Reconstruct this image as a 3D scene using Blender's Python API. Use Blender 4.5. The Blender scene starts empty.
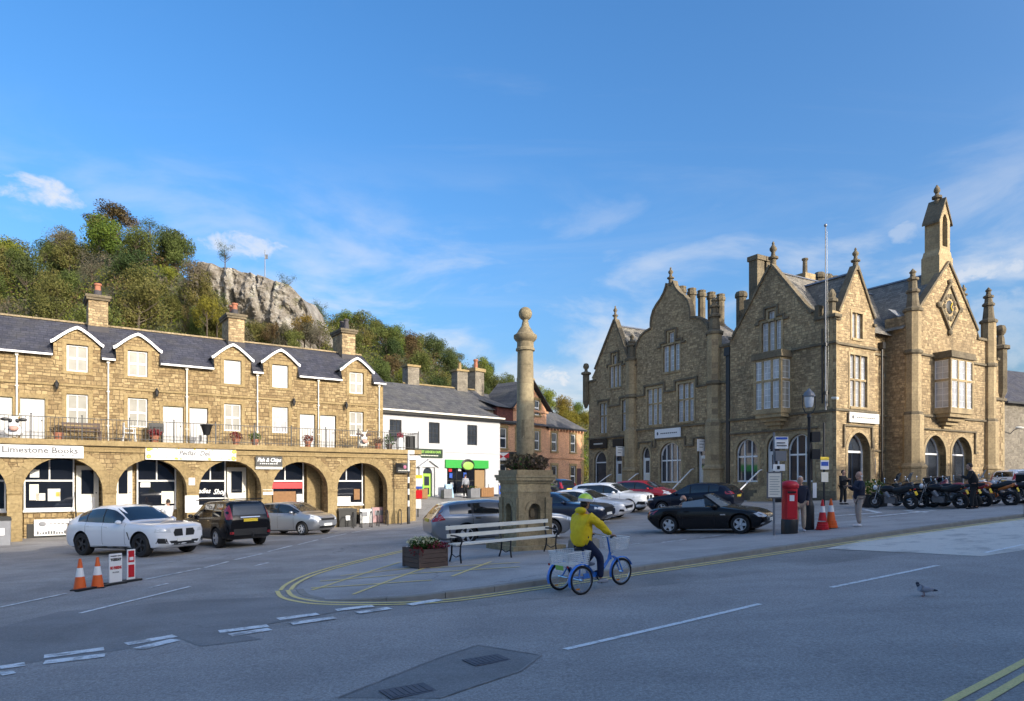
import bpy, bmesh, math, random
import numpy as np
from mathutils import Vector, Matrix, noise
from mathutils.bvhtree import BVHTree
from mathutils.geometry import tessellate_polygon
R = math.radians
rnd = random.Random(7)
scene = bpy.context.scene
COL = scene.collection

# ------------------------------------------------------------------ camera, sky, sun, exposure
CAM_H, FPX, CX, CY = 2.0, 683.0, 512.0, 482.0
cam = bpy.data.cameras.new('camera'); camo = bpy.data.objects.new('camera', cam); COL.objects.link(camo)
camo.location = (0, 0, CAM_H); camo.rotation_euler = (R(90), 0, 0)
cam.sensor_width = 36.0; cam.lens = 36.0 * FPX / 1024.0
cam.shift_y = (CY - 350.5) / 1024.0
cam.clip_start = 0.1; cam.clip_end = 6000
scene.camera = camo

SUN_AZ = math.atan2(0.75, -0.66); SUN_EL = R(18)
world = bpy.data.worlds.new('World'); scene.world = world; world.use_nodes = True
def build_world():
	nt = world.node_tree; N = nt.nodes; K = nt.links; N.clear()
	out = N.new('ShaderNodeOutputWorld'); bg = N.new('ShaderNodeBackground'); bg.inputs['Strength'].default_value = 0.15
	sky = N.new('ShaderNodeTexSky'); sky.sky_type = 'NISHITA'; sky.sun_disc = False
	sky.sun_elevation = SUN_EL; sky.sun_rotation = SUN_AZ
	sky.altitude = 150; sky.air_density = 1.0; sky.dust_density = 6.0; sky.ozone_density = 4.0
	tc = N.new('ShaderNodeTexCoord')
	sep = N.new('ShaderNodeSeparateXYZ'); K.new(tc.outputs['Generated'], sep.inputs[0])
	def math_(op, a, b=None, c=None, clamp=False):
		n = N.new('ShaderNodeMath'); n.operation = op; n.use_clamp = clamp
		for i, v in enumerate((a, b, c)):
			if v is None: continue
			if isinstance(v, (int, float)): n.inputs[i].default_value = v
			else: K.new(v, n.inputs[i])
		return n.outputs[0]
	# directions flattened on a cloud plane, so that clouds shrink towards the horizon
	z = math_('MAXIMUM', sep.outputs['Z'], 0.02)
	zz = math_('ADD', z, 0.12)
	cx = math_('DIVIDE', sep.outputs['X'], zz); cy = math_('DIVIDE', sep.outputs['Y'], zz)
	cmb = N.new('ShaderNodeCombineXYZ'); K.new(cx, cmb.inputs[0]); K.new(cy, cmb.inputs[1])
	def mapped(src, sc, rot=0, loc=(0, 0, 0)):
		m = N.new('ShaderNodeMapping'); K.new(src, m.inputs[0])
		m.inputs['Scale'].default_value = sc; m.inputs['Rotation'].default_value = (0, 0, rot); m.inputs['Location'].default_value = loc
		return m.outputs[0]
	def noise_(v, scale, detail, rough, dist=0):
		n = N.new('ShaderNodeTexNoise'); K.new(v, n.inputs['Vector'])
		n.inputs['Scale'].default_value = scale; n.inputs['Detail'].default_value = detail
		n.inputs['Roughness'].default_value = rough; n.inputs['Distortion'].default_value = dist
		return n.outputs[0]
	def ramp(v, a, b):
		n = N.new('ShaderNodeMapRange'); n.interpolation_type = 'SMOOTHSTEP'; K.new(v, n.inputs[0])
		n.inputs[1].default_value = a; n.inputs[2].default_value = b; n.clamp = True
		return n.outputs[0]
	wisp = ramp(noise_(mapped(cmb.outputs[0], (0.55, 1.5, 1), R(28), (3.1, 0.4, 0)), 0.9, 8, 0.62, 1.6), 0.50, 0.86)
	veil = ramp(noise_(mapped(cmb.outputs[0], (0.25, 0.5, 1), R(15), (5.2, 1.4, 0)), 0.6, 6, 0.55, 0.6), 0.42, 0.78)
	low = ramp(noise_(mapped(tc.outputs['Generated'], (3.2, 3.2, 9.0), 0, (0.35, 0.1, 0.62)), 1.3, 9, 0.56, 0.35), 0.46, 0.70)
	band = math_('MULTIPLY', ramp(sep.outputs['Z'], 0.0, 0.05), math_('SUBTRACT', 1.0, ramp(sep.outputs['Z'], 0.20, 0.45)))
	lowm = math_('MULTIPLY', low, band)
	# small cumulus puffs (a few real ones, at their own bearings)
	puff = None
	dn = noise_(mapped(tc.outputs['Generated'], (1, 1, 1.6), 0), 26, 6, 0.6, 0.3)
	for (px, py, rx, rz, st) in [(28, 189, .058, .019, 1.0), (240, 243, .058, .020, .8), (556, 379, .030, .020, 1.0), (985, 268, .085, .018, .8), (1010, 330, .09, .05, .35), (905, 232, .022, .016, .4)]:
		d = Vector(((px - CX) / FPX, 1, (CY - py) / FPX)).normalized()
		ax = math.atan2(d.x, d.y)
		az = N.new('ShaderNodeMath'); az.operation = 'ARCTAN2'; K.new(sep.outputs['X'], az.inputs[0]); K.new(sep.outputs['Y'], az.inputs[1])
		da = math_('DIVIDE', math_('SUBTRACT', az.outputs[0], ax), rx)
		dz = math_('DIVIDE', math_('SUBTRACT', sep.outputs['Z'], d.z), rz)
		r2 = math_('ADD', math_('MULTIPLY', da, da), math_('MULTIPLY', dz, dz))
		v = math_('SUBTRACT', 1.0, r2)
		v = math_('ADD', v, math_('MULTIPLY', math_('SUBTRACT', dn, 0.5), 3.4))
		m = math_('MULTIPLY', ramp(v, 0.1, 1.15), st)
		puff = m if puff is None else math_('MAXIMUM', puff, m)
	c = math_('MULTIPLY', wisp, 0.16)
	c = math_('MAXIMUM', c, math_('MULTIPLY', veil, 0.18))
	c = math_('MAXIMUM', c, math_('MULTIPLY', lowm, 0.7))
	c = math_('MAXIMUM', c, math_('MULTIPLY', puff, 0.85), None, True)
	hsv = N.new('ShaderNodeHueSaturation'); hsv.inputs['Saturation'].default_value = SKY_SAT; hsv.inputs['Value'].default_value = 1.0
	K.new(sky.outputs[0], hsv.inputs['Color'])
	mix = N.new('ShaderNodeMix'); mix.data_type = 'RGBA'
	K.new(c, mix.inputs[0]); K.new(hsv.outputs[0], mix.inputs[6]); mix.inputs[7].default_value = CLOUD
	K.new(mix.outputs[2], bg.inputs['Color']); K.new(bg.outputs[0], out.inputs[0])
SKY_SAT = 1.21; CLOUD = (2.6, 2.65, 2.75, 1)
build_world()

sl = bpy.data.lights.new('sun', 'SUN'); sl.energy = 2.0; sl.angle = R(0.5); sl.color = (1.0, 0.93, 0.81)
so = bpy.data.objects.new('sun', sl); COL.objects.link(so)
SDIR = Vector((math.sin(SUN_AZ) * math.cos(SUN_EL), math.cos(SUN_AZ) * math.cos(SUN_EL), math.sin(SUN_EL)))
so.rotation_euler = (-SDIR).to_track_quat('-Z', 'Y').to_euler(); so.location = (30, -30, 40)
vs = scene.view_settings
vs.view_transform = 'Standard'; vs.look = 'None'; vs.gamma = 1.0; vs.use_curve_mapping = False
vs.exposure = 1.14
scene.render.engine = 'CYCLES'
try:
	scene.cycles.max_bounces = 6; scene.cycles.transparent_max_bounces = 8
except Exception: pass

# ------------------------------------------------------------------ mesh helpers
class MB:
	"""collects geometry; T maps every vertex on its way in"""
	def __init__(self, T=None): self.v = []; self.f = []; self.m = []; self.T = T
	def add(self, vs_, fs, mi=0):
		o = len(self.v); T = self.T
		self.v += [tuple(T(*p)) if T else tuple(p) for p in vs_]
		for f in fs: self.f.append([i + o for i in f]); self.m.append(mi)
		return self
	def box(self, x0, x1, y0, y1, z0, z1, mi=0):
		p = [(x, y, z) for z in (z0, z1) for y in (y0, y1) for x in (x0, x1)]
		return self.add(p, [(0, 2, 3, 1), (4, 5, 7, 6), (0, 1, 5, 4), (2, 6, 7, 3), (0, 4, 6, 2), (1, 3, 7, 5)], mi)
	def obox(self, M, sx, sy, sz, mi=0):
		p = [M @ Vector((x * sx / 2, y * sy / 2, z * sz / 2)) for z in (-1, 1) for y in (-1, 1) for x in (-1, 1)]
		return self.add(p, [(0, 2, 3, 1), (4, 5, 7, 6), (0, 1, 5, 4), (2, 6, 7, 3), (0, 4, 6, 2), (1, 3, 7, 5)], mi)
	def prism(self, pts, a, b, ax='y', mi=0):
		"""polygon extruded from a to b; ax y: pts are (x,z); x: (y,z); z: (x,y)"""
		def q(p, t): return (p[0], t, p[1]) if ax == 'y' else ((t, p[0], p[1]) if ax == 'x' else (p[0], p[1], t))
		n = len(pts)
		V = [q(p, a) for p in pts] + [q(p, b) for p in pts]
		F = [tuple(range(n)), tuple(range(2 * n - 1, n - 1, -1))] + [(i, (i + 1) % n, (i + 1) % n + n, i + n) for i in range(n)]
		return self.add(V, F, mi)
	def cyl(self, p0, p1, r0, r1=None, n=10, mi=0, caps=True):
		r1 = r0 if r1 is None else r1
		p0 = Vector(p0); p1 = Vector(p1); d = (p1 - p0)
		if d.length < 1e-6: return self
		d.normalize(); a = d.orthogonal().normalized(); b = d.cross(a)
		V = []
		for p, r in ((p0, r0), (p1, r1)):
			for i in range(n):
				t = 2 * math.pi * i / n; V.append(p + a * (r * math.cos(t)) + b * (r * math.sin(t)))
		F = [(i, (i + 1) % n, (i + 1) % n + n, i + n) for i in range(n)]
		if caps: F += [tuple(range(n - 1, -1, -1)), tuple(range(n, 2 * n))]
		return self.add(V, F, mi)
	def tube(self, pts, r, n=6, closed=False, mi=0):
		pts = [Vector(p) for p in pts]; m = len(pts)
		rs = r if isinstance(r, (list, tuple)) else [r] * m
		V = []; prev = None
		for i, p in enumerate(pts):
			a = pts[(i - 1) % m] if (closed or i > 0) else p
			c = pts[(i + 1) % m] if (closed or i < m - 1) else p
			t = (c - a).normalized()
			u = t.orthogonal().normalized() if prev is None else (prev - t * prev.dot(t)).normalized()
			prev = u; w = t.cross(u)
			for k in range(n):
				g = 2 * math.pi * k / n; V.append(p + (u * math.cos(g) + w * math.sin(g)) * rs[i])
		F = []
		for i in range(m if closed else m - 1):
			j = (i + 1) % m
			for k in range(n): F.append((i * n + k, i * n + (k + 1) % n, j * n + (k + 1) % n, j * n + k))
		if not closed: F += [tuple(range(n - 1, -1, -1)), tuple(range((m - 1) * n, m * n))]
		return self.add(V, F, mi)
	def lathe(self, prof, n=16, c=(0, 0), mi=0, rot=0.0, sx=1.0, caps=True):
		V = []; F = []
		for (r, z) in prof:
			for k in range(n):
				t = 2 * math.pi * k / n + rot; V.append((c[0] + r * math.cos(t) * sx, c[1] + r * math.sin(t), z))
		for i in range(len(prof) - 1):
			for k in range(n): F.append((i * n + k, i * n + (k + 1) % n, (i + 1) * n + (k + 1) % n, (i + 1) * n + k))
		if caps: F += [tuple(range(n - 1, -1, -1)), tuple(range((len(prof) - 1) * n, len(prof) * n))]
		return self.add(V, F, mi)
	def ball(self, c, r, s=(1, 1, 1), n=10, mi=0):
		V = []; F = []; m = max(4, n // 2 + 1)
		for i in range(1, m):
			t = math.pi * i / m
			for k in range(n):
				g = 2 * math.pi * k / n
				V.append((c[0] + r * s[0] * math.sin(t) * math.cos(g), c[1] + r * s[1] * math.sin(t) * math.sin(g), c[2] + r * s[2] * math.cos(t)))
		V += [(c[0], c[1], c[2] + r * s[2]), (c[0], c[1], c[2] - r * s[2])]
		for i in range(m - 2):
			for k in range(n): F.append((i * n + k, (i + 1) * n + k, (i + 1) * n + (k + 1) % n, i * n + (k + 1) % n))
		a = len(V) - 2
		for k in range(n):
			F.append((a, k, (k + 1) % n)); F.append((a + 1, (m - 2) * n + (k + 1) % n, (m - 2) * n + k))
		return self.add(V, F, mi)
	def wall(self, outer, holes, y=0.0, depth=0.25, mi=0, mr=None):
		"""sheet in the plane y with holes, the holes' reveals run back by depth; pts (x,z)"""
		loops = [outer] + holes
		tri = tessellate_polygon([[Vector((p[0], p[1], 0)) for p in l] for l in loops])
		pts = [p for l in loops for p in l]
		self.add([(p[0], y, p[1]) for p in pts], [tuple(t) for t in tri], mi)
		for l in holes:
			n = len(l)
			self.add([(p[0], y, p[1]) for p in l] + [(p[0], y + depth, p[1]) for p in l],
					 [(i, i + n, (i + 1) % n + n, (i + 1) % n) for i in range(n)], mi if mr is None else mr)
		return self
	def mesh(self, name, mats, smooth=None, recalc=True):
		me = bpy.data.meshes.new(name)
		me.from_pydata(self.v, [], self.f)
		if not isinstance(mats, (list, tuple)): mats = [mats]
		for m in mats: me.materials.append(m)
		if len(mats) > 1: me.polygons.foreach_set('material_index', self.m)
		if recalc:
			b = bmesh.new(); b.from_mesh(me); bmesh.ops.recalc_face_normals(b, faces=b.faces); b.to_mesh(me); b.free()
		if smooth is not None:
			me.polygons.foreach_set('use_smooth', [True] * len(me.polygons)); me.set_sharp_from_angle(angle=R(smooth))
		me.update()
		return me
	def build(self, name, mats, parent=None, smooth=None, label=None, recalc=True, kind=None):
		return link(self.mesh(name, mats, smooth, recalc), name, parent, label, kind)

def link(me, name, parent=None, label=None, kind=None):
	o = bpy.data.objects.new(name, me); COL.objects.link(o)
	if parent is not None: o.parent = parent
	if label: o['label'] = label
	if kind: o['kind'] = kind
	return o
def thing(name, label, cat, loc=(0, 0, 0), rz=0.0, group=None):
	o = bpy.data.objects.new(name, None); COL.objects.link(o)
	o.empty_display_size = 0.2
	o.location = loc; o.rotation_euler = (0, 0, rz); o['label'] = label; o['category'] = cat
	if group: o['group'] = group
	return o
def tag(o, label, cat, group=None):
	o['label'] = label; o['category'] = cat
	if group: o['group'] = group
	return o
def children_of(o): return [c for c in COL.objects if c.parent == o]
def copy_tree(o, parent=None, kids=None):
	if kids is None:
		kids = {}
		for c in COL.objects:
			if c.parent is not None: kids.setdefault(c.parent.name, []).append(c)
	c = o.copy(); COL.objects.link(c); c.parent = parent
	for ch in kids.get(o.name, []): copy_tree(ch, c, kids)
	return c
def text_mesh(s, size, mat, name, parent, loc, rot=(R(90), 0, 0), font_shear=0.0, align='CENTER', width=None, bold=0.0, extrude=0.004):
	cu = bpy.data.curves.new(name, 'FONT'); cu.body = s; cu.size = size; cu.align_x = align; cu.align_y = 'CENTER'
	cu.extrude = extrude; cu.shear = font_shear; cu.offset = bold; cu.resolution_u = 2
	t = bpy.data.objects.new(name, cu); COL.objects.link(t)
	dg = bpy.context.evaluated_depsgraph_get()
	me = bpy.data.meshes.new_from_object(t.evaluated_get(dg)); bpy.data.objects.remove(t); bpy.data.curves.remove(cu)
	if width and len(me.vertices):
		xs = [v.co.x for v in me.vertices]; k = width / (max(xs) - min(xs))
		for v in me.vertices: v.co.x *= k
	me.materials.clear(); me.materials.append(mat)
	o = link(me, name, parent); o.location = loc; o.rotation_euler = rot
	return o

# ------------------------------------------------------------------ materials
MATS = {}
def mat_nodes(name):
	m = bpy.data.materials.new(name); m.use_nodes = True; MATS[name] = m
	nt = m.node_tree; b = nt.nodes['Principled BSDF']
	return m, nt, nt.nodes, nt.links, b
def plain(name, col, rough=0.6, metal=0.0, var=0.12, scale=6.0, coat=0.0, spec=0.5, bump=0.0, detail=4):
	"""a colour with uneven tone and roughness"""
	m, nt, N, K, b = mat_nodes(name)
	tc = N.new('ShaderNodeTexCoord'); n = N.new('ShaderNodeTexNoise'); n.inputs['Scale'].default_value = scale; n.inputs['Detail'].default_value = detail
	K.new(tc.outputs['Object'], n.inputs['Vector'])
	mx = N.new('ShaderNodeMix'); mx.data_type = 'RGBA'; K.new(n.outputs[0], mx.inputs[0])
	mx.inputs[6].default_value = tuple(max(0, c * (1 - var)) for c in col) + (1,); mx.inputs[7].default_value = tuple(min(1, c * (1 + var)) for c in col) + (1,)
	K.new(mx.outputs[2], b.inputs['Base Color'])
	b.inputs['Roughness'].default_value = rough; b.inputs['Metallic'].default_value = metal
	b.inputs['Coat Weight'].default_value = coat; b.inputs['Coat Roughness'].default_value = 0.04
	b.inputs['Specular IOR Level'].default_value = spec
	if bump:
		bp = N.new('ShaderNodeBump'); bp.inputs['Strength'].default_value = bump; bp.inputs['Distance'].default_value = 0.02
		K.new(n.outputs[0], bp.inputs['Height']); K.new(bp.outputs[0], b.inputs['Normal'])
	return m
def stone(name, c1, c2, mortar, bw=0.5, rh=0.22, msize=0.012, warp=0.03, stain=(0.10, 0.085, 0.06), stain_amt=0.45, bump=0.6, lo=0.45, hi=0.75, ashlar=False, u='xy', vscale=1.0, offset=0.45):
	"""coursed stone or slates on (x+y, z) of the thing's own frame"""
	m, nt, N, K, b = mat_nodes(name)
	tc = N.new('ShaderNodeTexCoord'); sp = N.new('ShaderNodeSeparateXYZ'); K.new(tc.outputs['Object'], sp.inputs[0])
	cb = N.new('ShaderNodeCombineXYZ')
	if u == 'xy':
		ad = N.new('ShaderNodeMath'); ad.operation = 'ADD'; K.new(sp.outputs[0], ad.inputs[0]); K.new(sp.outputs[1], ad.inputs[1]); K.new(ad.outputs[0], cb.inputs[0])
	else: K.new(sp.outputs[0 if u == 'x' else 1], cb.inputs[0])
	vz = N.new('ShaderNodeMath'); vz.operation = 'MULTIPLY'; vz.inputs[1].default_value = vscale; K.new(sp.outputs[2], vz.inputs[0]); K.new(vz.outputs[0], cb.inputs[1])
	nz = N.new('ShaderNodeTexNoise'); nz.inputs['Scale'].default_value = 2.2; nz.inputs['Detail'].default_value = 3; K.new(tc.outputs['Object'], nz.inputs['Vector'])
	sb = N.new('ShaderNodeVectorMath'); sb.operation = 'SUBTRACT'; K.new(nz.outputs['Color'], sb.inputs[0]); sb.inputs[1].default_value = (.5, .5, .5)
	sc = N.new('ShaderNodeVectorMath'); sc.operation = 'SCALE'; sc.inputs['Scale'].default_value = warp * 4; K.new(sb.outputs[0], sc.inputs[0])
	av = N.new('ShaderNodeVectorMath'); K.new(cb.outputs[0], av.inputs[0]); K.new(sc.outputs[0], av.inputs[1])
	def brick(w, h, ms, off, sq):
		t = N.new('ShaderNodeTexBrick'); K.new(av.outputs[0], t.inputs['Vector'])
		t.offset = off; t.squash = sq; t.squash_frequency = 3; t.offset_frequency = 2
		t.inputs['Scale'].default_value = 1.0; t.inputs['Brick Width'].default_value = w; t.inputs['Row Height'].default_value = h
		t.inputs['Mortar Size'].default_value = ms; t.inputs['Mortar Smooth'].default_value = 0.4; t.inputs['Bias'].default_value = 0.0
		t.inputs['Color1'].default_value = c1 + (1,); t.inputs['Color2'].default_value = c2 + (1,); t.inputs['Mortar'].default_value = mortar + (1,)
		return t
	t1 = brick(bw, rh, msize, offset, 0.75)
	col = t1.outputs['Color']; fac = t1.outputs['Fac']
	if not ashlar:
		t2 = brick(bw * 0.72, rh * 1.5, msize, 0.33, 1.3)
		n2 = N.new('ShaderNodeTexNoise'); n2.inputs['Scale'].default_value = 0.9; n2.inputs['Detail'].default_value = 1; K.new(tc.outputs['Object'], n2.inputs['Vector'])
		st = N.new('ShaderNodeMapRange'); st.inputs[1].default_value = .49; st.inputs[2].default_value = .51; K.new(n2.outputs[0], st.inputs[0])
		mm = N.new('ShaderNodeMix'); mm.data_type = 'RGBA'; K.new(st.outputs[0], mm.inputs[0]); K.new(col, mm.inputs[6]); K.new(t2.outputs['Color'], mm.inputs[7]); col = mm.outputs[2]
		mf = N.new('ShaderNodeMix'); K.new(st.outputs[0], mf.inputs[0]); K.new(fac, mf.inputs[2]); K.new(t2.outputs['Fac'], mf.inputs[3]); fac = mf.outputs[0]
	# stains and grain
	n3 = N.new('ShaderNodeTexNoise'); n3.inputs['Scale'].default_value = 0.7; n3.inputs['Detail'].default_value = 9; n3.inputs['Roughness'].default_value = .66; mp3 = N.new('ShaderNodeMapping'); mp3.inputs['Scale'].default_value = (1.5, 1.5, .45); K.new(tc.outputs['Object'], mp3.inputs[0]); K.new(mp3.outputs[0], n3.inputs['Vector'])
	r3 = N.new('ShaderNodeMapRange'); r3.inputs[1].default_value = lo; r3.inputs[2].default_value = hi; r3.inputs[4].default_value = stain_amt; K.new(n3.outputs[0], r3.inputs[0])
	ms = N.new('ShaderNodeMix'); ms.data_type = 'RGBA'; K.new(r3.outputs[0], ms.inputs[0]); K.new(col, ms.inputs[6]); ms.inputs[7].default_value = stain + (1,)
	n4 = N.new('ShaderNodeTexNoise'); n4.inputs['Scale'].default_value = 9; n4.inputs['Detail'].default_value = 6; n4.inputs['Roughness'].default_value = .7; K.new(tc.outputs['Object'], n4.inputs['Vector'])
	r4 = N.new('ShaderNodeMapRange'); r4.inputs[1].default_value = .25; r4.inputs[2].default_value = .75; r4.inputs[3].default_value = .62; r4.inputs[4].default_value = 1.35; K.new(n4.outputs[0], r4.inputs[0])
	mg = N.new('ShaderNodeVectorMath'); mg.operation = 'SCALE'; K.new(ms.outputs[2], mg.inputs[0]); K.new(r4.outputs[0], mg.inputs['Scale'])
	K.new(mg.outputs[0], b.inputs['Base Color'])
	b.inputs['Roughness'].default_value = 0.85; b.inputs['Specular IOR Level'].default_value = .25
	h = N.new('ShaderNodeMath'); h.operation = 'SUBTRACT'; h.inputs[0].default_value = 1; K.new(fac, h.inputs[1])
	h2 = N.new('ShaderNodeMath'); h2.operation = 'MULTIPLY_ADD'; K.new(n4.outputs[0], h2.inputs[0]); h2.inputs[1].default_value = .9; K.new(h.outputs[0], h2.inputs[2])
	bp = N.new('ShaderNodeBump'); bp.inputs['Strength'].default_value = bump; bp.inputs['Distance'].default_value = 0.03
	K.new(h2.outputs[0], bp.inputs['Height']); K.new(bp.outputs[0], b.inputs['Normal'])
	return m
def glass(name, col, rough=0.05, scale=1.2, var=.6, bumpy=0.04, spec=0.6, coat=.5):
	m, nt, N, K, b = mat_nodes(name)
	tc = N.new('ShaderNodeTexCoord'); n = N.new('ShaderNodeTexNoise'); n.inputs['Scale'].default_value = scale; n.inputs['Detail'].default_value = 3
	K.new(tc.outputs['Object'], n.inputs['Vector'])
	mx = N.new('ShaderNodeMix'); mx.data_type = 'RGBA'; K.new(n.outputs[0], mx.inputs[0])
	mx.inputs[6].default_value = tuple(c * (1 - var) for c in col) + (1,); mx.inputs[7].default_value = tuple(min(1, c * (1 + var)) for c in col) + (1,)
	K.new(mx.outputs[2], b.inputs['Base Color']); b.inputs['Roughness'].default_value = rough
	b.inputs['Specular IOR Level'].default_value = spec; b.inputs['Coat Weight'].default_value = coat; b.inputs['Coat Roughness'].default_value = .02
	bp = N.new('ShaderNodeBump'); bp.inputs['Strength'].default_value = bumpy; K.new(n.outputs[0], bp.inputs['Height']); K.new(bp.outputs[0], b.inputs['Normal'])
	return m
def asphalt(name, col, var=.40, patch=.25, cracks=.4):
	m, nt, N, K, b = mat_nodes(name)
	tc = N.new('ShaderNodeTexCoord')
	def nz(s, d, r=.6, src=None, dist=0):
		n = N.new('ShaderNodeTexNoise'); n.inputs['Scale'].default_value = s; n.inputs['Detail'].default_value = d; n.inputs['Roughness'].default_value = r; n.inputs['Distortion'].default_value = dist
		K.new(src or tc.outputs['Object'], n.inputs['Vector']); return n.outputs[0]
	def mr(v, a, b_, c, d):
		n = N.new('ShaderNodeMapRange'); K.new(v, n.inputs[0])
		for i, q in enumerate((a, b_, c, d)): n.inputs[i + 1].default_value = q
		return n.outputs[0]
	def mul(a, c):
		n = N.new('ShaderNodeMath'); n.operation = 'MULTIPLY'; K.new(a, n.inputs[0]); K.new(c, n.inputs[1]); return n.outputs[0]
	grain = nz(30, 4, .8); med = nz(.55, 8, .62, None, .4)
	mp = N.new('ShaderNodeMapping'); K.new(tc.outputs['Object'], mp.inputs[0]); mp.inputs['Rotation'].default_value = (0, 0, R(-34)); mp.inputs['Scale'].default_value = (.10, 1.1, 1)
	streak = nz(1.0, 6, .6, mp.outputs[0], .2)
	f = mul(mul(mr(grain, .3, .7, 1 - var, 1 + var), mr(med, .3, .7, 1 - patch, 1 + patch)), mr(streak, .3, .7, .90, 1.10))
	sp = N.new('ShaderNodeTexVoronoi'); sp.inputs['Scale'].default_value = 42; K.new(tc.outputs['Object'], sp.inputs['Vector'])
	chips = mr(sp.outputs['Distance'], 0.0, .25, 2.2, 1.0)
	f = mul(f, chips)
	vo = N.new('ShaderNodeTexVoronoi'); vo.feature = 'DISTANCE_TO_EDGE'; vo.inputs['Scale'].default_value = .23
	wv = N.new('ShaderNodeVectorMath'); wv.operation = 'MULTIPLY_ADD'; nn = N.new('ShaderNodeTexNoise'); nn.inputs['Scale'].default_value = 1.1; nn.inputs['Detail'].default_value = 5; K.new(tc.outputs['Object'], nn.inputs['Vector'])
	K.new(nn.outputs['Color'], wv.inputs[0]); wv.inputs[1].default_value = (1.4, 1.4, 0); K.new(tc.outputs['Object'], wv.inputs[2]); K.new(wv.outputs[0], vo.inputs['Vector'])
	crack = mr(vo.outputs['Distance'], 0.0, .008, 1 - cracks, 1.0)
	gate = mr(nz(.12, 2), .5, .56, 0, 1)
	cm = N.new('ShaderNodeMix'); K.new(gate, cm.inputs[0]); cm.inputs[2].default_value = 1.0; K.new(crack, cm.inputs[3])
	f = mul(f, cm.outputs[0])
	sc = N.new('ShaderNodeVectorMath'); sc.operation = 'SCALE'; sc.inputs[0].default_value = col; K.new(f, sc.inputs['Scale'])
	K.new(sc.outputs[0], b.inputs['Base Color'])
	b.inputs['Roughness'].default_value = .82; b.inputs['Specular IOR Level'].default_value = .35
	bp = N.new('ShaderNodeBump'); bp.inputs['Strength'].default_value = .35; bp.inputs['Distance'].default_value = .01; K.new(grain, bp.inputs['Height']); K.new(bp.outputs[0], b.inputs['Normal'])
	return m
def worn_paint(name, col, under, keep=.5, scale=7):
	"""paint that has worn through to the asphalt in patches"""
	m, nt, N, K, b = mat_nodes(name)
	tc = N.new('ShaderNodeTexCoord'); n = N.new('ShaderNodeTexNoise'); n.inputs['Scale'].default_value = scale; n.inputs['Detail'].default_value = 8; n.inputs['Roughness'].default_value = .7
	K.new(tc.outputs['Object'], n.inputs['Vector'])
	r = N.new('ShaderNodeMapRange'); r.inputs[1].default_value = keep - .06; r.inputs[2].default_value = keep + .1; K.new(n.outputs[0], r.inputs[0])
	mx = N.new('ShaderNodeMix'); mx.data_type = 'RGBA'; K.new(r.outputs[0], mx.inputs[0]); mx.inputs[6].default_value = under + (1,); mx.inputs[7].default_value = col + (1,)
	n2 = N.new('ShaderNodeTexNoise'); n2.inputs['Scale'].default_value = 60; n2.inputs['Detail'].default_value = 3; K.new(tc.outputs['Object'], n2.inputs['Vector'])
	r2 = N.new('ShaderNodeMapRange'); r2.inputs[1].default_value = .3; r2.inputs[2].default_value = .7; r2.inputs[3].default_value = .8; r2.inputs[4].default_value = 1.1; K.new(n2.outputs[0], r2.inputs[0])
	sc = N.new('ShaderNodeVectorMath'); sc.operation = 'SCALE'; K.new(mx.outputs[2], sc.inputs[0]); K.new(r2.outputs[0], sc.inputs['Scale'])
	K.new(sc.outputs[0], b.inputs['Base Color']); b.inputs['Roughness'].default_value = .75
	return m
def leafy(name, c1, c2, c3, trans=.25):
	"""foliage: tone by leaf clump and by tree"""
	m, nt, N, K, b = mat_nodes(name)
	tc = N.new('ShaderNodeTexCoord'); n = N.new('ShaderNodeTexNoise'); n.inputs['Scale'].default_value = 1.6; n.inputs['Detail'].default_value = 6; n.inputs['Roughness'].default_value = .75
	oi = N.new('ShaderNodeObjectInfo'); av = N.new('ShaderNodeVectorMath'); av.operation = 'MULTIPLY_ADD'
	cmb = N.new('ShaderNodeCombineXYZ'); K.new(oi.outputs['Random'], cmb.inputs[0]); K.new(oi.outputs['Random'], cmb.inputs[1])
	K.new(cmb.outputs[0], av.inputs[0]); av.inputs[1].default_value = (50, 31, 0); K.new(tc.outputs['Object'], av.inputs[2]); K.new(av.outputs[0], n.inputs['Vector'])
	cr = N.new('ShaderNodeValToRGB'); e = cr.color_ramp.elements
	e[0].position = .30; e[0].color = c1 + (1,); e[1].position = .72; e[1].color = c3 + (1,); q = e.new(.5); q.color = c2 + (1,)
	K.new(n.outputs[0], cr.inputs[0])
	hs = N.new('ShaderNodeHueSaturation'); mrn = N.new('ShaderNodeMapRange'); mrn.inputs[3].default_value = .82; mrn.inputs[4].default_value = 1.18; K.new(oi.outputs['Random'], mrn.inputs[0])
	K.new(mrn.outputs[0], hs.inputs['Value']); K.new(cr.outputs[0], hs.inputs['Color'])
	m2 = N.new('ShaderNodeMath'); m2.operation = 'MULTIPLY_ADD'; m2.inputs[1].default_value = -.05; m2.inputs[2].default_value = .525; K.new(oi.outputs['Random'], m2.inputs[0]); K.new(m2.outputs[0], hs.inputs['Hue'])
	K.new(hs.outputs[0], b.inputs['Base Color']); b.inputs['Roughness'].default_value = .7; b.inputs['Specular IOR Level'].default_value = .2
	tr = N.new('ShaderNodeBsdfTranslucent'); K.new(hs.outputs[0], tr.inputs['Color']); ms = N.new('ShaderNodeMixShader'); ms.inputs[0].default_value = trans
	K.new(b.outputs[0], ms.inputs[1]); K.new(tr.outputs[0], ms.inputs[2]); K.new(ms.outputs[0], N['Material Output'].inputs[0])
	return m

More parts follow.
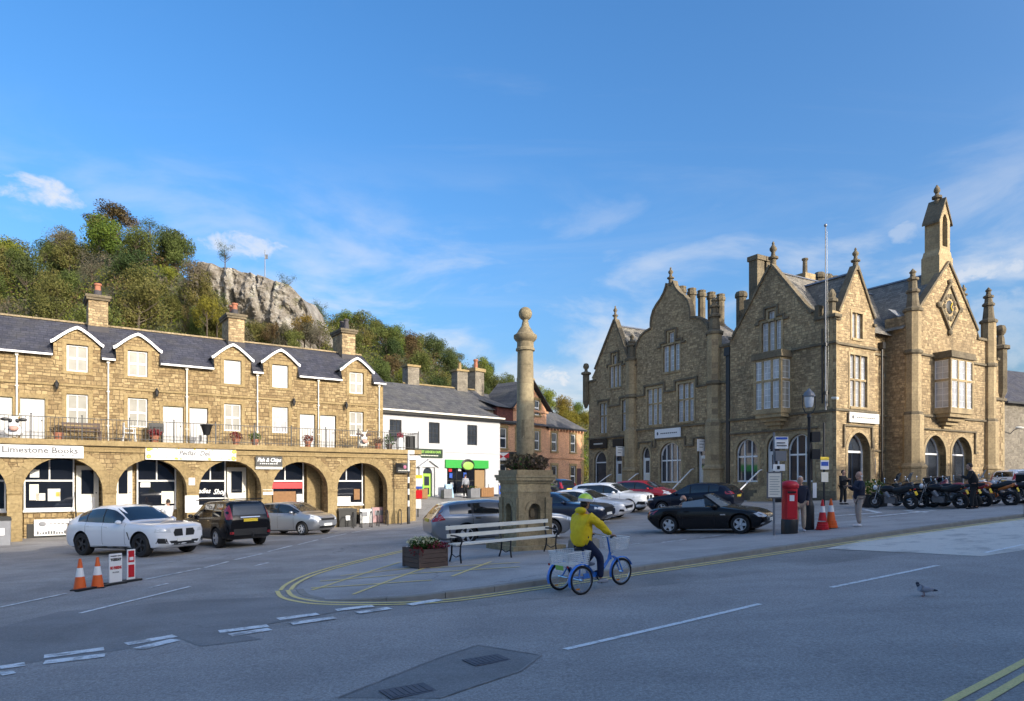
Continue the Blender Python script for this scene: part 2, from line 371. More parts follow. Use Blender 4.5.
M = {}
M['rubble'] = stone('golden_rubble', (.44, .325, .165), (.23, .155, .075), (.18, .125, .065), .30, .135, .013, .03, stain=(.16, .11, .055), stain_amt=.42, bump=.9)
M['ashlar'] = stone('golden_ashlar', (.36, .265, .13), (.30, .215, .10), (.21, .15, .08), .9, .36, .006, .008, stain=(.16, .115, .06), stain_amt=.5, bump=.3, ashlar=True)
M['hall'] = stone('hall_rubble', (.58, .425, .235), (.27, .19, .105), (.33, .25, .15), .30, .125, .014, .04, stain=(.13, .10, .065), stain_amt=.62, bump=1.0)
M['hall_ashlar'] = stone('hall_ashlar', (.47, .355, .20), (.38, .285, .16), (.27, .20, .12), .8, .38, .008, .006, stain=(.12, .098, .065), stain_amt=.75, bump=.28, ashlar=True)
M['hall_dark'] = stone('hall_weathered', (.21, .17, .11), (.15, .12, .08), (.11, .09, .06), .8, .4, .006, .01, stain=(.06, .055, .04), stain_amt=.7, bump=.3, ashlar=True)
M['slate'] = stone('slate', (.085, .085, .105), (.05, .05, .066), (.028, .028, .036), .34, .15, .010, .006, stain=(.12, .11, .09), stain_amt=.5, bump=.5, u='x', ashlar=True, vscale=1.0)
M['slate_y'] = stone('slate_cross', (.27, .24, .20), (.15, .138, .12), (.07, .065, .06), .36, .17, .010, .006, stain=(.24, .22, .17), stain_amt=.65, bump=.5, u='y', ashlar=True)
M['slate_hall'] = stone('slate_hall', (.27, .24, .20), (.15, .138, .12), (.07, .065, .06), .36, .17, .010, .006, stain=(.24, .22, .17), stain_amt=.65, bump=.5, u='x', ashlar=True)
M['slate_grey'] = stone('slate_grey', (.13, .125, .125), (.075, .075, .08), (.05, .05, .05), .4, .18, .010, .006, stain=(.20, .185, .15), stain_amt=.6, bump=.5, u='x', ashlar=True)
M['brickwall'] = stone('red_brick', (.74, .38, .20), (.56, .27, .14), (.60, .44, .32), .23, .075, .008, .004, stain=(.22, .10, .06), stain_amt=.4, bump=.4, ashlar=True)
M['greystone'] = stone('grey_rubble', (.30, .26, .20), (.18, .155, .12), (.24, .21, .17), .42, .18, .014, .04, stain=(.08, .07, .055), stain_amt=.5)
M['brickdark'] = stone('dark_red_tile', (.16, .05, .04), (.10, .035, .03), (.06, .03, .03), .2, .12, .008, .004, stain=(.06, .04, .04), ashlar=True)
M['column'] = stone('column_stone', (.42, .335, .195), (.34, .265, .155), (.23, .18, .105), 1.1, .55, .005, .006, stain=(.085, .07, .045), stain_amt=.75, bump=.3, ashlar=True, lo=.4, hi=.72)
M['render'] = plain('white_render', (.50, .50, .51), .8, var=.05, scale=2.2)
M['white'] = plain('white_paint', (.80, .79, .77), .45, var=.04, scale=4)
M['doorwhite'] = plain('white_door', (.54, .53, .51), .5, var=.06, scale=4)
M['grit'] = worn_paint('gutter_grit', (.42, .37, .29), (.27, .26, .25), .50, 3.5)
M['cream'] = plain('cream_paint', (.74, .70, .60), .5, var=.06, scale=4)
M['iron'] = plain('black_iron', (.016, .016, .018), .45, var=.3, scale=20)
M['lead'] = plain('lead', (.20, .205, .22), .5, .3, var=.25, scale=3)
M['pot'] = plain('terracotta', (.36, .14, .08), .8, var=.25, scale=5)
M['potdark'] = plain('sooty_pot', (.06, .055, .06), .8, var=.25, scale=5)
M['glass'] = glass('window_glass', (.035, .042, .055))
M['glass_pale'] = glass('window_glass_nets', (.46, .46, .47), .12, 2.5, .45)
M['blind'] = glass('window_blind', (.31, .295, .255), .3, 3, .25, .02, .2, .04)
M['shopglass'] = glass('shop_glass', (.010, .012, .018), .03, .8, .7, .02, .5)
M['green'] = plain('green_fascia', (.035, .34, .055), .4, var=.1)
M['signblack'] = plain('black_sign', (.012, .012, .012), .4, var=.2)
M['signdark'] = plain('dark_green_sign', (.02, .04, .022), .4, var=.2)
M['signgreen'] = plain('lime_letters', (.28, .50, .09), .5, var=.05)
M['signtext'] = plain('grey_letters', (.10, .10, .11), .5, var=.05)
M['limedoor'] = plain('lime_door', (.30, .52, .06), .4, var=.08)
M['yellow'] = plain('yellow_print', (.80, .58, .05), .5, var=.15, scale=12)
M['red'] = plain('red_print', (.55, .012, .02), .4, var=.06)
M['blue'] = plain('blue_print', (.03, .09, .42), .4, var=.08)
M['wood'] = plain('brown_boards', (.10, .065, .05), .7, var=.35, scale=9, bump=.3)
M['woodlight'] = plain('tan_boards', (.26, .13, .05), .7, var=.35, scale=9, bump=.3)
M['asphalt'] = asphalt('square_asphalt', (.295, .275, .255))
M['road'] = asphalt('road_asphalt', (.34, .312, .29), .42, .14, .1)
M['patch'] = asphalt('patch_asphalt', (.24, .228, .218), .25, .2, .2)
M['footway'] = asphalt('footway_asphalt', (.35, .332, .315), .2, .22, .3)
M['pale'] = worn_paint('pale_worn_surface', (.70, .65, .57), (.42, .395, .36), .40, 1.6)
M['kerbstone'] = plain('kerb_stone', (.27, .255, .225), .85, var=.3, scale=5, bump=.3)
M['line'] = worn_paint('white_line', (.85, .85, .83), (.25, .25, .25), .38, 9)
M['linefaint'] = worn_paint('worn_white_line', (.85, .85, .83), (.34, .33, .32), .44, 5)
M['yline'] = worn_paint('yellow_line', (.84, .66, .26), (.40, .36, .24), .33, 8)
M['grating'] = plain('cast_iron_cover', (.13, .12, .13), .6, .4, var=.35, scale=14)
# ------------------------------------------------------------------ the ground: one smooth sheet through surveyed heights
GP = np.array([(0, 0, 0), (1.4, 12.6, 0), (-12.8, 22.6, -.42), (-9.4, 29.7, -.36), (-1.5, 22.3, -.06), (6.6, 22.7, .27), (4.3, 31.6, .2), (8.9, 21, .40),
	(16, 27, .88), (18, 37, 1.0), (-20.5, 29, -.5), (-12, 35, -.45), (-6.4, 39, -.40), (-4.3, 49.5, .92), (-9, 46, .95), (6.5, 57, .8), (10, 49, .75), (4, 64, .95), (8, 76, 1.0), (33, 47, 1.25), (19.5, 27.5, 1.05),
	(12, 16.5, .52), (-10, 9, -.3), (-20, 14, -.55), (10, 4, .3), (22, 14, .95), (45, 40, 1.5), (-42, 30, -.7), (-28, 62, 1.3), (0, 88, 1.3), (30, 80, 1.4), (-4.6, 35.5, -.15), (0, -8, 0), (-2, 41, .25), (-30, 8, -.7), (50, 10, 1.5)], float)
def _tps():
	P = GP[:, :2] / 20.0; n = len(P)
	d2 = ((P[:, None] - P[None]) ** 2).sum(-1); Kf = np.where(d2 > 0, d2 * np.log(np.maximum(d2, 1e-12)), 0)
	A = np.zeros((n + 3, n + 3)); A[:n, :n] = Kf + np.eye(n) * 0.02; A[:n, n] = 1; A[:n, n + 1:] = P; A[n, :n] = 1; A[n + 1:, :n] = P.T
	b = np.zeros(n + 3); b[:n] = GP[:, 2]
	return P, np.linalg.solve(A, b)
_P, _W = _tps()
def gz_arr(x, y):
	q = np.stack([np.clip(x, -45, 55), np.clip(y, -10, 88)], -1) / 20.0
	d2 = ((q[..., None, :] - _P) ** 2).sum(-1); Kf = np.where(d2 > 0, d2 * np.log(np.maximum(d2, 1e-12)), 0)
	n = len(_P)
	return Kf @ _W[:n] + _W[n] + q @ _W[n + 1:]
def gz(x, y): return float(gz_arr(np.array([float(x)]), np.array([float(y)]))[0])
def gpix(px, py, dz=0.0):
	"""the ground point that the photograph shows at a pixel"""
	rx = (px - CX) / FPX; rz = (CY - py) / FPX
	t = np.concatenate([np.arange(3, 110, .05)])
	h = CAM_H + rz * t - gz_arr(rx * t, t) - dz
	i = np.argmax(h < 0)
	if h[i] >= 0: i = len(t) - 1
	return (rx * t[i], t[i])
def axis(lo, hi, a, b, st):
	m = list(np.arange(a, b + 1e-6, st)); l = []; r = []
	v = a; d = st
	while v > lo: d *= 1.5; v -= d; l.append(v)
	v = b; d = st
	while v < hi: d *= 1.5; v += d; r.append(v)
	return np.array(l[::-1] + m + r)
def build_ground():
	xs = axis(-1500, 1500, -46, 56, .5); ys = axis(-900, 2500, -10, 90, .5)
	X, Y = np.meshgrid(xs, ys); Z = np.concatenate([gz_arr(X[i:i + 20], Y[i:i + 20]) for i in range(0, len(ys), 20)])
	nx = len(xs); V = np.stack([X.ravel(), Y.ravel(), Z.ravel()], -1)
	idx = np.arange(len(V)).reshape(len(ys), nx)
	F = np.stack([idx[:-1, :-1].ravel(), idx[:-1, 1:].ravel(), idx[1:, 1:].ravel(), idx[1:, :-1].ravel()], -1)
	me = bpy.data.meshes.new('ground'); me.from_pydata(V.tolist(), [], F.tolist()); me.materials.append(M['asphalt']); me.update()
	o = link(me, 'ground'); o['kind'] = 'structure'
	return o
build_ground()
def sheet(name, poly, mat, dz, label=None):
	"""a convex sheet laid on the ground, cut from the same half-metre grid"""
	xs = [p[0] for p in poly]; ys = [p[1] for p in poly]
	x0, x1 = math.floor(min(xs) * 2) / 2, math.ceil(max(xs) * 2) / 2; y0, y1 = math.floor(min(ys) * 2) / 2, math.ceil(max(ys) * 2) / 2
	gx = np.arange(x0, x1 + .01, .5); gy = np.arange(y0, y1 + .01, .5)
	X, Y = np.meshgrid(gx, gy); Z = gz_arr(X, Y) + dz
	bm = bmesh.new(); nx = len(gx)
	vs_ = [bm.verts.new((a, b, c)) for a, b, c in zip(X.ravel(), Y.ravel(), Z.ravel())]
	for j in range(len(gy) - 1):
		for i in range(nx - 1): bm.faces.new((vs_[j * nx + i], vs_[j * nx + i + 1], vs_[(j + 1) * nx + i + 1], vs_[(j + 1) * nx + i]))
	A = sum(poly[i][0] * poly[(i + 1) % len(poly)][1] - poly[(i + 1) % len(poly)][0] * poly[i][1] for i in range(len(poly)))
	if A < 0: poly = poly[::-1]
	for i in range(len(poly)):
		a = poly[i]; b = poly[(i + 1) % len(poly)]
		nrm = Vector((b[1] - a[1], -(b[0] - a[0]), 0)).normalized()
		bmesh.ops.bisect_plane(bm, geom=bm.verts[:] + bm.edges[:] + bm.faces[:], plane_co=(a[0], a[1], 0), plane_no=nrm, clear_outer=True)
	me = bpy.data.meshes.new(name); bm.to_mesh(me); bm.free(); me.materials.append(mat)
	o = link(me, name); o['kind'] = 'structure'
	if label: o['label'] = label
	return o
def resample(pts, step):
	out = [tuple(pts[0])]
	for a, b in zip(pts[:-1], pts[1:]):
		d = math.dist(a, b); n = max(1, int(d / step))
		for k in range(1, n + 1): out.append((a[0] + (b[0] - a[0]) * k / n, a[1] + (b[1] - a[1]) * k / n))
	return out
def smooth_line(pts, it=2):
	for _ in range(it):
		q = [pts[0]]
		for a, b in zip(pts[:-1], pts[1:]):
			q += [(a[0] * .75 + b[0] * .25, a[1] * .75 + b[1] * .25), (a[0] * .25 + b[0] * .75, a[1] * .25 + b[1] * .75)]
		pts = q + [pts[-1]]
	return pts
def ribbon(mb, pts, w, dz, step=.3, zf=None):
	pts = resample(pts, step); V = []
	for i, p in enumerate(pts):
		a = pts[max(i - 1, 0)]; b = pts[min(i + 1, len(pts) - 1)]
		dx, dy = b[0] - a[0], b[1] - a[1]; l = math.hypot(dx, dy) or 1; nx, ny = -dy / l * w / 2, dx / l * w / 2
		for s in (-1, 1):
			x, y = p[0] + nx * s, p[1] + ny * s
			V.append((x, y, (zf(x, y) if zf else gz(x, y)) + dz))
	mb.add(V, [(2 * i, 2 * i + 1, 2 * i + 3, 2 * i + 2) for i in range(len(pts) - 1)])
def G(*pp): return [gpix(*p) for p in pp]

# the main road, its dark trench patch and the pale worn surface in front of the hall
sheet('road', [(-40, -9.5), (50, -9.5), (54, 42.5)] + G((1023, 518), (780, 553), (545, 587), (430, 603)) + [(-13, 5.5), (-40, -7)], M['road'], .004)
sheet('road_patch', G((338, 700), (440, 658), (478, 646), (541, 657), (520, 672), (470, 690), (440, 700)), M['patch'], .008)
sheet('worn_patch', G((0, 628), (60, 612), (200, 600), (330, 596), (420, 602), (255, 634), (100, 655), (0, 672)), M['patch'], .006)
sheet('pale_road_patch', G((826, 549), (982, 557), (1200, 525), (1200, 505), (1023, 519), (862, 541)), M['pale'], .010)
PAVE_TOP = .11
KERB = smooth_line(G((296, 590), (300, 596), (312, 599), (330, 601.5), (380, 602), (430, 600.5), (470, 596), (545, 585), (640, 571.5), (780, 551), (862, 539.5), (940, 528.5), (1023, 517.5)), 2)
BACK = smooth_line(G((296, 590), (300, 584), (318, 575), (348, 566), (400, 553), (440, 545), (500, 545), (560, 553), (640, 545), (740, 535.5), (815, 525), (870, 519), (940, 511), (1023, 503)), 2)
PAVE_BVH = [None]
def pave_z(x, y):
	"""height of the pavement, or of the ground beside it"""
	h = PAVE_BVH[0].ray_cast(Vector((x, y, 5)), Vector((0, 0, -1)))
	return max(h[0].z, gz(x, y)) if h[0] is not None else gz(x, y)
def build_pavement():
	n = 90; m = 10
	def at(line, t):
		L = [0]
		for a, b in zip(line[:-1], line[1:]): L.append(L[-1] + math.dist(a, b))
		return line, L
	def samp(line, n):
		L = [0]
		for a, b in zip(line[:-1], line[1:]): L.append(L[-1] + math.dist(a, b))
		L = np.array(L); P = np.array(line)
		t = np.linspace(0, L[-1], n)
		return np.stack([np.interp(t, L, P[:, 0]), np.interp(t, L, P[:, 1])], -1)
	A = samp(KERB, n); B = samp(BACK, n); V = []
	for i in range(n):
		rise = min(1.0, max(0.0, (A[i][0] + 3.4) / 2.2))
		for j in range(m + 1):
			p = A[i] + (B[i] - A[i]) * j / m
			V.append((p[0], p[1], gz(p[0], p[1]) + .012 + (PAVE_TOP - .012) * (1 - j / m) * rise))
	F = [(i * (m + 1) + j, i * (m + 1) + j + 1, (i + 1) * (m + 1) + j + 1, (i + 1) * (m + 1) + j) for i in range(n - 1) for j in range(m)]
	PAVE_BVH[0] = BVHTree.FromPolygons(V, F)
	mb = MB(); mb.add(V, F); o = mb.build('pavement', M['footway'], recalc=False); o['kind'] = 'structure'
	# kerb stones, each a piece of its own
	k = bpy.data.objects.new('kerb', None); COL.objects.link(k); k['kind'] = 'structure'
	pts = resample(KERB, .1); acc = 0; st = 0
	for i in range(1, len(pts)):
		acc += math.dist(pts[i - 1], pts[i])
		if acc >= .9 or i == len(pts) - 1:
			seg = pts[st:i + 1]; b = MB(); a0 = Vector(seg[0]); a1 = Vector(seg[-1])
			V = []
			sq = [seg[0], seg[len(seg) // 3], seg[2 * len(seg) // 3], seg[-1]]
			gap = .006 / max(.1, acc)
			sq[0] = tuple(a0 + (a1 - a0) * gap); sq[-1] = tuple(a1 + (a0 - a1) * gap)
			hz = rnd.uniform(-.004, .004)
			for q, p in enumerate(sq):
				d = Vector(sq[min(q + 1, 3)]) - Vector(sq[max(q - 1, 0)]); d.normalize(); nrm = Vector((-d.y, d.x))
				rise = min(1.0, max(0.0, (p[0] + 3.4) / 2.2)); top = .012 + (PAVE_TOP - .012) * rise + .006 + hz
				for (off, zz) in ((-.02, -.10), (-.012, top - .015), (.0, top), (.14, top), (.14, -.10)):
					x, y = p[0] + nrm.x * off, p[1] + nrm.y * off
					V.append((x, y, gz(p[0], p[1]) + zz))
			Fc = [(q * 5 + r, q * 5 + (r + 1) % 5, (q + 1) * 5 + (r + 1) % 5, (q + 1) * 5 + r) for q in range(3) for r in range(5)] + [(4, 3, 2, 1, 0), (15, 16, 17, 18, 19)]
			b.add(V, Fc); b.build('kerb_stone', M['kerbstone'], k)
			acc = 0; st = i
build_pavement()

# painted markings
def marks(name, mat, dz, segs, w, zf=None, smooth=0):
	mb = MB()
	for s in segs:
		pts = G(*s)
		if smooth: pts = smooth_line(pts, smooth)
		ribbon(mb, pts, w, dz, .3, zf)
	o = mb.build(name, mat, recalc=False); o['kind'] = 'structure'
	return o
marks('centre_line', M['line'], .011, [((565, 650), (760, 605)), ((831, 588), (938, 566)), ((985, 553), (1023, 545))], .10)
marks('give_way_line', M['linefaint'], .013, [((44, 658), (104, 650)), ((44, 664), (105, 656)), ((126, 645), (175, 637)), ((138, 650), (176, 641)), ((219, 633), (268, 626.5)), ((230, 636.5), (270, 630)), ((278, 620), (318, 615)), ((291, 624.5), (335, 618.5)), ((336, 611), (373, 606.5)), ((357, 614), (390, 609)), ((409, 605.5), (440, 600.5)), ((0, 669), (25, 665)), ((0, 676), (14, 673))], .22)
marks('turning_line', M['line'], .012, [((80, 614), (190, 587))], .09)
marks('bay_line', M['linefaint'], .011, [((0, 608), (66, 594)), ((145, 580), (200, 569)), ((205, 568), (228, 562)), ((235, 560), (262, 554)), ((268, 552), (292, 546)), ((298, 545), (318, 540)), ((322, 539), (346, 534)), ((352, 533), (372, 529)), ((150, 588), (168, 584)), ((255, 566), (268, 563))], .09)
marks('bay_line', M['linefaint'], .016, [((560, 553), (588, 549)), ((612, 547.5), (640, 544)), ((662, 543), (686, 540)), ((700, 538), (722, 535.5)), ((740, 533), (760, 531)), ((838, 527), (850, 525.5)), ((883, 523), (898, 521.5))], .08)
marks('zigzag_line', M['linefaint'], .013, [((835, 516), (880, 513)), ((880, 513), (860, 509)), ((870, 517), (935, 511)), ((900, 519), (985, 509)), ((905, 511), (960, 515)), ((930, 517), (1000, 507))], .22)
def offset_line(pts, d):
	out = []
	for i, p in enumerate(pts):
		a = pts[max(i - 1, 0)]; b = pts[min(i + 1, len(pts) - 1)]; dx, dy = b[0] - a[0], b[1] - a[1]; l = math.hypot(dx, dy) or 1
		out.append((p[0] - dy / l * d, p[1] + dx / l * d))
	return out
def double_yellow():
	mb = MB()
	for d in (-.16, -.36): ribbon(mb, offset_line(KERB, d), .085, .011, .25)
	back = [p for p in BACK if p[0] < -2.2][:40]
	for d in (.10, .30): ribbon(mb, offset_line(back, d), .085, .011, .25)
	o = mb.build('double_yellow_line', M['yline'], recalc=False); o['kind'] = 'structure'
	mb = MB()
	for s in (((935, 711), (1070, 638)), ((968, 712), (1070, 651))): ribbon(mb, G(*s), .085, .011)
	o = mb.build('double_yellow_line', M['yline'], recalc=False); o['kind'] = 'structure'
double_yellow()
marks('yellow_hatching', M['yline'], .010, [((312, 591), (400, 564)), ((353, 597), (425, 571)), ((311, 589), (432, 585)), ((320, 582), (520, 571)), ((340, 577), (410, 571)), ((430, 571), (520, 566)), ((452, 581), (491, 565))], .075, zf=pave_z)
mbp = sheet('footway_patch', G((368, 599), (404, 590), (460, 585), (430, 593)), M['kerbstone'], .03)
mb = MB(); ribbon(mb, offset_line(KERB, -.11), .20, .008, .4); o = mb.build('gutter_grit', M['grit'], recalc=False); o['kind'] = 'structure'
sheet('road_patch', G((176, 638), (222, 631), (262, 640), (200, 648)), M['patch'], .0085)
M['seam'] = worn_paint('tar_seam', (.20, .19, .182), (.32, .295, .275), .5, 4)
marks('tar_seam', M['seam'], .0125, [((338, 700), (440, 658), (478, 646), (541, 657), (520, 672), (470, 690), (440, 700))], .03)
def drain_cover(px, py, name='drain_cover'):
	x, y = gpix(px, py); o = thing(name, 'iron drain grating %s in the dark patch of the road' % ('nearest the bottom edge' if py > 680 else 'at the upper end'), 'drain cover', (x, y, gz(x, y) + .010), R(33), 'drain covers in the road')
	b = MB(); b.box(-.24, .24, -.16, .16, 0, .006); b.build('frame', M['grating'], o)
	for i in range(7):
		c = MB(); c.box(-.21 + i * .062, -.165 + i * .062, -.13, .13, .006, .010); c.build('bar', M['grating'], o)
drain_cover(487, 661); drain_cover(408, 692)
# ------------------------------------------------------------------ helpers for buildings
def arch_pts(u0, u1, v0, vs_, vt, n=14, kind='round'):
	"""outline of an arched opening, from the lower left going up and over; pts (u, v)"""
	c = (u0 + u1) / 2; r = (u1 - u0) / 2; h = vt - vs_
	pts = [(u0, v0)]
	for i in range(n + 1):
		t = math.pi * (1 - i / n)
		if kind == 'round': pts.append((c + r * math.cos(t), vs_ + h * math.sin(t)))
		else:  # four-centred: steep shoulders, nearly straight to a point
			s = abs(math.cos(t)); v = .88 * (1 - s ** 2.3) ** .55 + .12 * (1 - s)
			pts.append((c + r * math.cos(t), vs_ + h * v))
	pts.append((u1, v0))
	return pts
def rect(u0, u1, v0, v1): return [(u0, v0), (u0, v1), (u1, v1), (u1, v0)]
def sash(T, root, u0, u1, v0, v1, y, cols, rows, frame_mat, pane_mat, fw=.06, bar=.022, name='window', meeting=True):
	"""a timber window: frame (> a pane for each opening)"""
	b = MB(T)
	b.box(u0, u0 + fw, y, y + .06, v0, v1); b.box(u1 - fw, u1, y, y + .06, v0, v1)
	b.box(u0 + fw, u1 - fw, y, y + .06, v0, v0 + fw); b.box(u0 + fw, u1 - fw, y, y + .06, v1 - fw, v1)
	iu0, iu1, iv0, iv1 = u0 + fw, u1 - fw, v0 + fw, v1 - fw
	us = [iu0 + (iu1 - iu0) * k / cols for k in range(cols + 1)]; vv = [iv0 + (iv1 - iv0) * k / rows for k in range(rows + 1)]
	for u in us[1:-1]: b.box(u - bar / 2, u + bar / 2, y + .012, y + .05, iv0, iv1)
	for k, v in enumerate(vv[1:-1], 1):
		bb = bar * (2.0 if meeting and k == rows // 2 else 1)
		b.box(iu0, iu1, y + .010, y + .052, v - bb / 2, v + bb / 2)
	w = b.build(name, frame_mat, root)
	for i in range(cols):
		for j in range(rows):
			p = MB(T); p.box(us[i] + .002, us[i + 1] - .002, y + .03, y + .036, vv[j] + .002, vv[j + 1] - .002)
			p.build('pane', pane_mat, w)
	return w

# ------------------------------------------------------------------ the arcaded terrace on the left
def build_terrace():
	ang = math.atan2(.577, .817)
	S = thing('arcaded_terrace', 'long golden stone terrace of arches with a balcony walk and curved white dormers', 'building', (-20.47, 29.0, 0), ang)
	X0, X1 = -7.4, 18.25; PER = 3.447; AW = 1.46; GB = -1.0
	AC = [1.2 + PER * k for k in range(-2, 5)]
	ac_l = -7.4
	# arcade wall with its arches
	b = MB()
	out = [(X0, GB)]
	holes = []
	for c in AC:
		if c - AW < X0: continue
		holes.append([(p[0], max(p[1], -.98)) for p in arch_pts(c - AW, c + AW, -.98, 1.60, 3.05, 22)])
	b.wall([(X0, GB), (X0, 3.45), (X1, 3.45), (X1, GB)], holes, 0, .55)
	# right-hand return of the arcade
	b.add([(X1, 0, GB), (X1, 6, GB), (X1, 6, 3.45), (X1, 0, 3.45)], [(0, 1, 2, 3)])
	b.build('arcade_wall', M['rubble'], S, recalc=False)
	# voussoirs and piers
	vm = {}
	for c in AC:
		if c - AW < X0: continue
		nv = 15
		for k in range(nv):
			t0, t1 = math.pi * k / nv + .004, math.pi * (k + 1) / nv - .004
			q = MB(); ro = 1.88 if k != nv // 2 else 1.94
			P = [(c + AW * math.cos(t0), 1.6 + 1.45 * math.sin(t0)), (c + AW * math.cos(t1), 1.6 + 1.45 * math.sin(t1)), (c + ro * math.cos(t1), 1.6 + (ro - .01) * math.sin(t1)), (c + ro * math.cos(t0), 1.6 + (ro - .01) * math.sin(t0))]
			P = [(min(max(p[0], c - PER / 2 + .004), c + PER / 2 - .004), p[1]) for p in P]
			q.prism(P, -.025 - (k % 2) * .006, .10); q.build('voussoir', M['ashlar'], S)
	for k in range(-1, 6):
		x = 1.2 + PER * (k - .5) if k < 5 else None
		xa, xb = (x - .262, x + .262) if x is not None else (16.45, 18.22)
		q = MB(); q.box(xa, xb, -.03, .50, GB, 1.50); q.build('pier', M['ashlar'], S)
		q = MB(); q.box(xa - .02, xb + .02, -.075, .5, 1.50, 1.60); q.build('impost', M['ashlar'], S)
	# cornice and balcony slab
	q = MB(); q.box(X0, X1 + .02, -.10, .3, 3.34, 3.46); q.build('string_course', M['ashlar'], S)
	q = MB(); q.box(X0, X1 + .22, -.28, 1.6, 3.60, 3.84); q.box(X0, X1 + .10, -.12, 1.6, 3.46, 3.60); q.box(X1 - 1.6, X1 + .22, 1.6, 6.2, 3.46, 3.84); q.build('balcony', M['ashlar'], S)
	# railing: posts singly, balusters as one mass
	r = MB(); r.box(X0, X1 + .1, -.15, -.11, 4.78, 4.81); r.box(X0, X1 + .1, -.15, -.11, 3.95, 3.975); r.box(X1 + .07, X1 + .11, -.15, 6, 4.78, 4.81)
	rail = r.build('railing', M['iron'], S)
	q = MB(); x = X0
	while x < X1 + .1: q.box(x - .009, x + .009, -.139, -.121, 3.84, 4.78); x += .145
	y = 0
	while y < 6: q.box(X1 + .08, X1 + .10, y - .01, y + .01, 3.84, 4.78); y += .145
	q.build('balusters', M['iron'], rail, kind='stuff')
	for k in range(15):
		q = MB(); x = X0 + .12 + k * 1.83; q.box(x - .022, x + .022, -.155, -.108, 3.84, 4.88); q.ball((x, -.13, 4.90), .035, n=6); q.build('rail_post', M['iron'], rail)
	# upper wall
	UY = 1.5; EA = 7.70; XE = 16.85
	dcs = [-6.4, 1.78, 4.22, 8.53, 10.95, 15.25]; dcs = [-6.35] + dcs[1:]
	def dorm_top(x):   # curved gable of a dormer, x from -1 to 1
		a = abs(x); return 9.05 - .80 * (a ** 1.3) if a < .9 else 9.05 - .80 * (.9 ** 1.3) - (a - .9) * .5
	outer = [(X0, 3.8)]
	pts = [(X0, EA)]
	for c in dcs:
		pts.append((c - .92, EA))
		for k in range(17): t = -1 + 2 * k / 16; pts.append((c + .92 * t, dorm_top(t) - .05))
		pts.append((c + .92, EA))
	pts.append((XE, EA)); pts.append((XE, 3.8))
	up_w = [(c - .42, c + .42, 7.05, 8.27) for c in dcs]
	f_w = [(c - .42, c + .42, 4.62, 6.02) for c in dcs]
	doors = [(-1.46, -.62), (-.36, .56), (5.30, 6.22), (6.48, 7.34), (12.0, 12.84), (13.12, 14.03), (-4.6, -3.7)]
	holes = [rect(*w) for w in up_w + f_w] + [rect(d0, d1, 3.86, 5.72) for d0, d1 in doors]
	b = MB(); b.wall(outer + pts, holes, UY, .16)
	b.add([(XE, UY, 3.8), (XE, 8.5, 3.8), (XE, 8.5, EA), (XE, 4.95, 9.95), (XE, UY, EA)], [(0, 1, 2, 3, 4)])
	b.build('upper_wall', M['rubble'], S, recalc=False)
	for j, (u0, u1, v0, v1) in enumerate(up_w + f_w):
		w = sash(None, S, u0 + .01, u1 - .01, v0 + .01, v1 - .01, UY + .10, 2, 2, M['white'], M['glass_pale'] if j in (3, 4) or j == 10 else M['blind'], .06, .045)
		for (a0, a1, c0, c1) in ((u0 - .17, u0, v0, v1), (u1, u1 + .17, v0, v1), (u0 - .19, u1 + .19, v1, v1 + .20), (u0 - .19, u1 + .19, v0 - .13, v0)):
			q = MB(); q.box(a0, a1, UY - .025, UY + .1, c0, c1); q.build('surround', M['ashlar'], S)
	for d0, d1 in doors:
		q = MB(); q.box(d0 + .01, d1 - .01, UY + .10, UY + .15, 3.86, 5.70); dr = q.build('door', M['doorwhite'], S)
		n = 6
		for k in range(n):
			p = MB(); a = d0 + .03 + (d1 - d0 - .06) * k / n; p.box(a + .004, a + (d1 - d0 - .06) / n - .004, UY + .085, UY + .102, 3.9, 5.66); p.build('board', M['doorwhite'], dr)
		p = MB(); p.ball((d1 - .12, UY + .07, 4.75), .035, n=6); p.build('handle', M['iron'], dr)
		for (a0, a1, c0, c1) in ((d0 - .16, d0, 3.86, 5.72), (d1, d1 + .10, 3.86, 5.72), (d0 - .18, d1 + .12, 5.72, 5.93)):
			q = MB(); q.box(a0, a1, UY - .025, UY + .1, c0, c1); q.build('surround', M['ashlar'], S)
	q = MB(); q.box(X0, XE, UY - .06, UY + .05, 6.36, 6.46); q.build('string_course', M['ashlar'], S)
	# quoins at the right end
	for k in range(10):
		q = MB(); w = .46 if k % 2 else .28; q.box(XE - w, XE + .02, UY - .022, UY + w * .9, 3.86 + k * .38, 3.86 + k * .38 + .37); q.build('quoin', M['ashlar'], S)
	# roof: two slopes, valleys under the dormers stay covered by the dormer roofs
	q = MB(); sl_ = (9.95 - EA) / (4.95 - 1.25)
	cuts = [(X0, 0)] + [v for c in dcs for v in ((max(X0, c - .93), 1), (c + .93, 0))] + [(XE + .12, 0)]
	for (xa, kd), (xb, _) in zip(cuts[:-1], cuts[1:]):
		ya = 1.85 if kd else 1.25; za = EA + .02 + (ya - 1.25) * sl_
		if xb - xa > .01: q.add([(xa, ya, za), (xb, ya, za), (xb, 4.95, 9.95), (xa, 4.95, 9.95)], [(0, 1, 2, 3)])
	q.add([(XE + .12, 4.95, 9.95), (X0, 4.95, 9.95), (X0, 8.7, EA), (XE + .12, 8.7, EA)], [(0, 1, 2, 3)])
	rf = q.build('roof', M['slate'], S, recalc=False)
	n = 52
	for k in range(n):
		q = MB(); a = X0 + (XE + .12 - X0) * k / n; q.prism([(4.78, 9.90), (4.95, 10.02), (5.12, 9.90), (4.95, 9.94)], a + .006, a + (XE + .12 - X0) / n - .006, 'x'); q.build('ridge_tile', M['hall_ashlar'], rf)
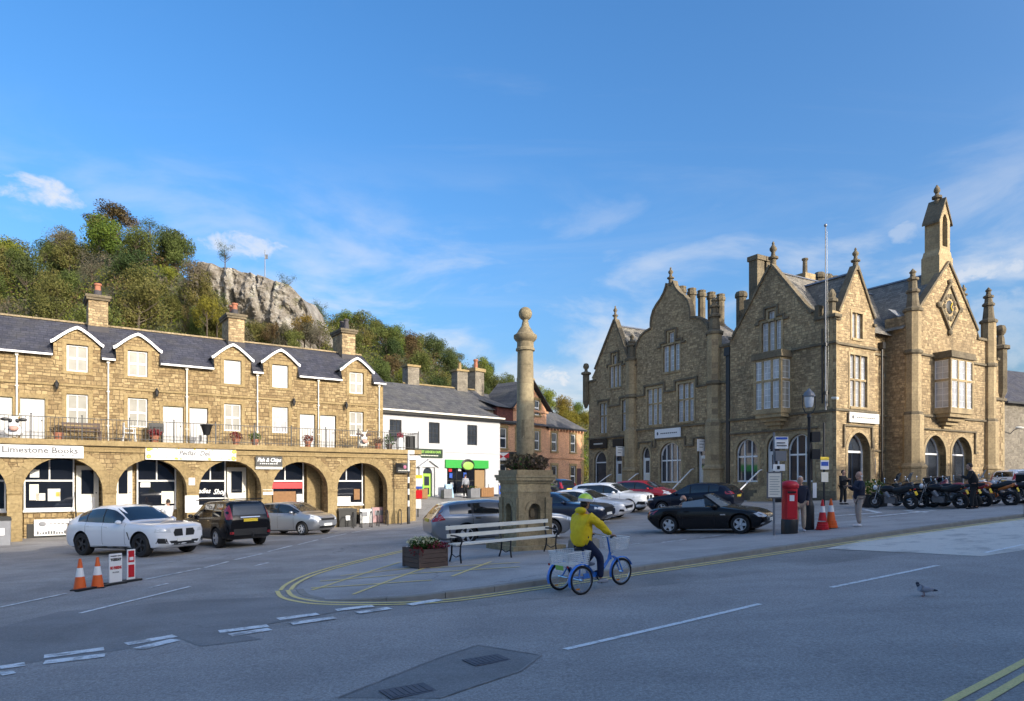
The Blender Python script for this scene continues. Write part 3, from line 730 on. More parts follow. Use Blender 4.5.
	# dormer roofs and white bargeboards
	for c in dcs:
		q = MB(); V = []; nn = 16
		for k in range(nn + 1):
			t = -1 + 2 * k / nn; z = dorm_top(t) + .03; V += [(c + 1.03 * t, UY - .14, z), (c + 1.03 * t, 1.25 + (z - EA) / sl_ + .05, z)]
		q.add(V, [(2 * k, 2 * k + 1, 2 * k + 3, 2 * k + 2) for k in range(nn)])
		for s in (-1, 1):
			q.add([(c + .92 * s, UY, EA - .02), (c + .92 * s, UY, 8.26), (c + .92 * s, 1.25 + (8.26 - EA) / sl_, 8.26), (c + .92 * s, 1.25, EA)], [(0, 1, 2, 3)])
		d = q.build('dormer_roof', M['slate_y'], S, recalc=False)
		q = MB(); P = [(c + 1.05 * (-1 + 2 * k / nn), dorm_top(-1 + 2 * k / nn) + .06) for k in range(nn + 1)]
		Q = [(p[0] * .97 + c * .03, p[1] - .135) for p in P][::-1]
		V = [(p[0], UY - .16, p[1]) for p in P] + [(p[0], UY - .16, p[1]) for p in Q[::-1]] + [(p[0], UY - .11, p[1]) for p in P] + [(p[0], UY - .11, p[1]) for p in Q[::-1]]
		F = []; m = nn + 1
		for k in range(nn): F += [(k, k + 1, m + k + 1, m + k), (2 * m + k, 3 * m + k, 3 * m + k + 1, 2 * m + k + 1), (k, 2 * m + k, 2 * m + k + 1, k + 1), (m + k, m + k + 1, 3 * m + k + 1, 3 * m + k)]
		q.add(V, F); q.build('bargeboard', M['white'], d)
	# gutters between the dormers, downpipes
	edges = [X0] + [v for c in dcs for v in (c - .95, c + .95)] + [XE + .1]
	for k in range(0, len(edges), 2):
		if edges[k + 1] - edges[k] > .1:
			q = MB(); q.box(edges[k], edges[k + 1], 1.20, 1.34, EA - .04, EA + .045); q.build('gutter', M['white'], S)
	for x in (-.47, 2.99, 6.35, 9.74, 13.0, 16.6):
		q = MB(); q.cyl((x, 1.42, 3.84), (x, 1.42, EA - .05), .036, n=8); q.box(x - .06, x + .06, 1.36, 1.48, EA - .16, EA - .04)
		for zz in (4.6, 6.2): q.box(x - .06, x + .06, 1.38, 1.5, zz, zz + .05)
		q.build('downpipe', M['cream'], S)
	# chimneys
	for (x, pots) in ((2.79, 1), (9.35, 2), (15.86, 2)):
		q = MB(); q.box(x - .42, x + .42, 4.2, 5.75, 8.9, 11.05); ch = q.build('chimney', M['hall'], S)
		for (g, z0, z1) in ((.09, 11.05, 11.17), (.14, 11.17, 11.30)):
			q = MB(); q.box(x - .42 - g, x + .42 + g, 4.2 - g, 5.75 + g, z0, z1); q.build('coping', M['hall_dark'], ch)
		for k in range(pots):
			q = MB(); yy = 4.6 + k * .62; q.lathe([(.17, 11.3), (.15, 11.45), (.14, 11.85), (.18, 11.88), (.18, 11.97), (.12, 11.98)], 10, (x, yy)); q.build('chimney_pot', M['pot'] if x < 12 else M['potdark'], ch, 40)
			q = MB(); q.lathe([(.19, 11.3), (.17, 11.62), (.165, 11.62)], 10, (x, yy)); q.build('flashing', M['potdark'], ch, 40)
		q = MB(); q.box(x - .45, x + .45, 4.15, 4.22, 9.2, 9.75); q.build('lead_apron', M['potdark'], ch)
	# wall lanterns
	for (x, z) in ((.98, 6.25), (5.0, 6.2), (11.6, 6.18), (14.55, 6.2)):
		q = MB(); q.box(x - .02, x + .02, UY - .3, UY, z + .28, z + .32); q.lathe([(.03, z - .1), (.07, z), (.10, z + .18), (.03, z + .28)], 6, (x, UY - .24)); q.build('wall_lantern', M['iron'], S)
	# shopfronts inside the arches
	BY = 1.35
	b = MB(); b.box(X0, X1 - .3, BY + .12, BY + .2, GB, 3.5); b.build('back_wall', M['rubble'], S)
	q = MB(); q.box(X0, X1 - .3, .5, BY + .15, 3.2, 3.34); q.build('soffit', M['cream'], S)
	for k in range(-1, 5):
		x = 1.2 + PER * (k + .5); 
		if k < 4: q = MB(); q.box(x - .22, x + .22, .5, BY + .1, GB, 3.2); q.build('party_pier', M['rubble'], S)
	def shopfront(c, layout):
		# layout: (kind, u0, u1) spans within the arch
		for kind, u0, u1 in layout:
			if kind == 'win':
				w = MB(); f = .06
				for (a0, a1, c0, c1) in ((u0, u0 + f, .75, 3.15), (u1 - f, u1, .75, 3.15), (u0 + f, u1 - f, .75, .85), (u0 + f, u1 - f, 2.02, 2.10), (u0 + f, u1 - f, 3.1, 3.15), ((u0 + u1) / 2 - .03, (u0 + u1) / 2 + .03, 2.10, 3.1)):
					w.box(a0, a1, BY - .06, BY + .02, c0, c1)
				w = w.build('shop_window', M['white'], S)
				for (a0, a1, c0, c1) in ((u0 + f, u1 - f, .85, 2.02), (u0 + f, (u0 + u1) / 2 - .03, 2.10, 3.1), ((u0 + u1) / 2 + .03, u1 - f, 2.10, 3.1)):
					p = MB(); p.box(a0, a1, BY - .012, BY, c0, c1); p.build('pane', M['shopglass'], w)
				q = MB(); q.box(u0 - .03, u1 + .03, BY - .16, BY, .67, .75); q.build('sill', M['white'], S)
				q = MB(); q.box(u0, u1, BY - .04, BY + .06, GB, .67); q.build('stall_riser', M['rubble'], S)
				q = MB(); q.box(u0 + .1, u1 - .1, BY - .05, BY - .03, -.5, .15); gr = q.build('basement_grille', M['signblack'], S)
				for i in range(9):
					p = MB(); a = u0 + .15 + i * (u1 - u0 - .3) / 8; p.box(a - .012, a + .012, BY - .08, BY - .05, -.5, .16); p.build('bar', M['iron'], gr)
			elif kind == 'door':
				q = MB(); q.box(u0, u1, BY - .02, BY + .05, .62, 2.75); d = q.build('shop_door', M['cream'], S)
				p = MB(); p.box(u0 + .2, u1 - .2, BY - .035, BY - .02, 1.45, 2.55); p.build('pane', M['shopglass'], d)
				p = MB(); p.box(u0 + .15, u1 - .15, BY - .032, BY - .02, .75, 1.3); p.build('panel', M['white'], d)
				p = MB(); p.ball((u1 - .1, BY - .06, 1.5), .03, n=6); p.build('handle', M['iron'], d)
				for i in range(5):
					q = MB(); q.box(u0 - .1, u1 + .1, BY - .28 * (5 - i), BY + .02, -.55 + i * .23, -.55 + (i + 1) * .23); q.build('step', M['ashlar'], S)
				q = MB(); q.tube([(u0 - .05, .2, -.5), (u0 - .05, .2, .45), (u0 - .05, BY - .1, 1.55)], .022, 6); q.tube([(u0 - .05, .75, -.2), (u0 - .05, .75, 1.0)], .018, 6); q.build('handrail', M['iron'], S)
			elif kind == 'stone':
				q = MB(); q.box(u0, u1, BY - .25, BY + .02, GB, 3.15); q.build('inner_wall', M['ashlar'], S)
	c = 1.2; shopfront(c, [('win', c - 1.42, c + .45), ('door', c + .52, c + 1.4)])
	c += PER; shopfront(c, [('door', c - 1.45, c - .68), ('win', c - .5, c + 1.2), ('stone', c + 1.2, c + 1.46)])
	c += PER; shopfront(c, [('win', c - 1.42, c + .05), ('door', c + .12, c + 1.05), ('stone', c + 1.1, c + 1.46)])
	c += PER; shopfront(c, [('win', c - 1.42, c + .6), ('stone', c + .72, c + 1.46)])
	c += PER; shopfront(c, [('win', c - 1.42, c + .55), ('stone', c + .6, c + 1.46)])
	c = 1.2 - PER; shopfront(c, [('win', c - 1.2, c + 1.4)])
	# things to read and look at inside the windows
	def card(name, u0, u1, v0, v1, mat, y=BY - .075, par=S):
		q = MB(); q.box(u0, u1, y, y + .012, v0, v1); return q.build(name, mat, par)
	card('window_poster', .65, 1.12, 1.15, 1.7, M['doorwhite']); card('window_poster', .22, .56, 1.18, 1.5, M['cream']); card('window_poster', .95, 1.12, 1.35, 1.55, M['yellow'])
	card('window_display', -.02, .32, 1.2, 1.9, M['cream']); card('window_display', .0, .34, 2.2, 2.55, M['white'])
	card('window_card', 4.3, 4.72, 1.75, 1.98, M['white']); card('window_display', 5.2, 5.75, .95, 1.55, M['cream'])
	card('window_flowers', 8.0, 8.25, .88, 1.1, M['yellow']); card('window_flowers', 8.35, 8.6, .88, 1.1, M['yellow'])
	card('window_counter', 10.5, 11.7, .9, 1.5, M['woodlight']); card('window_counter_band', 10.35, 12.05, 1.65, 1.98, M['red']); card('window_notice', 11.75, 12.05, .95, 1.35, M['white'])
	card('window_screen', 13.6, 14.8, .86, 1.2, M['doorwhite']); card('window_screen', 15.0, 15.35, 1.0, 1.6, M['woodlight'])
	text_mesh('Ladies', .34, M['white'], 'window_lettering', S, (7.05, BY - .06, 1.55), font_shear=.35, width=.72, bold=.008)
	text_mesh('Shop', .36, M['white'], 'window_lettering', S, (7.85, BY - .06, 1.5), font_shear=.35, width=.62, bold=.008)
	card('window_stripe', 6.8, 8.2, 1.16, 1.21, M['white'], BY - .06)
	# wall notices on the piers
	for (u0, u1, v0, v1) in ((6.18, 6.45, 1.85, 2.2), (6.02, 6.62, .55, 1.35), (9.62, 10.12, 1.35, 1.62)):
		card('wall_notice', u0, u1, v0, v1, M['white'], -.06)
	# fascia signs, each a thing fixed to the wall
	return S
TERRACE = build_terrace()
def wall_sign(parent_frame, name, label, u0, u1, v0, v1, y, mat, cat='sign'):
	T = parent_frame
	o = thing(name, label, cat, T.matrix_basis @ Vector(((u0 + u1) / 2, y, v0)), T.rotation_euler.z)
	w = u1 - u0; q = MB(); q.box(-w / 2, w / 2, -.04, .02, 0, v1 - v0); q.build('board', mat, o)
	q = MB(); h = v1 - v0
	for (a0, a1, c0, c1) in ((-w / 2, w / 2, -.02, 0), (-w / 2, w / 2, h, h + .02)): q.box(a0, a1, -.05, .02, c0, c1)
	q.build('edging', mat, o)
	return o, w, h
o, w, h = wall_sign(TERRACE, 'shop_sign', 'white fascia sign reading Limestone Books above the leftmost arch', -2.3, 1.92, 3.06, 3.56, -.13, M['white'])
text_mesh('Limestone Books', .36, M['signtext'], 'lettering', o, (.57, -.046, .29), width=2.66, bold=.008)
q = MB()
for k in range(26): a = -1.2 + k * .125; q.box(a, a + rnd.uniform(.04, .11), -.043, -.040, .06, .06 + rnd.uniform(.01, .05))
q.build('printed_skyline', M['signtext'], o)
o, w, h = wall_sign(TERRACE, 'shop_sign', 'long white deli sign with yellow flower corners over the second and third arches', 4.34, 8.3, 3.06, 3.60, -.13, M['white'])
text_mesh('Pedlar', .32, M['signtext'], 'lettering', o, (-.22, -.050, .30), font_shear=.3, width=.78, bold=.008); text_mesh('Deli', .32, M['signtext'], 'lettering', o, (.55, -.050, .30), font_shear=.3, width=.5, bold=.008)
for (x, z, r) in ((-1.85, .44, .11), (-1.85, .12, .12), (-1.72, .46, .05), (1.88, .42, .12), (1.86, .1, .13), (-.7, .03, .09), (-.5, .02, .06), (.75, .03, .09), (-.6, .52, .05), (.1, .52, .06), (.6, .52, .05), (1.65, .05, .05)):
	q = MB()
	for k in range(7):
		t = k * .9; q.cyl((x + r * .55 * math.cos(t), -.041, max(.02, min(.52, z + r * .5 * math.sin(t)))), (x + r * .55 * math.cos(t), -.045 - .001 * k, max(.02, min(.52, z + r * .5 * math.sin(t)))), r * .42, n=8)
	q.build('printed_flower', M['yellow'], o)
for k in range(9):
	q = MB(); x = -1.5 + k * .4; z = .08 if k % 2 else .47; q.cyl((x, -.041, z), (x, -.046, z), .03, n=6); q.build('printed_leaf', M['signgreen'], o)
o, w, h = wall_sign(TERRACE, 'shop_sign', 'black Fish and Chips sign with white lettering between the third and fourth arches', 9.24, 10.56, 2.80, 3.27, -.11, M['signblack'])
text_mesh('Fish & Chips', .26, M['white'], 'lettering', o, (0, -.046, .31), font_shear=.25, width=1.18, bold=.008)
q = MB()
for k in range(9): q.box(-.45 + k * .1, -.45 + k * .1 + rnd.uniform(.05, .085), -.046, -.040, .10, .15)
q.build('small_print', M['white'], o)
q = MB(); q.box(-w / 2, w / 2, -.045, .02, -.15, -.03); q.build('lower_strip', M['cream'], o)
o, w, h = wall_sign(TERRACE, 'shop_sign', 'small black hanging sign with pink emblem at the right end of the arches', 16.85, 17.75, 2.55, 3.05, -.25, M['signblack'])
q = MB(); q.ball((.1, -.05, .3), .10, (1, .1, 1), 8); q.build('emblem', plain('pink_print', (.45, .12, .22), .5), o)
q = MB()
for k in range(6): q.box(-.3 + k * .1, -.3 + k * .1 + .07, -.046, -.040, .08, .12)
q.build('small_print', M['cream'], o)
# ------------------------------------------------------------------ the town hall
HALL_ANG = math.atan2(.512, .859)
def boxes(q, name, mat, parent):
	for i in range(0, len(q.v), 8): b = MB(); b.add(q.v[i:i + 8], [(0, 2, 3, 1), (4, 5, 7, 6), (0, 1, 5, 4), (2, 6, 7, 3), (0, 4, 6, 2), (1, 3, 7, 5)]); b.build(name, mat, parent)
def build_hall():
	S = thing('town_hall', 'large gabled Tudor style stone town hall with finials, bellcote and mullioned windows', 'building', (17.97, 38.0, 0), HALL_ANG)
	FT = lambda off=0.0: (lambda u, d, v: (u, d + off, v))       # front faces: u runs along x
	LT = lambda off=0.0: (lambda u, d, v: (d + off, u, v))       # side faces: u runs along y, away from the corner
	W, A, D = M['hall'], M['hall_ashlar'], M['hall_dark']
	GB = .2
	def lights(T, u0, u1, v0, v1, n, transom=None, heads=None, pane=None, bars=2, stone_mull=True, dpt=.14, rows=3):
		"""mullioned window: stone surround and mullions, white sashes, a pane to each light"""
		pane = pane or M['glass_pale']
		b = MB(T); mu = .11
		for k in range(1, n):
			u = u0 + (u1 - u0) * k / n; b.box(u - mu / 2, u + mu / 2, .04, .24, v0, v1)
		if transom: b.box(u0, u1, .035, .24, transom - .06, transom + .06)
		if n > 1 or transom: b.build('mullion', A, S)
		q = MB(T); s = .15
		q.box(u0 - s, u0, -.035, .1, v0 - .12, v1 + .14); q.box(u1, u1 + s, -.035, .1, v0 - .12, v1 + .14); q.box(u0, u1, -.035, .1, v1, v1 + .14); q.box(u0, u1, -.07, .1, v0 - .14, v0)
		q.build('surround', A, S)
		ws = []
		vr = [v0] + ([transom] if transom else []) + [v1]
		for k in range(n):
			a0 = u0 + (u1 - u0) * k / n + (mu / 2 if k else 0); a1 = u0 + (u1 - u0) * (k + 1) / n - (mu / 2 if k < n - 1 else 0)
			for j in range(len(vr) - 1):
				c0 = vr[j] + (.06 if j else 0); c1 = vr[j + 1] - (.06 if j < len(vr) - 2 else 0)
				sash(T, S, a0, a1, c0, c1, dpt, bars, max(1, round((c1 - c0) / .38)), M['white'], pane, .05, .018, meeting=False)
	def hood(T, pts, w=.13, d=.12):
		"""drip mould that steps over openings; pts (u, v)"""
		b = MB(T)
		for a, c in zip(pts[:-1], pts[1:]):
			if abs(a[1] - c[1]) < 1e-6: b.box(min(a[0], c[0]) - w / 2, max(a[0], c[0]) + w / 2, -d, .06, a[1] - w / 2, a[1] + w / 2)
			else: b.box(a[0] - w / 2 * .97, a[0] + w / 2 * .97, -d * .93, .05, min(a[1], c[1]), max(a[1], c[1]))
		b.build('string_course', D, S)
	def arched(T, u0, u1, v0, vsp, vt, n, kind='tudor', door=False, transom=None, pane=None, frame=M['white'], dp=.20):
		"""arched opening filled with white frames: panes for windows, a leaf for doors"""
		pane = pane or M['glass']
		P = arch_pts(u0, u1, v0, vsp, vt, 16, kind)
		q = MB(T); c = (u0 + u1) / 2
		# moulded stone surround that follows the arch
		O = [(c + (p[0] - c) * (1 + .17 / ((u1 - u0) / 2)), p[1] + (.17 if p[1] > vsp - .01 else 0)) for p in P]
		m = len(P); V = [(p[0], -.03, p[1]) for p in P] + [(p[0], -.03, p[1]) for p in O] + [(p[0], .05, p[1]) for p in O] + [(p[0], dp + .02, p[1]) for p in P]
		F = []
		for i in range(m - 1): F += [(i, i + 1, m + i + 1, m + i), (m + i, m + i + 1, 2 * m + i + 1, 2 * m + i), (i, 3 * m + i, 3 * m + i + 1, i + 1)]
		q.add(V, F); q.build('surround', A, S, recalc=False)
		def top(u):
			for a, b_ in zip(P[1:-1], P[2:]):
				if min(a[0], b_[0]) - 1e-6 <= u <= max(a[0], b_[0]) + 1e-6:
					if abs(b_[0] - a[0]) < 1e-6: return max(a[1], b_[1])
					return a[1] + (b_[1] - a[1]) * (u - a[0]) / (b_[0] - a[0])
			return vsp
		y = dp; tr = transom if transom else vsp - .05
		fr = MB(T); f = .07
		if not door:
			for k in range(n + 1):
				u = u0 + (u1 - u0) * k / n; ua, ub = max(u0, u - f / 2), min(u1, u + f / 2)
				fr.prism([(ua, v0), (ub, v0), (ub, max(vsp - .3, top(min(ub, u1 - .001)) - .02)), (ua, max(vsp - .3, top(max(ua, u0 + .001)) - .02))], y - .05, y + .04)
			fr.box(u0, u1, y - .06, y + .03, v0, v0 + .1); fr.box(u0, u1, y - .045, y + .035, tr - .05, tr + .05)
		else:
			fr.box(u0, u0 + .1, y - .05, y + .04, v0, vsp); fr.box(u1 - .1, u1, y - .05, y + .04, v0, vsp); fr.box(u0, u1, y - .045, y + .035, tr - .06, tr + .06)
		rim = [(p[0], y - .04, p[1]) for p in P[1:-1]]; ri2 = [(c + (p[0] - c) * .9, y - .04, p[1] - .07) for p in P[1:-1]]
		k = len(rim); fr.add(rim + ri2 + [(a[0], y + .03, a[2]) for a in rim] + [(a[0], y + .03, a[2]) for a in ri2], [(i, i + 1, k + i + 1, k + i) for i in range(k - 1)] + [(k + i, k + i + 1, 3 * k + i + 1, 3 * k + i) for i in range(k - 1)])
		w = fr.build('arched_door' if door else 'arched_window', frame, S, recalc=False)
		for k in range(n):
			a0 = u0 + (u1 - u0) * k / n; a1 = u0 + (u1 - u0) * (k + 1) / n
			us = [a0 + (a1 - a0) * i / 5 for i in range(6)]
			p = MB(T); p.prism([(a0, tr)] + [(u, top(min(max(u, u0 + .002), u1 - .002))) for u in us] + [(a1, tr)], y + .01, y + .016); p.build('pane', pane, w)
			if not door: p = MB(T); p.box(a0, a1, y + .01, y + .016, v0, tr); p.build('pane', pane, w)
		if door == 'white':
			p = MB(T); p.box(u0 + .1, u1 - .1, y - .02, y + .03, v0, tr); lf = p.build('leaf', M['white'], w)
			p = MB(T); p.box(c - .18, c + .22, y - .03, y - .015, v0 + 1.05, tr - .15); p.build('door_pane', M['glass'], w)
			for (c0, c1) in ((.12, .5), (.55, .95)):
				p = MB(T); p.box(u0 + .2, u1 - .2, y - .03, y - .02, v0 + c0, v0 + c1); p.build('panel', M['cream'], w)
		elif door == 'dark':
			p = MB(T); p.box(u0 + .1, u1 - .1, y + .01, y + .03, v0, tr); p.build('leaf', M['shopglass'], w)
			p = MB(T); p.box(c - .03, c + .03, y - .02, y + .01, v0, tr); p.build('stile', M['signblack'], w)
		return P
	def finial(x, y, z, h=1.3, r=.22, name='finial'):
		b = MB(); k = h
		b.lathe([(r * .75, z - .1), (r * .75, z + .30 * k), (r * 1.25, z + .33 * k), (r * 1.3, z + .40 * k), (r * .6, z + .44 * k), (r * .45, z + .58 * k), (r * .85, z + .66 * k), (r * .9, z + .74 * k), (r * .5, z + .82 * k), (r * .28, z + .88 * k), (r * .36, z + .93 * k), (r * .1, z + k)], 8, (x, y))
		return b.build(name, D, S, 50)
	def turret(x, y, z0, z1, r, ztop, splits=()):
		"""octagonal turret with bands, a pinnacle and a finial"""
		b = MB(); b.lathe([(r * 1.55, GB), (r * 1.55, 2.8), (r * 1.7, 2.85), (r * 1.7, 2.95), (r * 1.3, 3.15), (r * 1.3, 5.95), (r, 6.2), (r, z1)], 8, (x, y), rot=R(22.5)); t = b.build('turret', A, S)
		for z in splits:
			b = MB(); b.lathe([(r * 1.02, z - .14), (r * 1.22, z - .05), (r * 1.22, z + .07), (r * 1.02, z + .16)], 8, (x, y), rot=R(22.5)); b.build('band', D, t)
		b = MB(); b.lathe([(r * 1.2, z1 - .1), (r * 1.25, z1 + .05), (r * .8, z1 + .2), (r * .62, z1 + 1.0), (r * .85, z1 + 1.06), (r * .85, z1 + 1.18), (r * .55, z1 + 1.3), (r * .5, ztop - .75), (r * .72, ztop - .7), (r * .72, ztop - .58), (r * .36, ztop - .5), (r * .30, ztop - .32), (r * .46, ztop - .22), (r * .2, ztop - .08), (r * .06, ztop)], 8, (x, y), rot=R(22.5))
		b.build('pinnacle', D, t)
	def coping(T, pts, w=.34, th=.14, off=0.0):
		"""stone coping along a gable slope; pts (u, v)"""
		b = MB(T)
		n = len(pts); V = []
		for i, p in enumerate(pts):
			a = pts[max(i - 1, 0)]; c = pts[min(i + 1, n - 1)]; dx, dz = c[0] - a[0], c[1] - a[1]; l = math.hypot(dx, dz); nx, nz = -dz / l * th, dx / l * th
			V += [(p[0], -.10, p[1]), (p[0] + nx, -.10, p[1] + nz), (p[0] + nx, w, p[1] + nz), (p[0], w, p[1])]
		F = [(i * 4 + j, i * 4 + (j + 1) % 4, (i + 1) * 4 + (j + 1) % 4, (i + 1) * 4 + j) for i in range(n - 1) for j in range(4)] + [(0, 1, 2, 3), tuple(range(4 * n - 4, 4 * n))]
		b.add(V, F); b.build('coping', D, S)
	# ---- side (left) face: corner block, u 0..7.3; middle 7.9..17; end 17..22.4
	Tc = LT(-.25)
	ap, kl, kr = (4.05, 15.1), (6.9, 11.3), (1.3, 11.6)
	outer = [(-.25, GB), (-.25, 11.2), (1.0, 11.2), (1.0, 11.75), kr, ap, kl, (7.2, 11.2), (7.2, GB)]
	h_top = rect(3.32, 4.72, 9.95, 11.72)
	h_arch1 = arch_pts(5.02, 6.72, 2.0, 3.9, 4.72, 16, 'tudor'); h_door = arch_pts(3.42, 4.36, 1.75, 4.0, 4.78, 16, 'tudor'); h_arch2 = arch_pts(1.2, 2.88, 2.0, 3.95, 4.8, 16, 'tudor')
	b = MB(Tc); b.wall(outer, [h_top, rect(3.79, 4.25, 11.72, 12.35), h_arch1, h_door, h_arch2, rect(2.75, 4.5, 6.35, 9.2)], 0, .3)
	b.add([(7.2, 0, GB), (7.2, .3, GB), (7.2, .3, 11.2), (7.2, 0, 11.2)], [(0, 1, 2, 3)])
	b.build('wall', W, S, recalc=False)
	lights(Tc, 3.32, 4.72, 9.95, 11.72, 3, bars=1); lights(Tc, 3.79, 4.25, 11.86, 12.35, 1, bars=1)
	hood(Tc, [(2.85, 11.72), (3.1, 11.72), (3.1, 11.98), (3.55, 11.98), (3.55, 12.6), (4.5, 12.6), (4.5, 11.98), (4.95, 11.98), (4.95, 11.72), (5.15, 11.72)])
	arched(Tc, 5.02, 6.72, 2.0, 3.9, 4.72, 3, transom=3.6); arched(Tc, 3.42, 4.36, 1.75, 4.0, 4.78, 1, door='white', transom=3.8); arched(Tc, 1.2, 2.88, 2.0, 3.95, 4.8, 3, transom=3.6)
	coping(Tc, [kr, ap]); coping(Tc, [ap, kl])
	q = MB(Tc); q.box(-.27, 1.05, -.12, .5, 11.15, 11.32); q.box(.8, 1.06, -.06, .4, 11.32, 12.0); q.box(6.95, 7.25, -.12, .5, 11.15, 11.32); boxes(q, 'parapet', D, S)
	finial(-.05, ap[0], ap[1] - .1, 1.6, .24)
	hood(Tc, [(-.25, 9.75), (2.4, 9.75)]); hood(Tc, [(-.25, 5.98), (7.2, 5.98)])
	hood(Tc, [(7.1, 5.1), (.9, 5.1)], .1)
	# the oriel on the side face: three lights to the square, one each end
	q = MB(Tc); O = [(2.65, 0.02), (2.65, -.9), (4.6, -.9), (4.6, 0.02)]
	def oriel(T, O, v0, v1, roof0, nf, pane_f, pane_s, base):
		b = MB(T)
		b.prism(O, base[0], base[1], 'z')  # sill slab
		c0 = (sum(p[0] for p in O) / 4)
		for k in range(4):
			s = .93 - .2 * k; t0 = base[0] - .22 * k
			b.prism([(c0 + (p[0] - c0) * s, p[1] * (1 - .25 * (k + .4)) if p[1] < 0 else p[1]) for p in O], t0 - .22, t0, 'z')
		b.build('oriel_corbel', A, S)
		b = MB(T); g = .12
		P2 = [(O[0][0] - g, O[0][1]), (O[1][0] - g, O[1][1] - g), (O[2][0] + g, O[2][1] - g), (O[3][0] + g, O[3][1])]
		b.prism(P2, v1 + .12, v1 + .30, 'z'); b.prism([(c0 + (p[0] - c0) * .97, p[1] * .97) for p in P2], v1 + .30, v1 + .52, 'z'); b.build('oriel_roof', D, S)
		b = MB(T); b.prism([(c0 + (p[0] - c0) * .985, p[1] * .985) for p in O], v1, v1 + .12, 'z'); b.build('oriel_head', A, S)
		# faces: corner posts, mullions, transom, panes
		def facep(a, c, n, pane):
			a = Vector(a); c = Vector(c); L = (c - a).length; d = (c - a) / L; nn = Vector((d.y, -d.x))
			if nn.y > 0 and abs(d.x) > .5: nn = -nn
			def FT2(u, dd, v): p = a + d * u - nn * dd; return T(p.x, p.y, v)
			b = MB(FT2)
			for k in range(n + 1):
				u = L * k / n; w = .13; b.box(max(0, u - w / 2), min(L, u + w / 2), -.01, .14, v0, v1)
			tr = v0 + (v1 - v0) * .58
			b.box(0, L, -.006, .14, tr - .07, tr + .07); b.build('mullion', A, S)
			for k in range(n):
				a0 = L * k / n + .066; a1 = L * (k + 1) / n - .066
				if k == 0: a0 = .068
				for (c0_, c1_) in ((v0, tr - .07), (tr + .07, v1)):
					sash(FT2, S, a0, a1, c0_, c1_, .05, 2, max(2, round((c1_ - c0_) / .36)), M['white'], pane, .045, .018, meeting=False)
		facep(O[0], O[1], 1, pane_s); facep(O[1], O[2], nf, pane_f); facep(O[2], O[3], 1, pane_s)
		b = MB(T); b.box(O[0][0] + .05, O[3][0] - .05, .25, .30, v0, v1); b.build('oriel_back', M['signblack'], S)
	oriel(Tc, O, 6.35, 9.2, 9.2, 3, M['glass_pale'], M['blind'], (6.05, 6.35))
	# quoin strip at the corner
	for k in range(28):
		w = .55 if k % 2 else .34; q = MB(); q.box(-.275, w - .2, -.028, w - .22, GB + .55 + k * .385, GB + .55 + k * .385 + .378); q.build('quoin', A, S)
	# middle block of the side face
	Tm = LT(0)
	gpts = [(9.1, 11.2), (9.1, 11.9), (9.7, 12.0)]
	def dutch():
		c = 12.9; hw = 3.7; L = []
		prof = [(1.0, 11.2), (1.0, 11.7), (.985, 12.15), (.93, 12.6), (.83, 13.0), (.70, 13.25), (.56, 13.35), (.52, 13.36), (.52, 13.8), (.505, 14.2), (.45, 14.65), (.36, 15.0), (.25, 15.3), (.15, 15.7), (.09, 16.1), (.07, 16.35)]
		for t, v in prof: L.append((c - hw * t, v))
		Rr = [(c + hw * t, v) for t, v in reversed(prof)]
		return L + Rr
	dp = dutch()
	outer = [(7.2, GB), (7.2, 10.9), (9.2, 10.9)] + dp + [(16.6, 10.9), (17.0, 10.9), (17.0, GB)]
	hs = [rect(11.95, 13.6, 9.95, 11.85), rect(12.52, 13.05, 11.99, 12.75), rect(13.75, 15.3, 6.25, 8.9), rect(10.6, 12.12, 6.25, 8.9),
		  arch_pts(15.0, 15.9, 1.65, 3.9, 4.65, 16, 'tudor'), arch_pts(11.8, 13.95, 1.95, 4.0, 4.85, 16, 'tudor'), arch_pts(9.38, 10.25, 1.9, 3.95, 4.7, 16, 'tudor'), rect(12.3, 13.7, .75, 1.3)]
	b = MB(Tm); b.wall(outer, hs, 0, .3); b.build('wall', W, S, recalc=False)
	lights(Tm, 11.95, 13.6, 9.95, 11.85, 3, bars=1); lights(Tm, 12.52, 13.05, 11.99, 12.75, 1, bars=1)
	lights(Tm, 13.75, 15.3, 6.25, 8.9, 3, 7.8); lights(Tm, 10.6, 12.12, 6.25, 8.9, 3, 7.8)
	hood(Tm, [(11.4, 11.85), (11.7, 11.85), (11.7, 12.1), (12.25, 12.1), (12.25, 12.95), (13.3, 12.95), (13.3, 12.1), (13.85, 12.1), (13.85, 11.85), (14.1, 11.85)])
	hood(Tm, [(7.2, 8.55), (10.3, 8.55), (10.3, 9.2), (12.4, 9.2), (12.4, 8.55), (13.45, 8.55), (13.45, 9.2), (15.6, 9.2), (15.6, 8.55), (17, 8.55)])
	hood(Tm, [(7.2, 5.95), (17, 5.95)]); hood(Tm, [(8.7, 4.55), (9.0, 4.55), (9.0, 5.05), (10.6, 5.05), (10.6, 4.55), (11.4, 4.55), (11.4, 5.15), (14.4, 5.15), (14.4, 4.55), (14.75, 4.55), (14.75, 5.0), (16.2, 5.0), (16.2, 4.55)], .1)
	arched(Tm, 15.0, 15.9, 1.65, 3.9, 4.65, 1, door='white', transom=3.75); arched(Tm, 11.8, 13.95, 1.95, 4.0, 4.85, 4, transom=3.55); arched(Tm, 9.38, 10.25, 1.9, 3.95, 4.7, 1, door='white', transom=3.75)
	sash(Tm, S, 12.3, 13.7, .75, 1.3, .1, 3, 1, M['white'], M['glass'], .06, .06)
	coping(Tm, dp[:16]); coping(Tm, dp[16:])
	finial(.05, 12.9, 16.2, 1.25, .2)
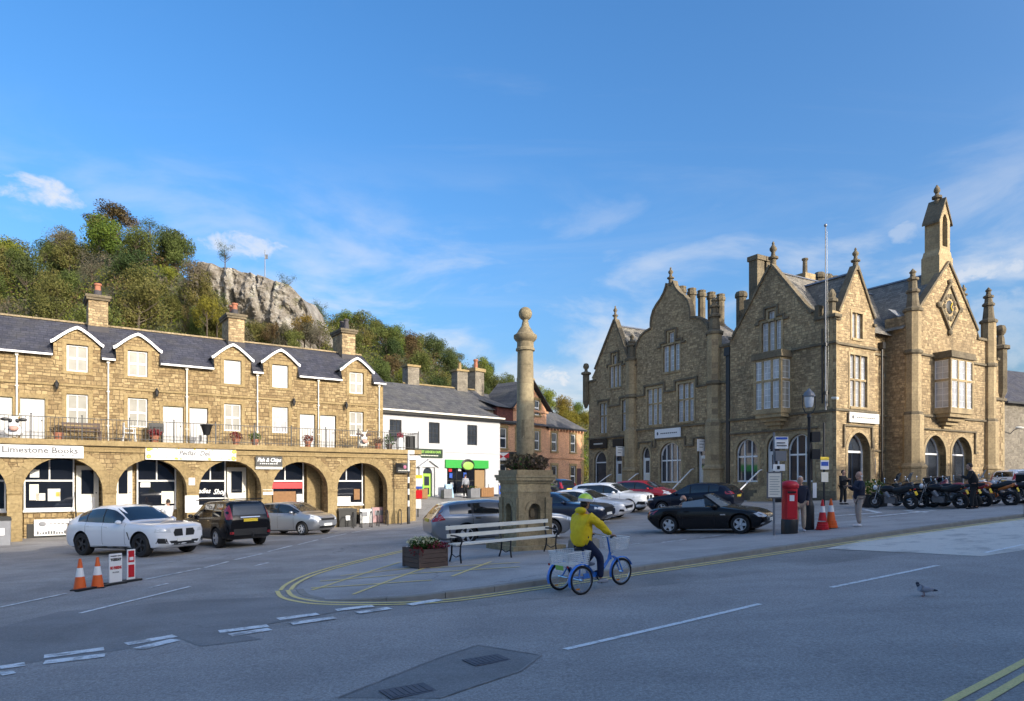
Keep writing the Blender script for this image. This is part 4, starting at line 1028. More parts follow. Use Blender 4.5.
	q = MB(Tm); q.box(7.2, 9.25, -.12, .4, 10.86, 11.02); q.box(16.5, 17, -.12, .4, 10.86, 11.02); boxes(q, 'parapet', D, S)
	turret(-.05, 8.7, 0, 11.9, .50, 14.3, (5.95, 8.55)); turret(-.05, 17.0, 0, 11.4, .45, 13.4, (5.95, 8.55))
	# end block of the side face
	b = MB(Tm); outer = [(17, GB), (17, 10.9), (17.3, 11.2), (19.1, 14.9), (21.6, 11.3), (22.0, 10.8), (22.0, 10.4), (22.5, 10.4), (22.5, GB)]
	hs = [rect(18.35, 19.75, 9.55, 11.25), rect(18.85, 19.3, 11.4, 12.1), rect(20.1, 21.0, 6.0, 8.4), rect(17.75, 18.2, 6.0, 8.4), arch_pts(20.15, 21.75, 1.6, 3.8, 4.5, 16, 'tudor'), arch_pts(18.2, 19.15, 1.6, 3.8, 4.5, 16, 'tudor')]
	b.wall(outer, hs, 0, .3); b.add([(22.5, 0, GB), (22.5, 4, GB), (22.5, 4, 10.4), (22.5, 0, 10.4)], [(0, 1, 2, 3)]); b.build('wall', W, S, recalc=False)
	lights(Tm, 18.35, 19.75, 9.55, 11.25, 3, bars=1); lights(Tm, 18.85, 19.3, 11.4, 12.1, 1, bars=1); lights(Tm, 20.1, 21.0, 6.0, 8.4, 2, 7.4, bars=1); lights(Tm, 17.75, 18.2, 6.0, 8.4, 1, 7.4, bars=1)
	hood(Tm, [(17.9, 11.2), (18.15, 11.2), (18.15, 11.45), (18.6, 11.45), (18.6, 12.35), (19.55, 12.35), (19.55, 11.45), (20.0, 11.45), (20.0, 11.2)])
	hood(Tm, [(17, 8.25), (17.5, 8.25), (17.5, 8.65), (18.45, 8.65), (18.45, 8.1), (19.85, 8.1), (19.85, 8.65), (21.2, 8.65), (21.2, 8.3)]); hood(Tm, [(17.2, 5.6), (22.5, 5.6)])
	arched(Tm, 20.15, 21.75, 1.6, 3.8, 4.5, 1, transom=3.6); arched(Tm, 18.2, 19.15, 1.6, 3.8, 4.5, 1, door='white', transom=3.6)
	coping(Tm, [(17.3, 11.2), (19.1, 14.9)]); coping(Tm, [(19.1, 14.9), (21.6, 11.3)]); finial(.05, 19.1, 14.8, 1.25, .18)
	q = MB(Tm); q.box(21.5, 22.6, -.1, .4, 10.36, 10.5); boxes(q, 'parapet', D, S)
	b = MB(); b.lathe([(.1, 8.2), (.28, 8.7), (.28, 11.0), (.42, 11.05), (.42, 11.2), (.16, 11.3), (.12, 11.45), (.24, 11.6), (.26, 11.75), (.18, 11.95), (.02, 12.0)], 8, (-.1, 22.75)); b.build('corner_pinnacle', D, S, 40)
	# ---- front face, u along x. left bay 0..3.8, recess 3.8..6.0 (set back), main bay 6.2..16.8 (set forward), end strip 16.8..18.6
	Tf = FT(0)
	b = MB(Tf); outer = [(-.25, GB), (-.25, 11.1), (.35, 11.1), (.35, 11.5), (1.98, 14.3), (3.65, 11.5), (3.65, 11.1), (3.8, 11.1), (3.8, GB)]
	hs = [rect(1.55, 2.55, 10.2, 11.65), rect(1.35, 3.0, 6.3, 9.25), arch_pts(1.15, 3.3, 1.75, 3.75, 4.85, 16, 'tudor')]
	b.wall(outer, hs, 0, .35); b.add([(3.8, 0, GB), (3.8, .9, GB), (3.8, .9, 11.1), (3.8, 0, 11.1)], [(0, 1, 2, 3)]); b.build('wall', W, S, recalc=False)
	lights(Tf, 1.55, 2.55, 10.2, 11.65, 2, bars=2); lights(Tf, 1.35, 3.0, 6.3, 9.25, 3, 7.85)
	arched(Tf, 1.15, 3.3, 1.75, 3.75, 4.85, 1, door='dark', transom=3.75, dp=.5)
	coping(Tf, [(.35, 11.5), (1.98, 14.3)]); coping(Tf, [(1.98, 14.3), (3.65, 11.5)]); finial(1.98, .05, 14.2, 1.2, .2)
	hood(Tf, [(-.25, 9.75), (3.8, 9.75)]); hood(Tf, [(-.25, 6.05), (3.8, 6.05)]); hood(Tf, [(.75, 3.95), (.75, 5.2), (3.4, 5.2), (3.4, 3.95)], .1)
	q = MB(Tf); q.box(-.27, .4, -.12, .5, 11.05, 11.2); q.box(3.55, 3.82, -.12, .5, 11.05, 11.2); boxes(q, 'parapet', D, S)
	b = MB(); b.lathe([(.22, 10.9), (.22, 12.0), (.34, 12.05), (.34, 12.2), (.2, 12.3), (.24, 12.5), (.12, 12.75), (.02, 12.8)], 8, (-.02, .2)); b.build('corner_pinnacle', D, S, 40)
	Tr = FT(.9)
	b = MB(Tr); b.wall([(3.8, GB), (3.8, 11.1), (6.3, 11.1), (6.3, GB)], [], 0, .1); b.build('wall', W, S, recalc=False)
	hood(Tr, [(3.8, 9.75), (6.3, 9.75)]); hood(Tr, [(3.8, 6.05), (6.3, 6.05)]); hood(Tr, [(3.85, 3.9), (6.2, 3.9)], .1)
	q = MB(Tr); q.box(3.75, 6.3, -.12, .4, 11.05, 11.2); boxes(q, 'parapet', D, S)
	Tb = FT(-.55)
	b = MB(Tb); outer = [(6.4, GB), (6.4, 12.0), (7.35, 12.0), (7.35, 12.45), (10.75, 15.8), (14.3, 11.9), (14.3, 11.4), (16.2, 11.4), (16.2, GB)]
	hs = [rect(9.2, 11.6, 6.45, 9.55), arch_pts(8.05, 10.45, 1.5, 3.75, 4.9, 16, 'tudor'), arch_pts(11.15, 13.6, 1.5, 3.75, 4.9, 16, 'tudor')]
	b.wall(outer, hs, 0, .35); b.add([(6.4, 0, GB), (6.4, 1.5, GB), (6.4, 1.5, 12.0), (6.4, 0, 12.0)], [(0, 1, 2, 3)]); b.build('wall', W, S, recalc=False)
	arched(Tb, 8.05, 10.45, 1.5, 3.75, 4.9, 1, transom=3.75, dp=.5); arched(Tb, 11.15, 13.6, 1.5, 3.75, 4.9, 1, transom=3.75, dp=.5)
	oriel(Tb, [(9.05, .02), (9.05, -1.0), (11.75, -1.0), (11.75, .02)], 6.55, 9.45, 9.45, 3, M['glass_pale'], M['glass_pale'], (6.2, 6.55))
	hood(Tb, [(6.4, 9.75), (8.9, 9.75)]); hood(Tb, [(12.0, 9.75), (16.2, 9.75)]); hood(Tb, [(6.4, 6.05), (9.0, 6.05)]); hood(Tb, [(12.0, 6.05), (16.2, 6.05)])
	hood(Tb, [(7.4, 3.9), (7.6, 3.9), (7.6, 5.25), (13.95, 5.25), (13.95, 3.9), (14.2, 3.9)], .1)
	coping(Tb, [(7.35, 12.45), (10.75, 15.8)]); coping(Tb, [(10.75, 15.8), (14.3, 11.9)])
	q = MB(Tb); q.box(6.9, 7.4, -.12, .4, 11.95, 12.1); q.box(14.25, 15.6, -.12, .4, 11.35, 11.5); boxes(q, 'parapet', D, S)
	turret(6.75, -.55, 0, 12.3, .45, 14.8, (6.05, 9.75)); turret(15.8, -.55, 0, 12.7, .43, 15.0, (6.05, 9.75))
	# carved diamond clock
	cc = (10.8, 13.0); q = MB(Tb); r0, r1 = 1.35, 1.16
	dm = lambda r: [(cc[0], cc[1] + r * 1.18), (cc[0] + r * .95, cc[1]), (cc[0], cc[1] - r * 1.18), (cc[0] - r * .95, cc[1])]
	Pa, Pb = dm(r0), dm(r1)
	for i in range(4):
		j = (i + 1) % 4; q.prism([Pa[i], Pa[j], Pb[j], Pb[i]], -.16, .02)
	ck = q.build('clock_surround', D, S)
	q = MB(Tb); q.prism(dm(r1), -.05, .03); q.build('clock_panel', A, ck)
	for p in Pa:
		q = MB(Tb); q.ball((p[0], -.1, p[1]), .2, (1, .6, 1), 8); q.build('boss', D, ck)
	for k in range(14):
		t = 2 * math.pi * k / 14; q = MB(Tb); q.ball((cc[0] + .62 * math.cos(t), -.07, cc[1] + .72 * math.sin(t)), .13 + .05 * (k % 2), (1, .5, 1), 6); q.build('carving', D, ck)
	q = MB(Tb); q.ball((cc[0], -.05, cc[1]), .40, (1, .15, 1.1), 12); q.build('clock_face', M['signblack'], ck)
	for a, l in ((.6, .34), (2.4, .28)):
		q = MB(Tb); q.cyl((cc[0], -.13, cc[1]), (cc[0] + l * math.sin(a), -.13, cc[1] + l * math.cos(a)), .03, n=5); q.build('clock_hand', M['yellow'], ck)
	# end strip
	b = MB(Tf); b.wall([(16.2, GB), (16.2, 11.2), (16.9, 11.2), (17.6, 10.4), (18.6, 10.4), (18.6, GB)], [rect(17.0, 17.5, 2.6, 4.4)], -.25, .3)
	b.add([(18.6, -.25, GB), (18.6, 12, GB), (18.6, 12, 10.4), (18.6, -.25, 10.4)], [(0, 1, 2, 3)]); b.build('wall', W, S, recalc=False)
	q = MB(Tf); q.box(17.0, 17.5, -.1, -.05, 2.6, 4.4); q.build('side_window', M['glass'], S)
	q = MB(Tf); q.box(16.6, 18.75, -.38, .0, 7.6, 7.78); q.box(17.5, 18.75, -.35, .1, 10.35, 10.5); boxes(q, 'parapet', D, S)
	b = MB(); b.lathe([(.1, 7.5), (.42, 8.2), (.42, 11.1), (.6, 11.15), (.6, 11.35), (.3, 11.45), (.26, 11.9), (.2, 12.1), (.34, 12.3), (.38, 12.5), (.30, 12.75), (.02, 12.85)], 8, (18.2, -.2)); b.build('corner_pinnacle', D, S, 40)
	coping(FT(.6), [(15.2, 14.3), (17.4, 11.0)]); finial(15.2, .7, 14.3, 1.1, .2)
	for k in range(24):
		w = .5 if k % 2 else .3; q = MB(); q.box(18.62 - w, 18.64, -.278, -.25 + w, GB + .4 + k * .41, GB + .4 + k * .41 + .40); q.build('quoin', A, S)
	# ---- roofs
	def gable_roof_x(yc, x0, x1, ze, zr, hw, mat):       # ridge along x
		q = MB(); q.add([(x0, yc - hw, ze), (x1, yc - hw, ze), (x1, yc, zr), (x0, yc, zr), (x0, yc + hw, ze), (x1, yc + hw, ze)], [(0, 1, 2, 3), (3, 2, 5, 4)]); r = q.build('roof', mat, S, recalc=False)
		q = MB(); q.prism([(yc - .14, zr - .06), (yc, zr + .08), (yc + .14, zr - .06)], x0, x1, 'x'); q.build('ridge', M['lead'], r)
		return r
	def gable_roof_y(xc, y0, y1, ze, zr, hw, mat):
		q = MB(); q.add([(xc - hw, y0, ze), (xc - hw, y1, ze), (xc, y1, zr), (xc, y0, zr), (xc + hw, y0, ze), (xc + hw, y1, ze)], [(0, 1, 2, 3), (3, 2, 5, 4)]); r = q.build('roof', mat, S, recalc=False)
		q = MB(); q.prism([(xc - .14, zr - .06), (xc, zr + .08), (xc + .14, zr - .06)], y0, y1, 'y'); q.build('ridge', M['lead'], r)
		return r
	gable_roof_x(4.05, 0.0, 15.0, 10.9, 14.8, 3.6, M['slate_hall'])
	gable_roof_x(12.9, .2, 5.6, 11.0, 14.0, 4.0, M['slate_hall'])
	gable_roof_x(19.2, .2, 4.2, 10.7, 14.5, 3.2, M['slate_hall'])
	gable_roof_y(10.75, -.3, 12, 11.2, 15.4, 4.6, M['slate_y'])
	gable_roof_y(1.98, .2, 4.0, 11.1, 14.0, 1.7, M['slate_y'])
	gable_roof_y(15.3, .8, 10, 10.6, 14.0, 3.2, M['slate_y'])
	q = MB(); q.box(.3, 4.0, 9.0, 22.2, GB, 10.7); q.build('rear_range', W, S); q = MB(); q.box(4.0, 18.4, 9.0, 22.2, GB, 6.2); q.build('unseen_rear_wing', W, S)  # unseen rear kept low, roofs above cut short, letting sun reach the brick house
	# rooflights
	for (x, z) in ((4.4, 13.1),):
		q = MB(); yy = 4.05 - (14.8 - z) * 3.6 / 3.9
		q.add([(x, yy - .02, z + .03), (x + 1.6, yy - .02, z + .03), (x + 1.6, yy + .8, z + .9), (x, yy + .8, z + .9)], [(0, 1, 2, 3)]); rl = q.build('rooflight', M['glass_pale'], S)
		for k in range(4): q = MB(); q.box(x + k * .52, x + k * .52 + .05, yy - .05, yy - .01, z, z + .07); q.build('glazing_bar', M['lead'], rl)
	q = MB(); q.add([(6.6, -.05, 11.75), (7.5, -.05, 11.75), (7.5, .9, 12.7), (6.6, .9, 12.7)], [(0, 1, 2, 3)]); q.build('rooflight', M['glass_pale'], S)
	# chimneys: a row of stone shafts along the middle roof, a big stack by the corner gable
	for k in range(5):
		x0 = .95 + k * 1.0; q = MB(); q.lathe([(.29, 13.2), (.29, 15.6), (.36, 15.65), (.38, 15.85), (.30, 15.95), (.34, 16.1), (.25, 16.15)], 8, (x0, 12.7), rot=R(22.5)); q.build('chimney', D, S)
	q = MB(); q.lathe([(.34, 11.5), (.34, 14.4), (.43, 14.45), (.43, 14.65), (.34, 14.8), (.2, 14.85)], 8, (1.95, 8.2), rot=R(22.5)); q.build('chimney', D, S)
	q = MB(); q.box(.45, 2.2, 5.4, 6.7, 10.5, 13.7); st = q.build('chimney', D, S)
	for (x, y) in ((.88, 6.05), (1.76, 6.05)):
		q = MB(); q.box(x - .33, x + .33, y - .33, y + .33, 13.7, 16.1); q.build('shaft', D, st)
		q = MB(); q.box(x - .41, x + .41, y - .41, y + .41, 16.1, 16.4); q.build('cap', D, st)
	for k in range(5):
		x0 = 9.2 + k * .85; q = MB(); q.lathe([(.36, 14.0), (.36, 15.9), (.46, 15.95), (.46, 16.15), (.32, 16.3), (.3, 16.35)], 8, (x0 - 2.0, 6.0), rot=R(22.5)); q.build('chimney', D, S)
	for (x, y, h_) in ((4.0, 4.8, 1.9),):
		q = MB(); q.box(x - .5, x + .5, y - .4, y + .4, 14.2, 15.4); ch = q.build('chimney', A, S)
		q = MB(); q.lathe([(.16, 15.4), (.14, 16.3), (.2, 16.35), (.2, 16.45)], 8, (x, y)); q.build('chimney_pot', D, ch)
	# bellcote astride the main gable
	bx, by = 10.6, -.15
	q = MB(); q.box(bx - .80, bx + .80, by - .35, by + .75, 13.9, 16.2); q.prism([(bx - .80, 16.2), (bx - .62, 16.6), (bx + .62, 16.6), (bx + .80, 16.2)], by - .30, by + .70); bc = q.build('bellcote', A, S)
	q = MB(); outer = [(bx - .60, 16.6), (bx - .60, 18.5), (bx, 19.75), (bx + .60, 18.5), (bx + .60, 16.6)]
	hole = arch_pts(bx - .30, bx + .30, 16.85, 18.2, 18.9, 12, 'tudor')
	q.wall(outer, [hole], by - .28, .92)
	q.wall(outer, [hole], by + .64, .01)
	for s in (-1, 1): q.add([(bx + .60 * s, by - .28, 16.6), (bx + .60 * s, by + .64, 16.6), (bx + .60 * s, by + .64, 18.5), (bx + .60 * s, by - .28, 18.5)], [(0, 1, 2, 3)])
	q.build('bell_stage', A, bc, recalc=False)
	q = MB()
	for s in (-1, 1): q.prism([(bx, 19.95), (bx + .78 * s, 18.38), (bx + .78 * s, 18.25), (bx, 19.72)], by - .36, by + .72)
	q.build('bellcote_roof', D, bc)
	q = MB(); q.lathe([(.2, 17.1), (.24, 17.15), (.19, 17.35), (.14, 17.6), (.04, 17.7)], 12, (bx, by + .2)); q.build('bell', plain('bronze_bell', (.10, .08, .04), .4, .8), bc, 50)
	q = MB(); q.lathe([(.16, 19.7), (.16, 20.0), (.3, 20.03), (.3, 20.17), (.14, 20.25), (.1, 20.35), (.2, 20.5), (.18, 20.65), (.03, 20.9)], 8, (bx, by + .2)); q.build('finial', D, bc, 50)
	# pipes
	q = MB(); q.box(-.18, 0, 7.32, 7.62, GB, 10.6); q.box(-.26, .0, 7.25, 7.7, 10.2, 10.75); q.build('downpipe', M['iron'], S)
	q = MB(); q.cyl((5.75, .75, GB), (5.75, .75, 10.2), .06, n=8); q.box(5.6, 5.9, .6, .9, 10.1, 10.5); q.build('downpipe', M['iron'], S)
	q = MB(); q.cyl((-.33, .55, 6.4), (-.33, .55, 10.6), .05, n=8); q.build('downpipe', M['iron'], S)
	# plinth, steps, white handrails
	q = MB(Tm); q.box(7.2, 22.5, -.12, .0, GB, 1.35); boxes(q, 'plinth', D, S)
	q = MB(Tc); q.box(-.3, 3.3, -.10, .0, GB, 1.5); q.box(4.5, 7.2, -.10, .0, GB, 1.5); boxes(q, 'plinth', D, S)
	q = MB(Tf); q.box(3.0, 3.82, -.10, .0, GB, 1.7); boxes(q, 'plinth', D, S)
	q = MB(Tb); q.box(6.4, 8.0, -.10, .0, GB, 1.6); q.box(8.0, 13.3, -.1, 0, GB, 1.42); q.box(13.3, 16.2, -.10, .0, GB, 1.6); boxes(q, 'plinth', D, S)
	for (T, uc, v) in ((Tm, 15.45, 1.65), (Tm, 9.8, 1.9), (Tc, 3.9, 1.75), (Tm, 18.7, 1.6)):
		n = 6
		for i in range(n):
			q = MB(T); q.box(uc - .7, uc + .7, -.30 * (n - i), -.02, .5, .5 + (v - .5) * (i + 1) / n); q.build('step', A, S)
		q = MB(T); q.tube([(uc + .75, -.1, v + 1.0), (uc + .75, -.3, v + .95), (uc + .75, -2.0, 1.55), (uc + .75, -2.05, .5)], .045, 6); q.build('handrail', M['white'], S)
	return S
HALL = build_hall()
def hall_sign(name, label, face, u0, u1, v0, v1, d, mat):
	T = HALL
	w = u1 - u0
	if face == 'front': p = Vector(((u0 + u1) / 2, -d, v0)); rz = HALL_ANG
	else: p = Vector((-d, (u0 + u1) / 2, v0)); rz = HALL_ANG - math.pi / 2
	o = thing(name, label, 'sign', T.matrix_basis @ p, rz)
	q = MB(); q.box(-w / 2, w / 2, -.04, .02, 0, v1 - v0); q.build('board', mat, o)
	return o
o = hall_sign('wall_sign', 'long white sign above the four light arched window of the hall', 'side', 11.75, 14.35, 5.2, 5.85, .10, M['white'])
q = MB(); q.ball((-1.0, -.045, .33), .09, (1, .1, 1.4), 8); q.build('emblem', M['signtext'], o)
q = MB()
for k in range(9): q.box(-.7 + k * .19, -.7 + k * .19 + .14, -.046, -.04, .28, .36)
q.build('small_print', M['signtext'], o)
o = hall_sign('wall_sign', 'white sign board over the arched front doorway of the hall', 'front', 1.1, 3.95, 5.38, 5.95, .12, M['cream'])
q = MB(); q.ball((-1.1, -.045, .3), .1, (1, .1, 1), 8); q.build('emblem', M['signtext'], o)
q = MB()
for k in range(9): q.box(-.75 + k * .2, -.75 + k * .2 + .14, -.046, -.04, .26, .32)
q.build('small_print', M['signtext'], o)
o = hall_sign('wall_sign', 'black shop sign over the farthest arched window of the hall', 'side', 19.95, 22.2, 4.75, 5.5, .12, M['signblack'])
q = MB()
for k in range(8): q.box(-.55 + k * .15, -.55 + k * .15 + .11, -.046, -.04, .32, .43)
q.build('small_print', M['cream'], o)
o = hall_sign('wall_sign', 'small black sign over the farthest door of the hall', 'side', 17.9, 19.2, 4.75, 5.4, .12, M['signblack'])
o = hall_sign('notice_board', 'white framed map notice board on the hall wall beside the front door', 'front', 4.2, 5.05, 2.5, 3.45, -.78, M['white'])
q = MB()
for (a, c, d, e) in ((-.42, .42, .93, .97), (-.42, .42, -.02, .02), (-.44, -.40, 0, .95), (.40, .44, 0, .95)): q.box(a, c, -.06, -.03, d, e)
q.build('frame', M['signtext'], o)
q = MB(); q.tube([(-.2, -.046, .2), (0, -.046, .45), (-.05, -.046, .65), (.2, -.046, .8)], .018, 4); q.build('map_print', M['lead'], o)
def hanging_sign(u, v0, v1, label):
	o = thing('hanging_sign', label, 'sign', HALL.matrix_basis @ Vector((-.1, u, v0)), HALL_ANG)
	h = v1 - v0; q = MB(); q.box(-1.0, -.12, -.03, .03, 0, h); q.build('board', M['white'], o)
	q = MB(); q.box(-1.1, .1, -.02, .02, h + .06, h + .1); q.box(-.95, -.92, -.01, .01, h, h + .08); q.box(-.2, -.17, -.01, .01, h, h + .08); q.build('bracket', M['iron'], o)
	q = MB()
	for s in (-1, 1):
		for k in range(3): q.box(-.85, -.55 + .1 * k, .031 * s - .004, .031 * s + .004, .25 + .2 * k, .29 + .2 * k)
	q.build('small_print', M['signtext'], o)
hanging_sign(9.2, 4.05, 4.85, 'white hanging sign by the hall door nearest the black downpipe'); hanging_sign(17.6, 4.0, 4.75, 'white hanging sign at the far end of the hall')
# ------------------------------------------------------------------ white shop, brick house, cottages behind, far right house
def world_frame(px, D): return ((px - CX) / FPX * D, D)
def build_white():
	a = world_frame(372, 45.3); ang = math.atan2(.666, .746)
	S = thing('white_shop', 'white rendered two storey shop with green fascias and dark slate roof', 'building', (a[0], a[1], 0), ang)
	Lx = 11.2; GB = -.6; EA = 6.75
	# openings measured on the wall (u = metres along the front)
	fw = [(1.35, 2.3), (4.55, 5.5), (8.0, 8.95)]
	holes = [rect(u0, u1, 4.75, 6.25) for u0, u1 in fw] + [arch_pts(4.05, 4.85, .9, 2.55, 3.05, 12), rect(6.15, 9.75, 1.15, 3.05), rect(1.2, 2.95, 1.0, 3.05)]
	b = MB(); b.wall([(0, GB), (0, EA), (Lx, EA), (Lx, GB)], holes, 0, .2)
	b.add([(Lx, 0, GB), (Lx, 9, GB), (Lx, 9, EA), (Lx, 0, EA)], [(0, 1, 2, 3)]); b.add([(0, 0, GB), (0, 9, GB), (0, 9, EA), (0, 0, EA)], [(0, 1, 2, 3)])
	b.build('wall', M['render'], S, recalc=False)
	for u0, u1 in fw: sash(None, S, u0, u1, 4.75, 6.25, .08, 3, 4, M['signblack'], M['glass'], .06, .03)
	q = MB(); q.box(0, Lx, -.04, .0, 4.15, 4.22); q.build('string_course', M['render'], S)
	q = MB(); q.box(-.1, Lx + .15, -.35, .05, EA - .12, EA + .12); q.build('eaves_board', M['signblack'], S)
	q = MB(); q.box(-.1, Lx + .15, -.46, -.35, EA + .05, EA + .17); q.build('gutter', M['cream'], S)
	# slate roof, hipped at the right end
	q = MB(); q.add([(-.1, -.42, EA + .1), (Lx + .15, -.42, EA + .1), (Lx - 3.2, 4.4, 9.5), (-.1, 4.4, 9.5), (-.1, 9.2, EA + .1), (Lx + .15, 9.2, EA + .1)], [(0, 1, 2, 3), (1, 5, 2), (3, 2, 5, 4)]); q.build('roof', M['slate_grey'], S, recalc=False)
	# door with pediment
	q = MB(); q.box(4.12, 4.78, .12, .18, .9, 2.6); d = q.build('door', M['limedoor'], S)
	for (c0, c1) in ((1.75, 2.4), (1.1, 1.6)):
		p = MB(); p.box(4.24, 4.66, .10, .12, c0, c1); p.build('pane', M['glass'], d)
	p = MB(); p.prism(arch_pts(4.08, 4.82, 2.62, 2.62, 3.03, 10), .1, .14); p.build('fanlight', M['glass'], d)
	q = MB(); q.prism([(3.5, 3.05), (4.45, 3.62), (5.4, 3.05), (5.2, 3.05), (4.45, 3.5), (3.7, 3.05)], -.3, .0); q.prism([(3.7, 3.05), (4.45, 3.5), (5.2, 3.05)], -.12, -.02); q.build('pediment', M['render'], S)
	for u in (3.68, 5.0): q = MB(); q.box(u, u + .22, -.15, .0, .4, 3.05); q.build('pilaster', M['render'], S)
	# shop windows, fascias
	for (u0, u1, cols) in ((6.15, 9.75, 4), (1.2, 2.95, 2)):
		w = sash(None, S, u0, u1, 1.15, 3.05, .1, cols, 2, M['signblack'], M['shopglass'], .08, .05)
	q = MB(); q.box(8.75, 9.7, .05, .08, 1.2, 2.9); q.build('blind', plain('tan_blind', (.30, .19, .09), .6), S)
	q = MB(); q.box(5.95, 9.95, -.14, -.01, 3.02, 3.62); f = q.build('fascia', M['green'], S)
	q = MB(); q.ball((7.95, -.15, 3.25), .62, (1, .1, .72), 16); q.build('oval_sign', M['signblack'], f)
	q = MB(); q.ball((7.95, -.2, 3.2), .5, (1, .1, .6), 16); q.build('oval_print', M['signgreen'], f)
	q = MB(); q.box(.9, 3.2, -.14, -.01, 3.02, 3.62); q.build('fascia', M['green'], S)
	for k, (u, v, m) in enumerate(((6.4, 2.3, 'blue'), (6.5, 1.6, 'render'), (7.7, 2.35, 'blue'), (6.35, 2.75, 'red'), (7.2, 2.8, 'render'))):
		q = MB(); q.box(u, u + .28, .06, .08, v, v + .35); q.build('window_card', M[m], S)
	o = thing('shop_sign', 'dark green cafe sign with lime lettering above the pedimented door of the white shop', 'sign', S.matrix_basis @ Vector((4.55, -.02, 3.72)), ang)
	q = MB(); q.box(-1.15, 1.15, -.07, -.0, 0, .62); q.build('board', M['signdark'], o)
	text_mesh('WEST LODGE & CAFE', .22, M['signgreen'], 'lettering', o, (0, -.075, .40), width=1.95, bold=.008)
	q = MB()
	for k in range(11): q.box(-.75 + k * .14, -.75 + k * .14 + .1, -.076, -.07, .12, .18)
	q.build('small_print', M['cream'], o)
	# things standing in front of the shop
	def at(u, d): return S.matrix_basis @ Vector((u, -d, 0))
	def planter(u, d, w, label, mat, leaf=None):
		p = at(u, d); z = gz(p.x, p.y); t = thing('planter', label, 'planter', (p.x, p.y, z), ang)
		n = 6
		for k in range(n):
			q = MB(); a = -w / 2 + w * k / n; q.box(a + .004, a + w / n - .004, -.2, -.17, .05, .7 + .03 * (k % 2)); q.build('board', mat, t)
		q = MB(); q.box(-w / 2, w / 2, -.17, .2, .03, .62); q.build('trough', mat, t)
		if leaf: foliage_clump('plant', t, (0, 0, .68), (w * .55, .22, .26), 70, .09, leaf)
	planter(2.95, 1.1, 1.25, 'brown slatted planter left of the green door of the white shop', M['woodlight'])
	planter(8.9, 1.1, 1.2, 'brown slatted planter in front of the tan blind of the white shop', M['woodlight'])
	planter(5.0, 1.5, .7, 'small grey planter right of the green door of the white shop', M['lead'])
	planter(7.35, 1.6, .85, 'grey planter with a bushy green plant before the white shop window', M['lead'], M['leaf_green'])
	def aboard(u, d, label, mat):
		p = at(u, d); t = thing('pavement_board', label, 'sign', (p.x, p.y, gz(p.x, p.y)), ang)
		for s in (-1, 1):
			q = MB(); q.add([(-.3, .25 * s, 0), (.3, .25 * s, 0), (.3, .03 * s, .95), (-.3, .03 * s, .95), (-.3, .27 * s, 0), (.3, .27 * s, 0), (.3, .05 * s, .95), (-.3, .05 * s, .95)], [(0, 1, 2, 3), (4, 5, 6, 7), (0, 1, 5, 4), (2, 3, 7, 6), (0, 3, 7, 4), (1, 2, 6, 5)]); q.build('panel', mat, t)
	aboard(5.75, .7, 'pale blue folding board beside the white shop window', plain('pale_blue_board', (.30, .48, .66), .5)); aboard(3.3, .6, 'green and blue folding board left of the green shop door', M['green'])
	b = MB(); p = at(10.3, .9); t = thing('cafe_barrier', 'low white framed barrier with blue panel at the right corner of the white shop', 'barrier', (p.x, p.y, gz(p.x, p.y)), ang)
	for u in (-1, 0, 1): q = MB(); q.cyl((u, 0, 0), (u, 0, .95), .03, n=6); q.build('post', M['lead'], t)
	for u in (-.5, .5): q = MB(); q.box(u - .46, u + .46, -.01, .01, .2, .85); q.build('panel', M['render'] if u < 0 else M['blue'], t)
	return S
def foliage_clump(name, parent, c, r, n, size, mat, seed=1, kind='stuff'):
	g = random.Random(seed + int(abs(c[0] * 37 + c[2] * 91 + n)))
	V = []; F = []
	for i in range(n):
		while True:
			p = Vector((g.uniform(-1, 1), g.uniform(-1, 1), g.uniform(-1, 1)))
			if p.length <= 1: break
		q = Vector((c[0] + p.x * r[0], c[1] + p.y * r[1], c[2] + p.z * r[2]))
		d = Vector((g.gauss(0, 1), g.gauss(0, 1), g.gauss(0, .8) + .3)).normalized(); a = d.orthogonal().normalized(); b = d.cross(a)
		s = size * g.uniform(.6, 1.4); o = len(V)
		V += [q - a * s * .5, q - b * s * .28, q + a * s * .6, q + b * s * .28]; F.append((o, o + 1, o + 2, o + 3))
	me = bpy.data.meshes.new(name); me.from_pydata([tuple(v) for v in V], [], F); me.materials.append(mat)
	return link(me, name, parent, kind=kind)
M['leaf_green'] = leafy('shrub_leaves', (.035, .075, .015), (.06, .12, .02), (.11, .17, .03))
M['leaf_red'] = leafy('flower_red', (.10, .02, .02), (.22, .03, .04), (.30, .06, .05))
M['leaf_cream'] = leafy('flower_cream', (.45, .42, .22), (.60, .58, .35), (.70, .68, .50))
M['leaf_brown'] = leafy('dry_heather', (.08, .055, .035), (.17, .115, .075), (.26, .18, .12))
M['leaf_pink'] = leafy('flower_pink', (.45, .06, .14), (.55, .12, .2), (.6, .25, .3))
build_white()

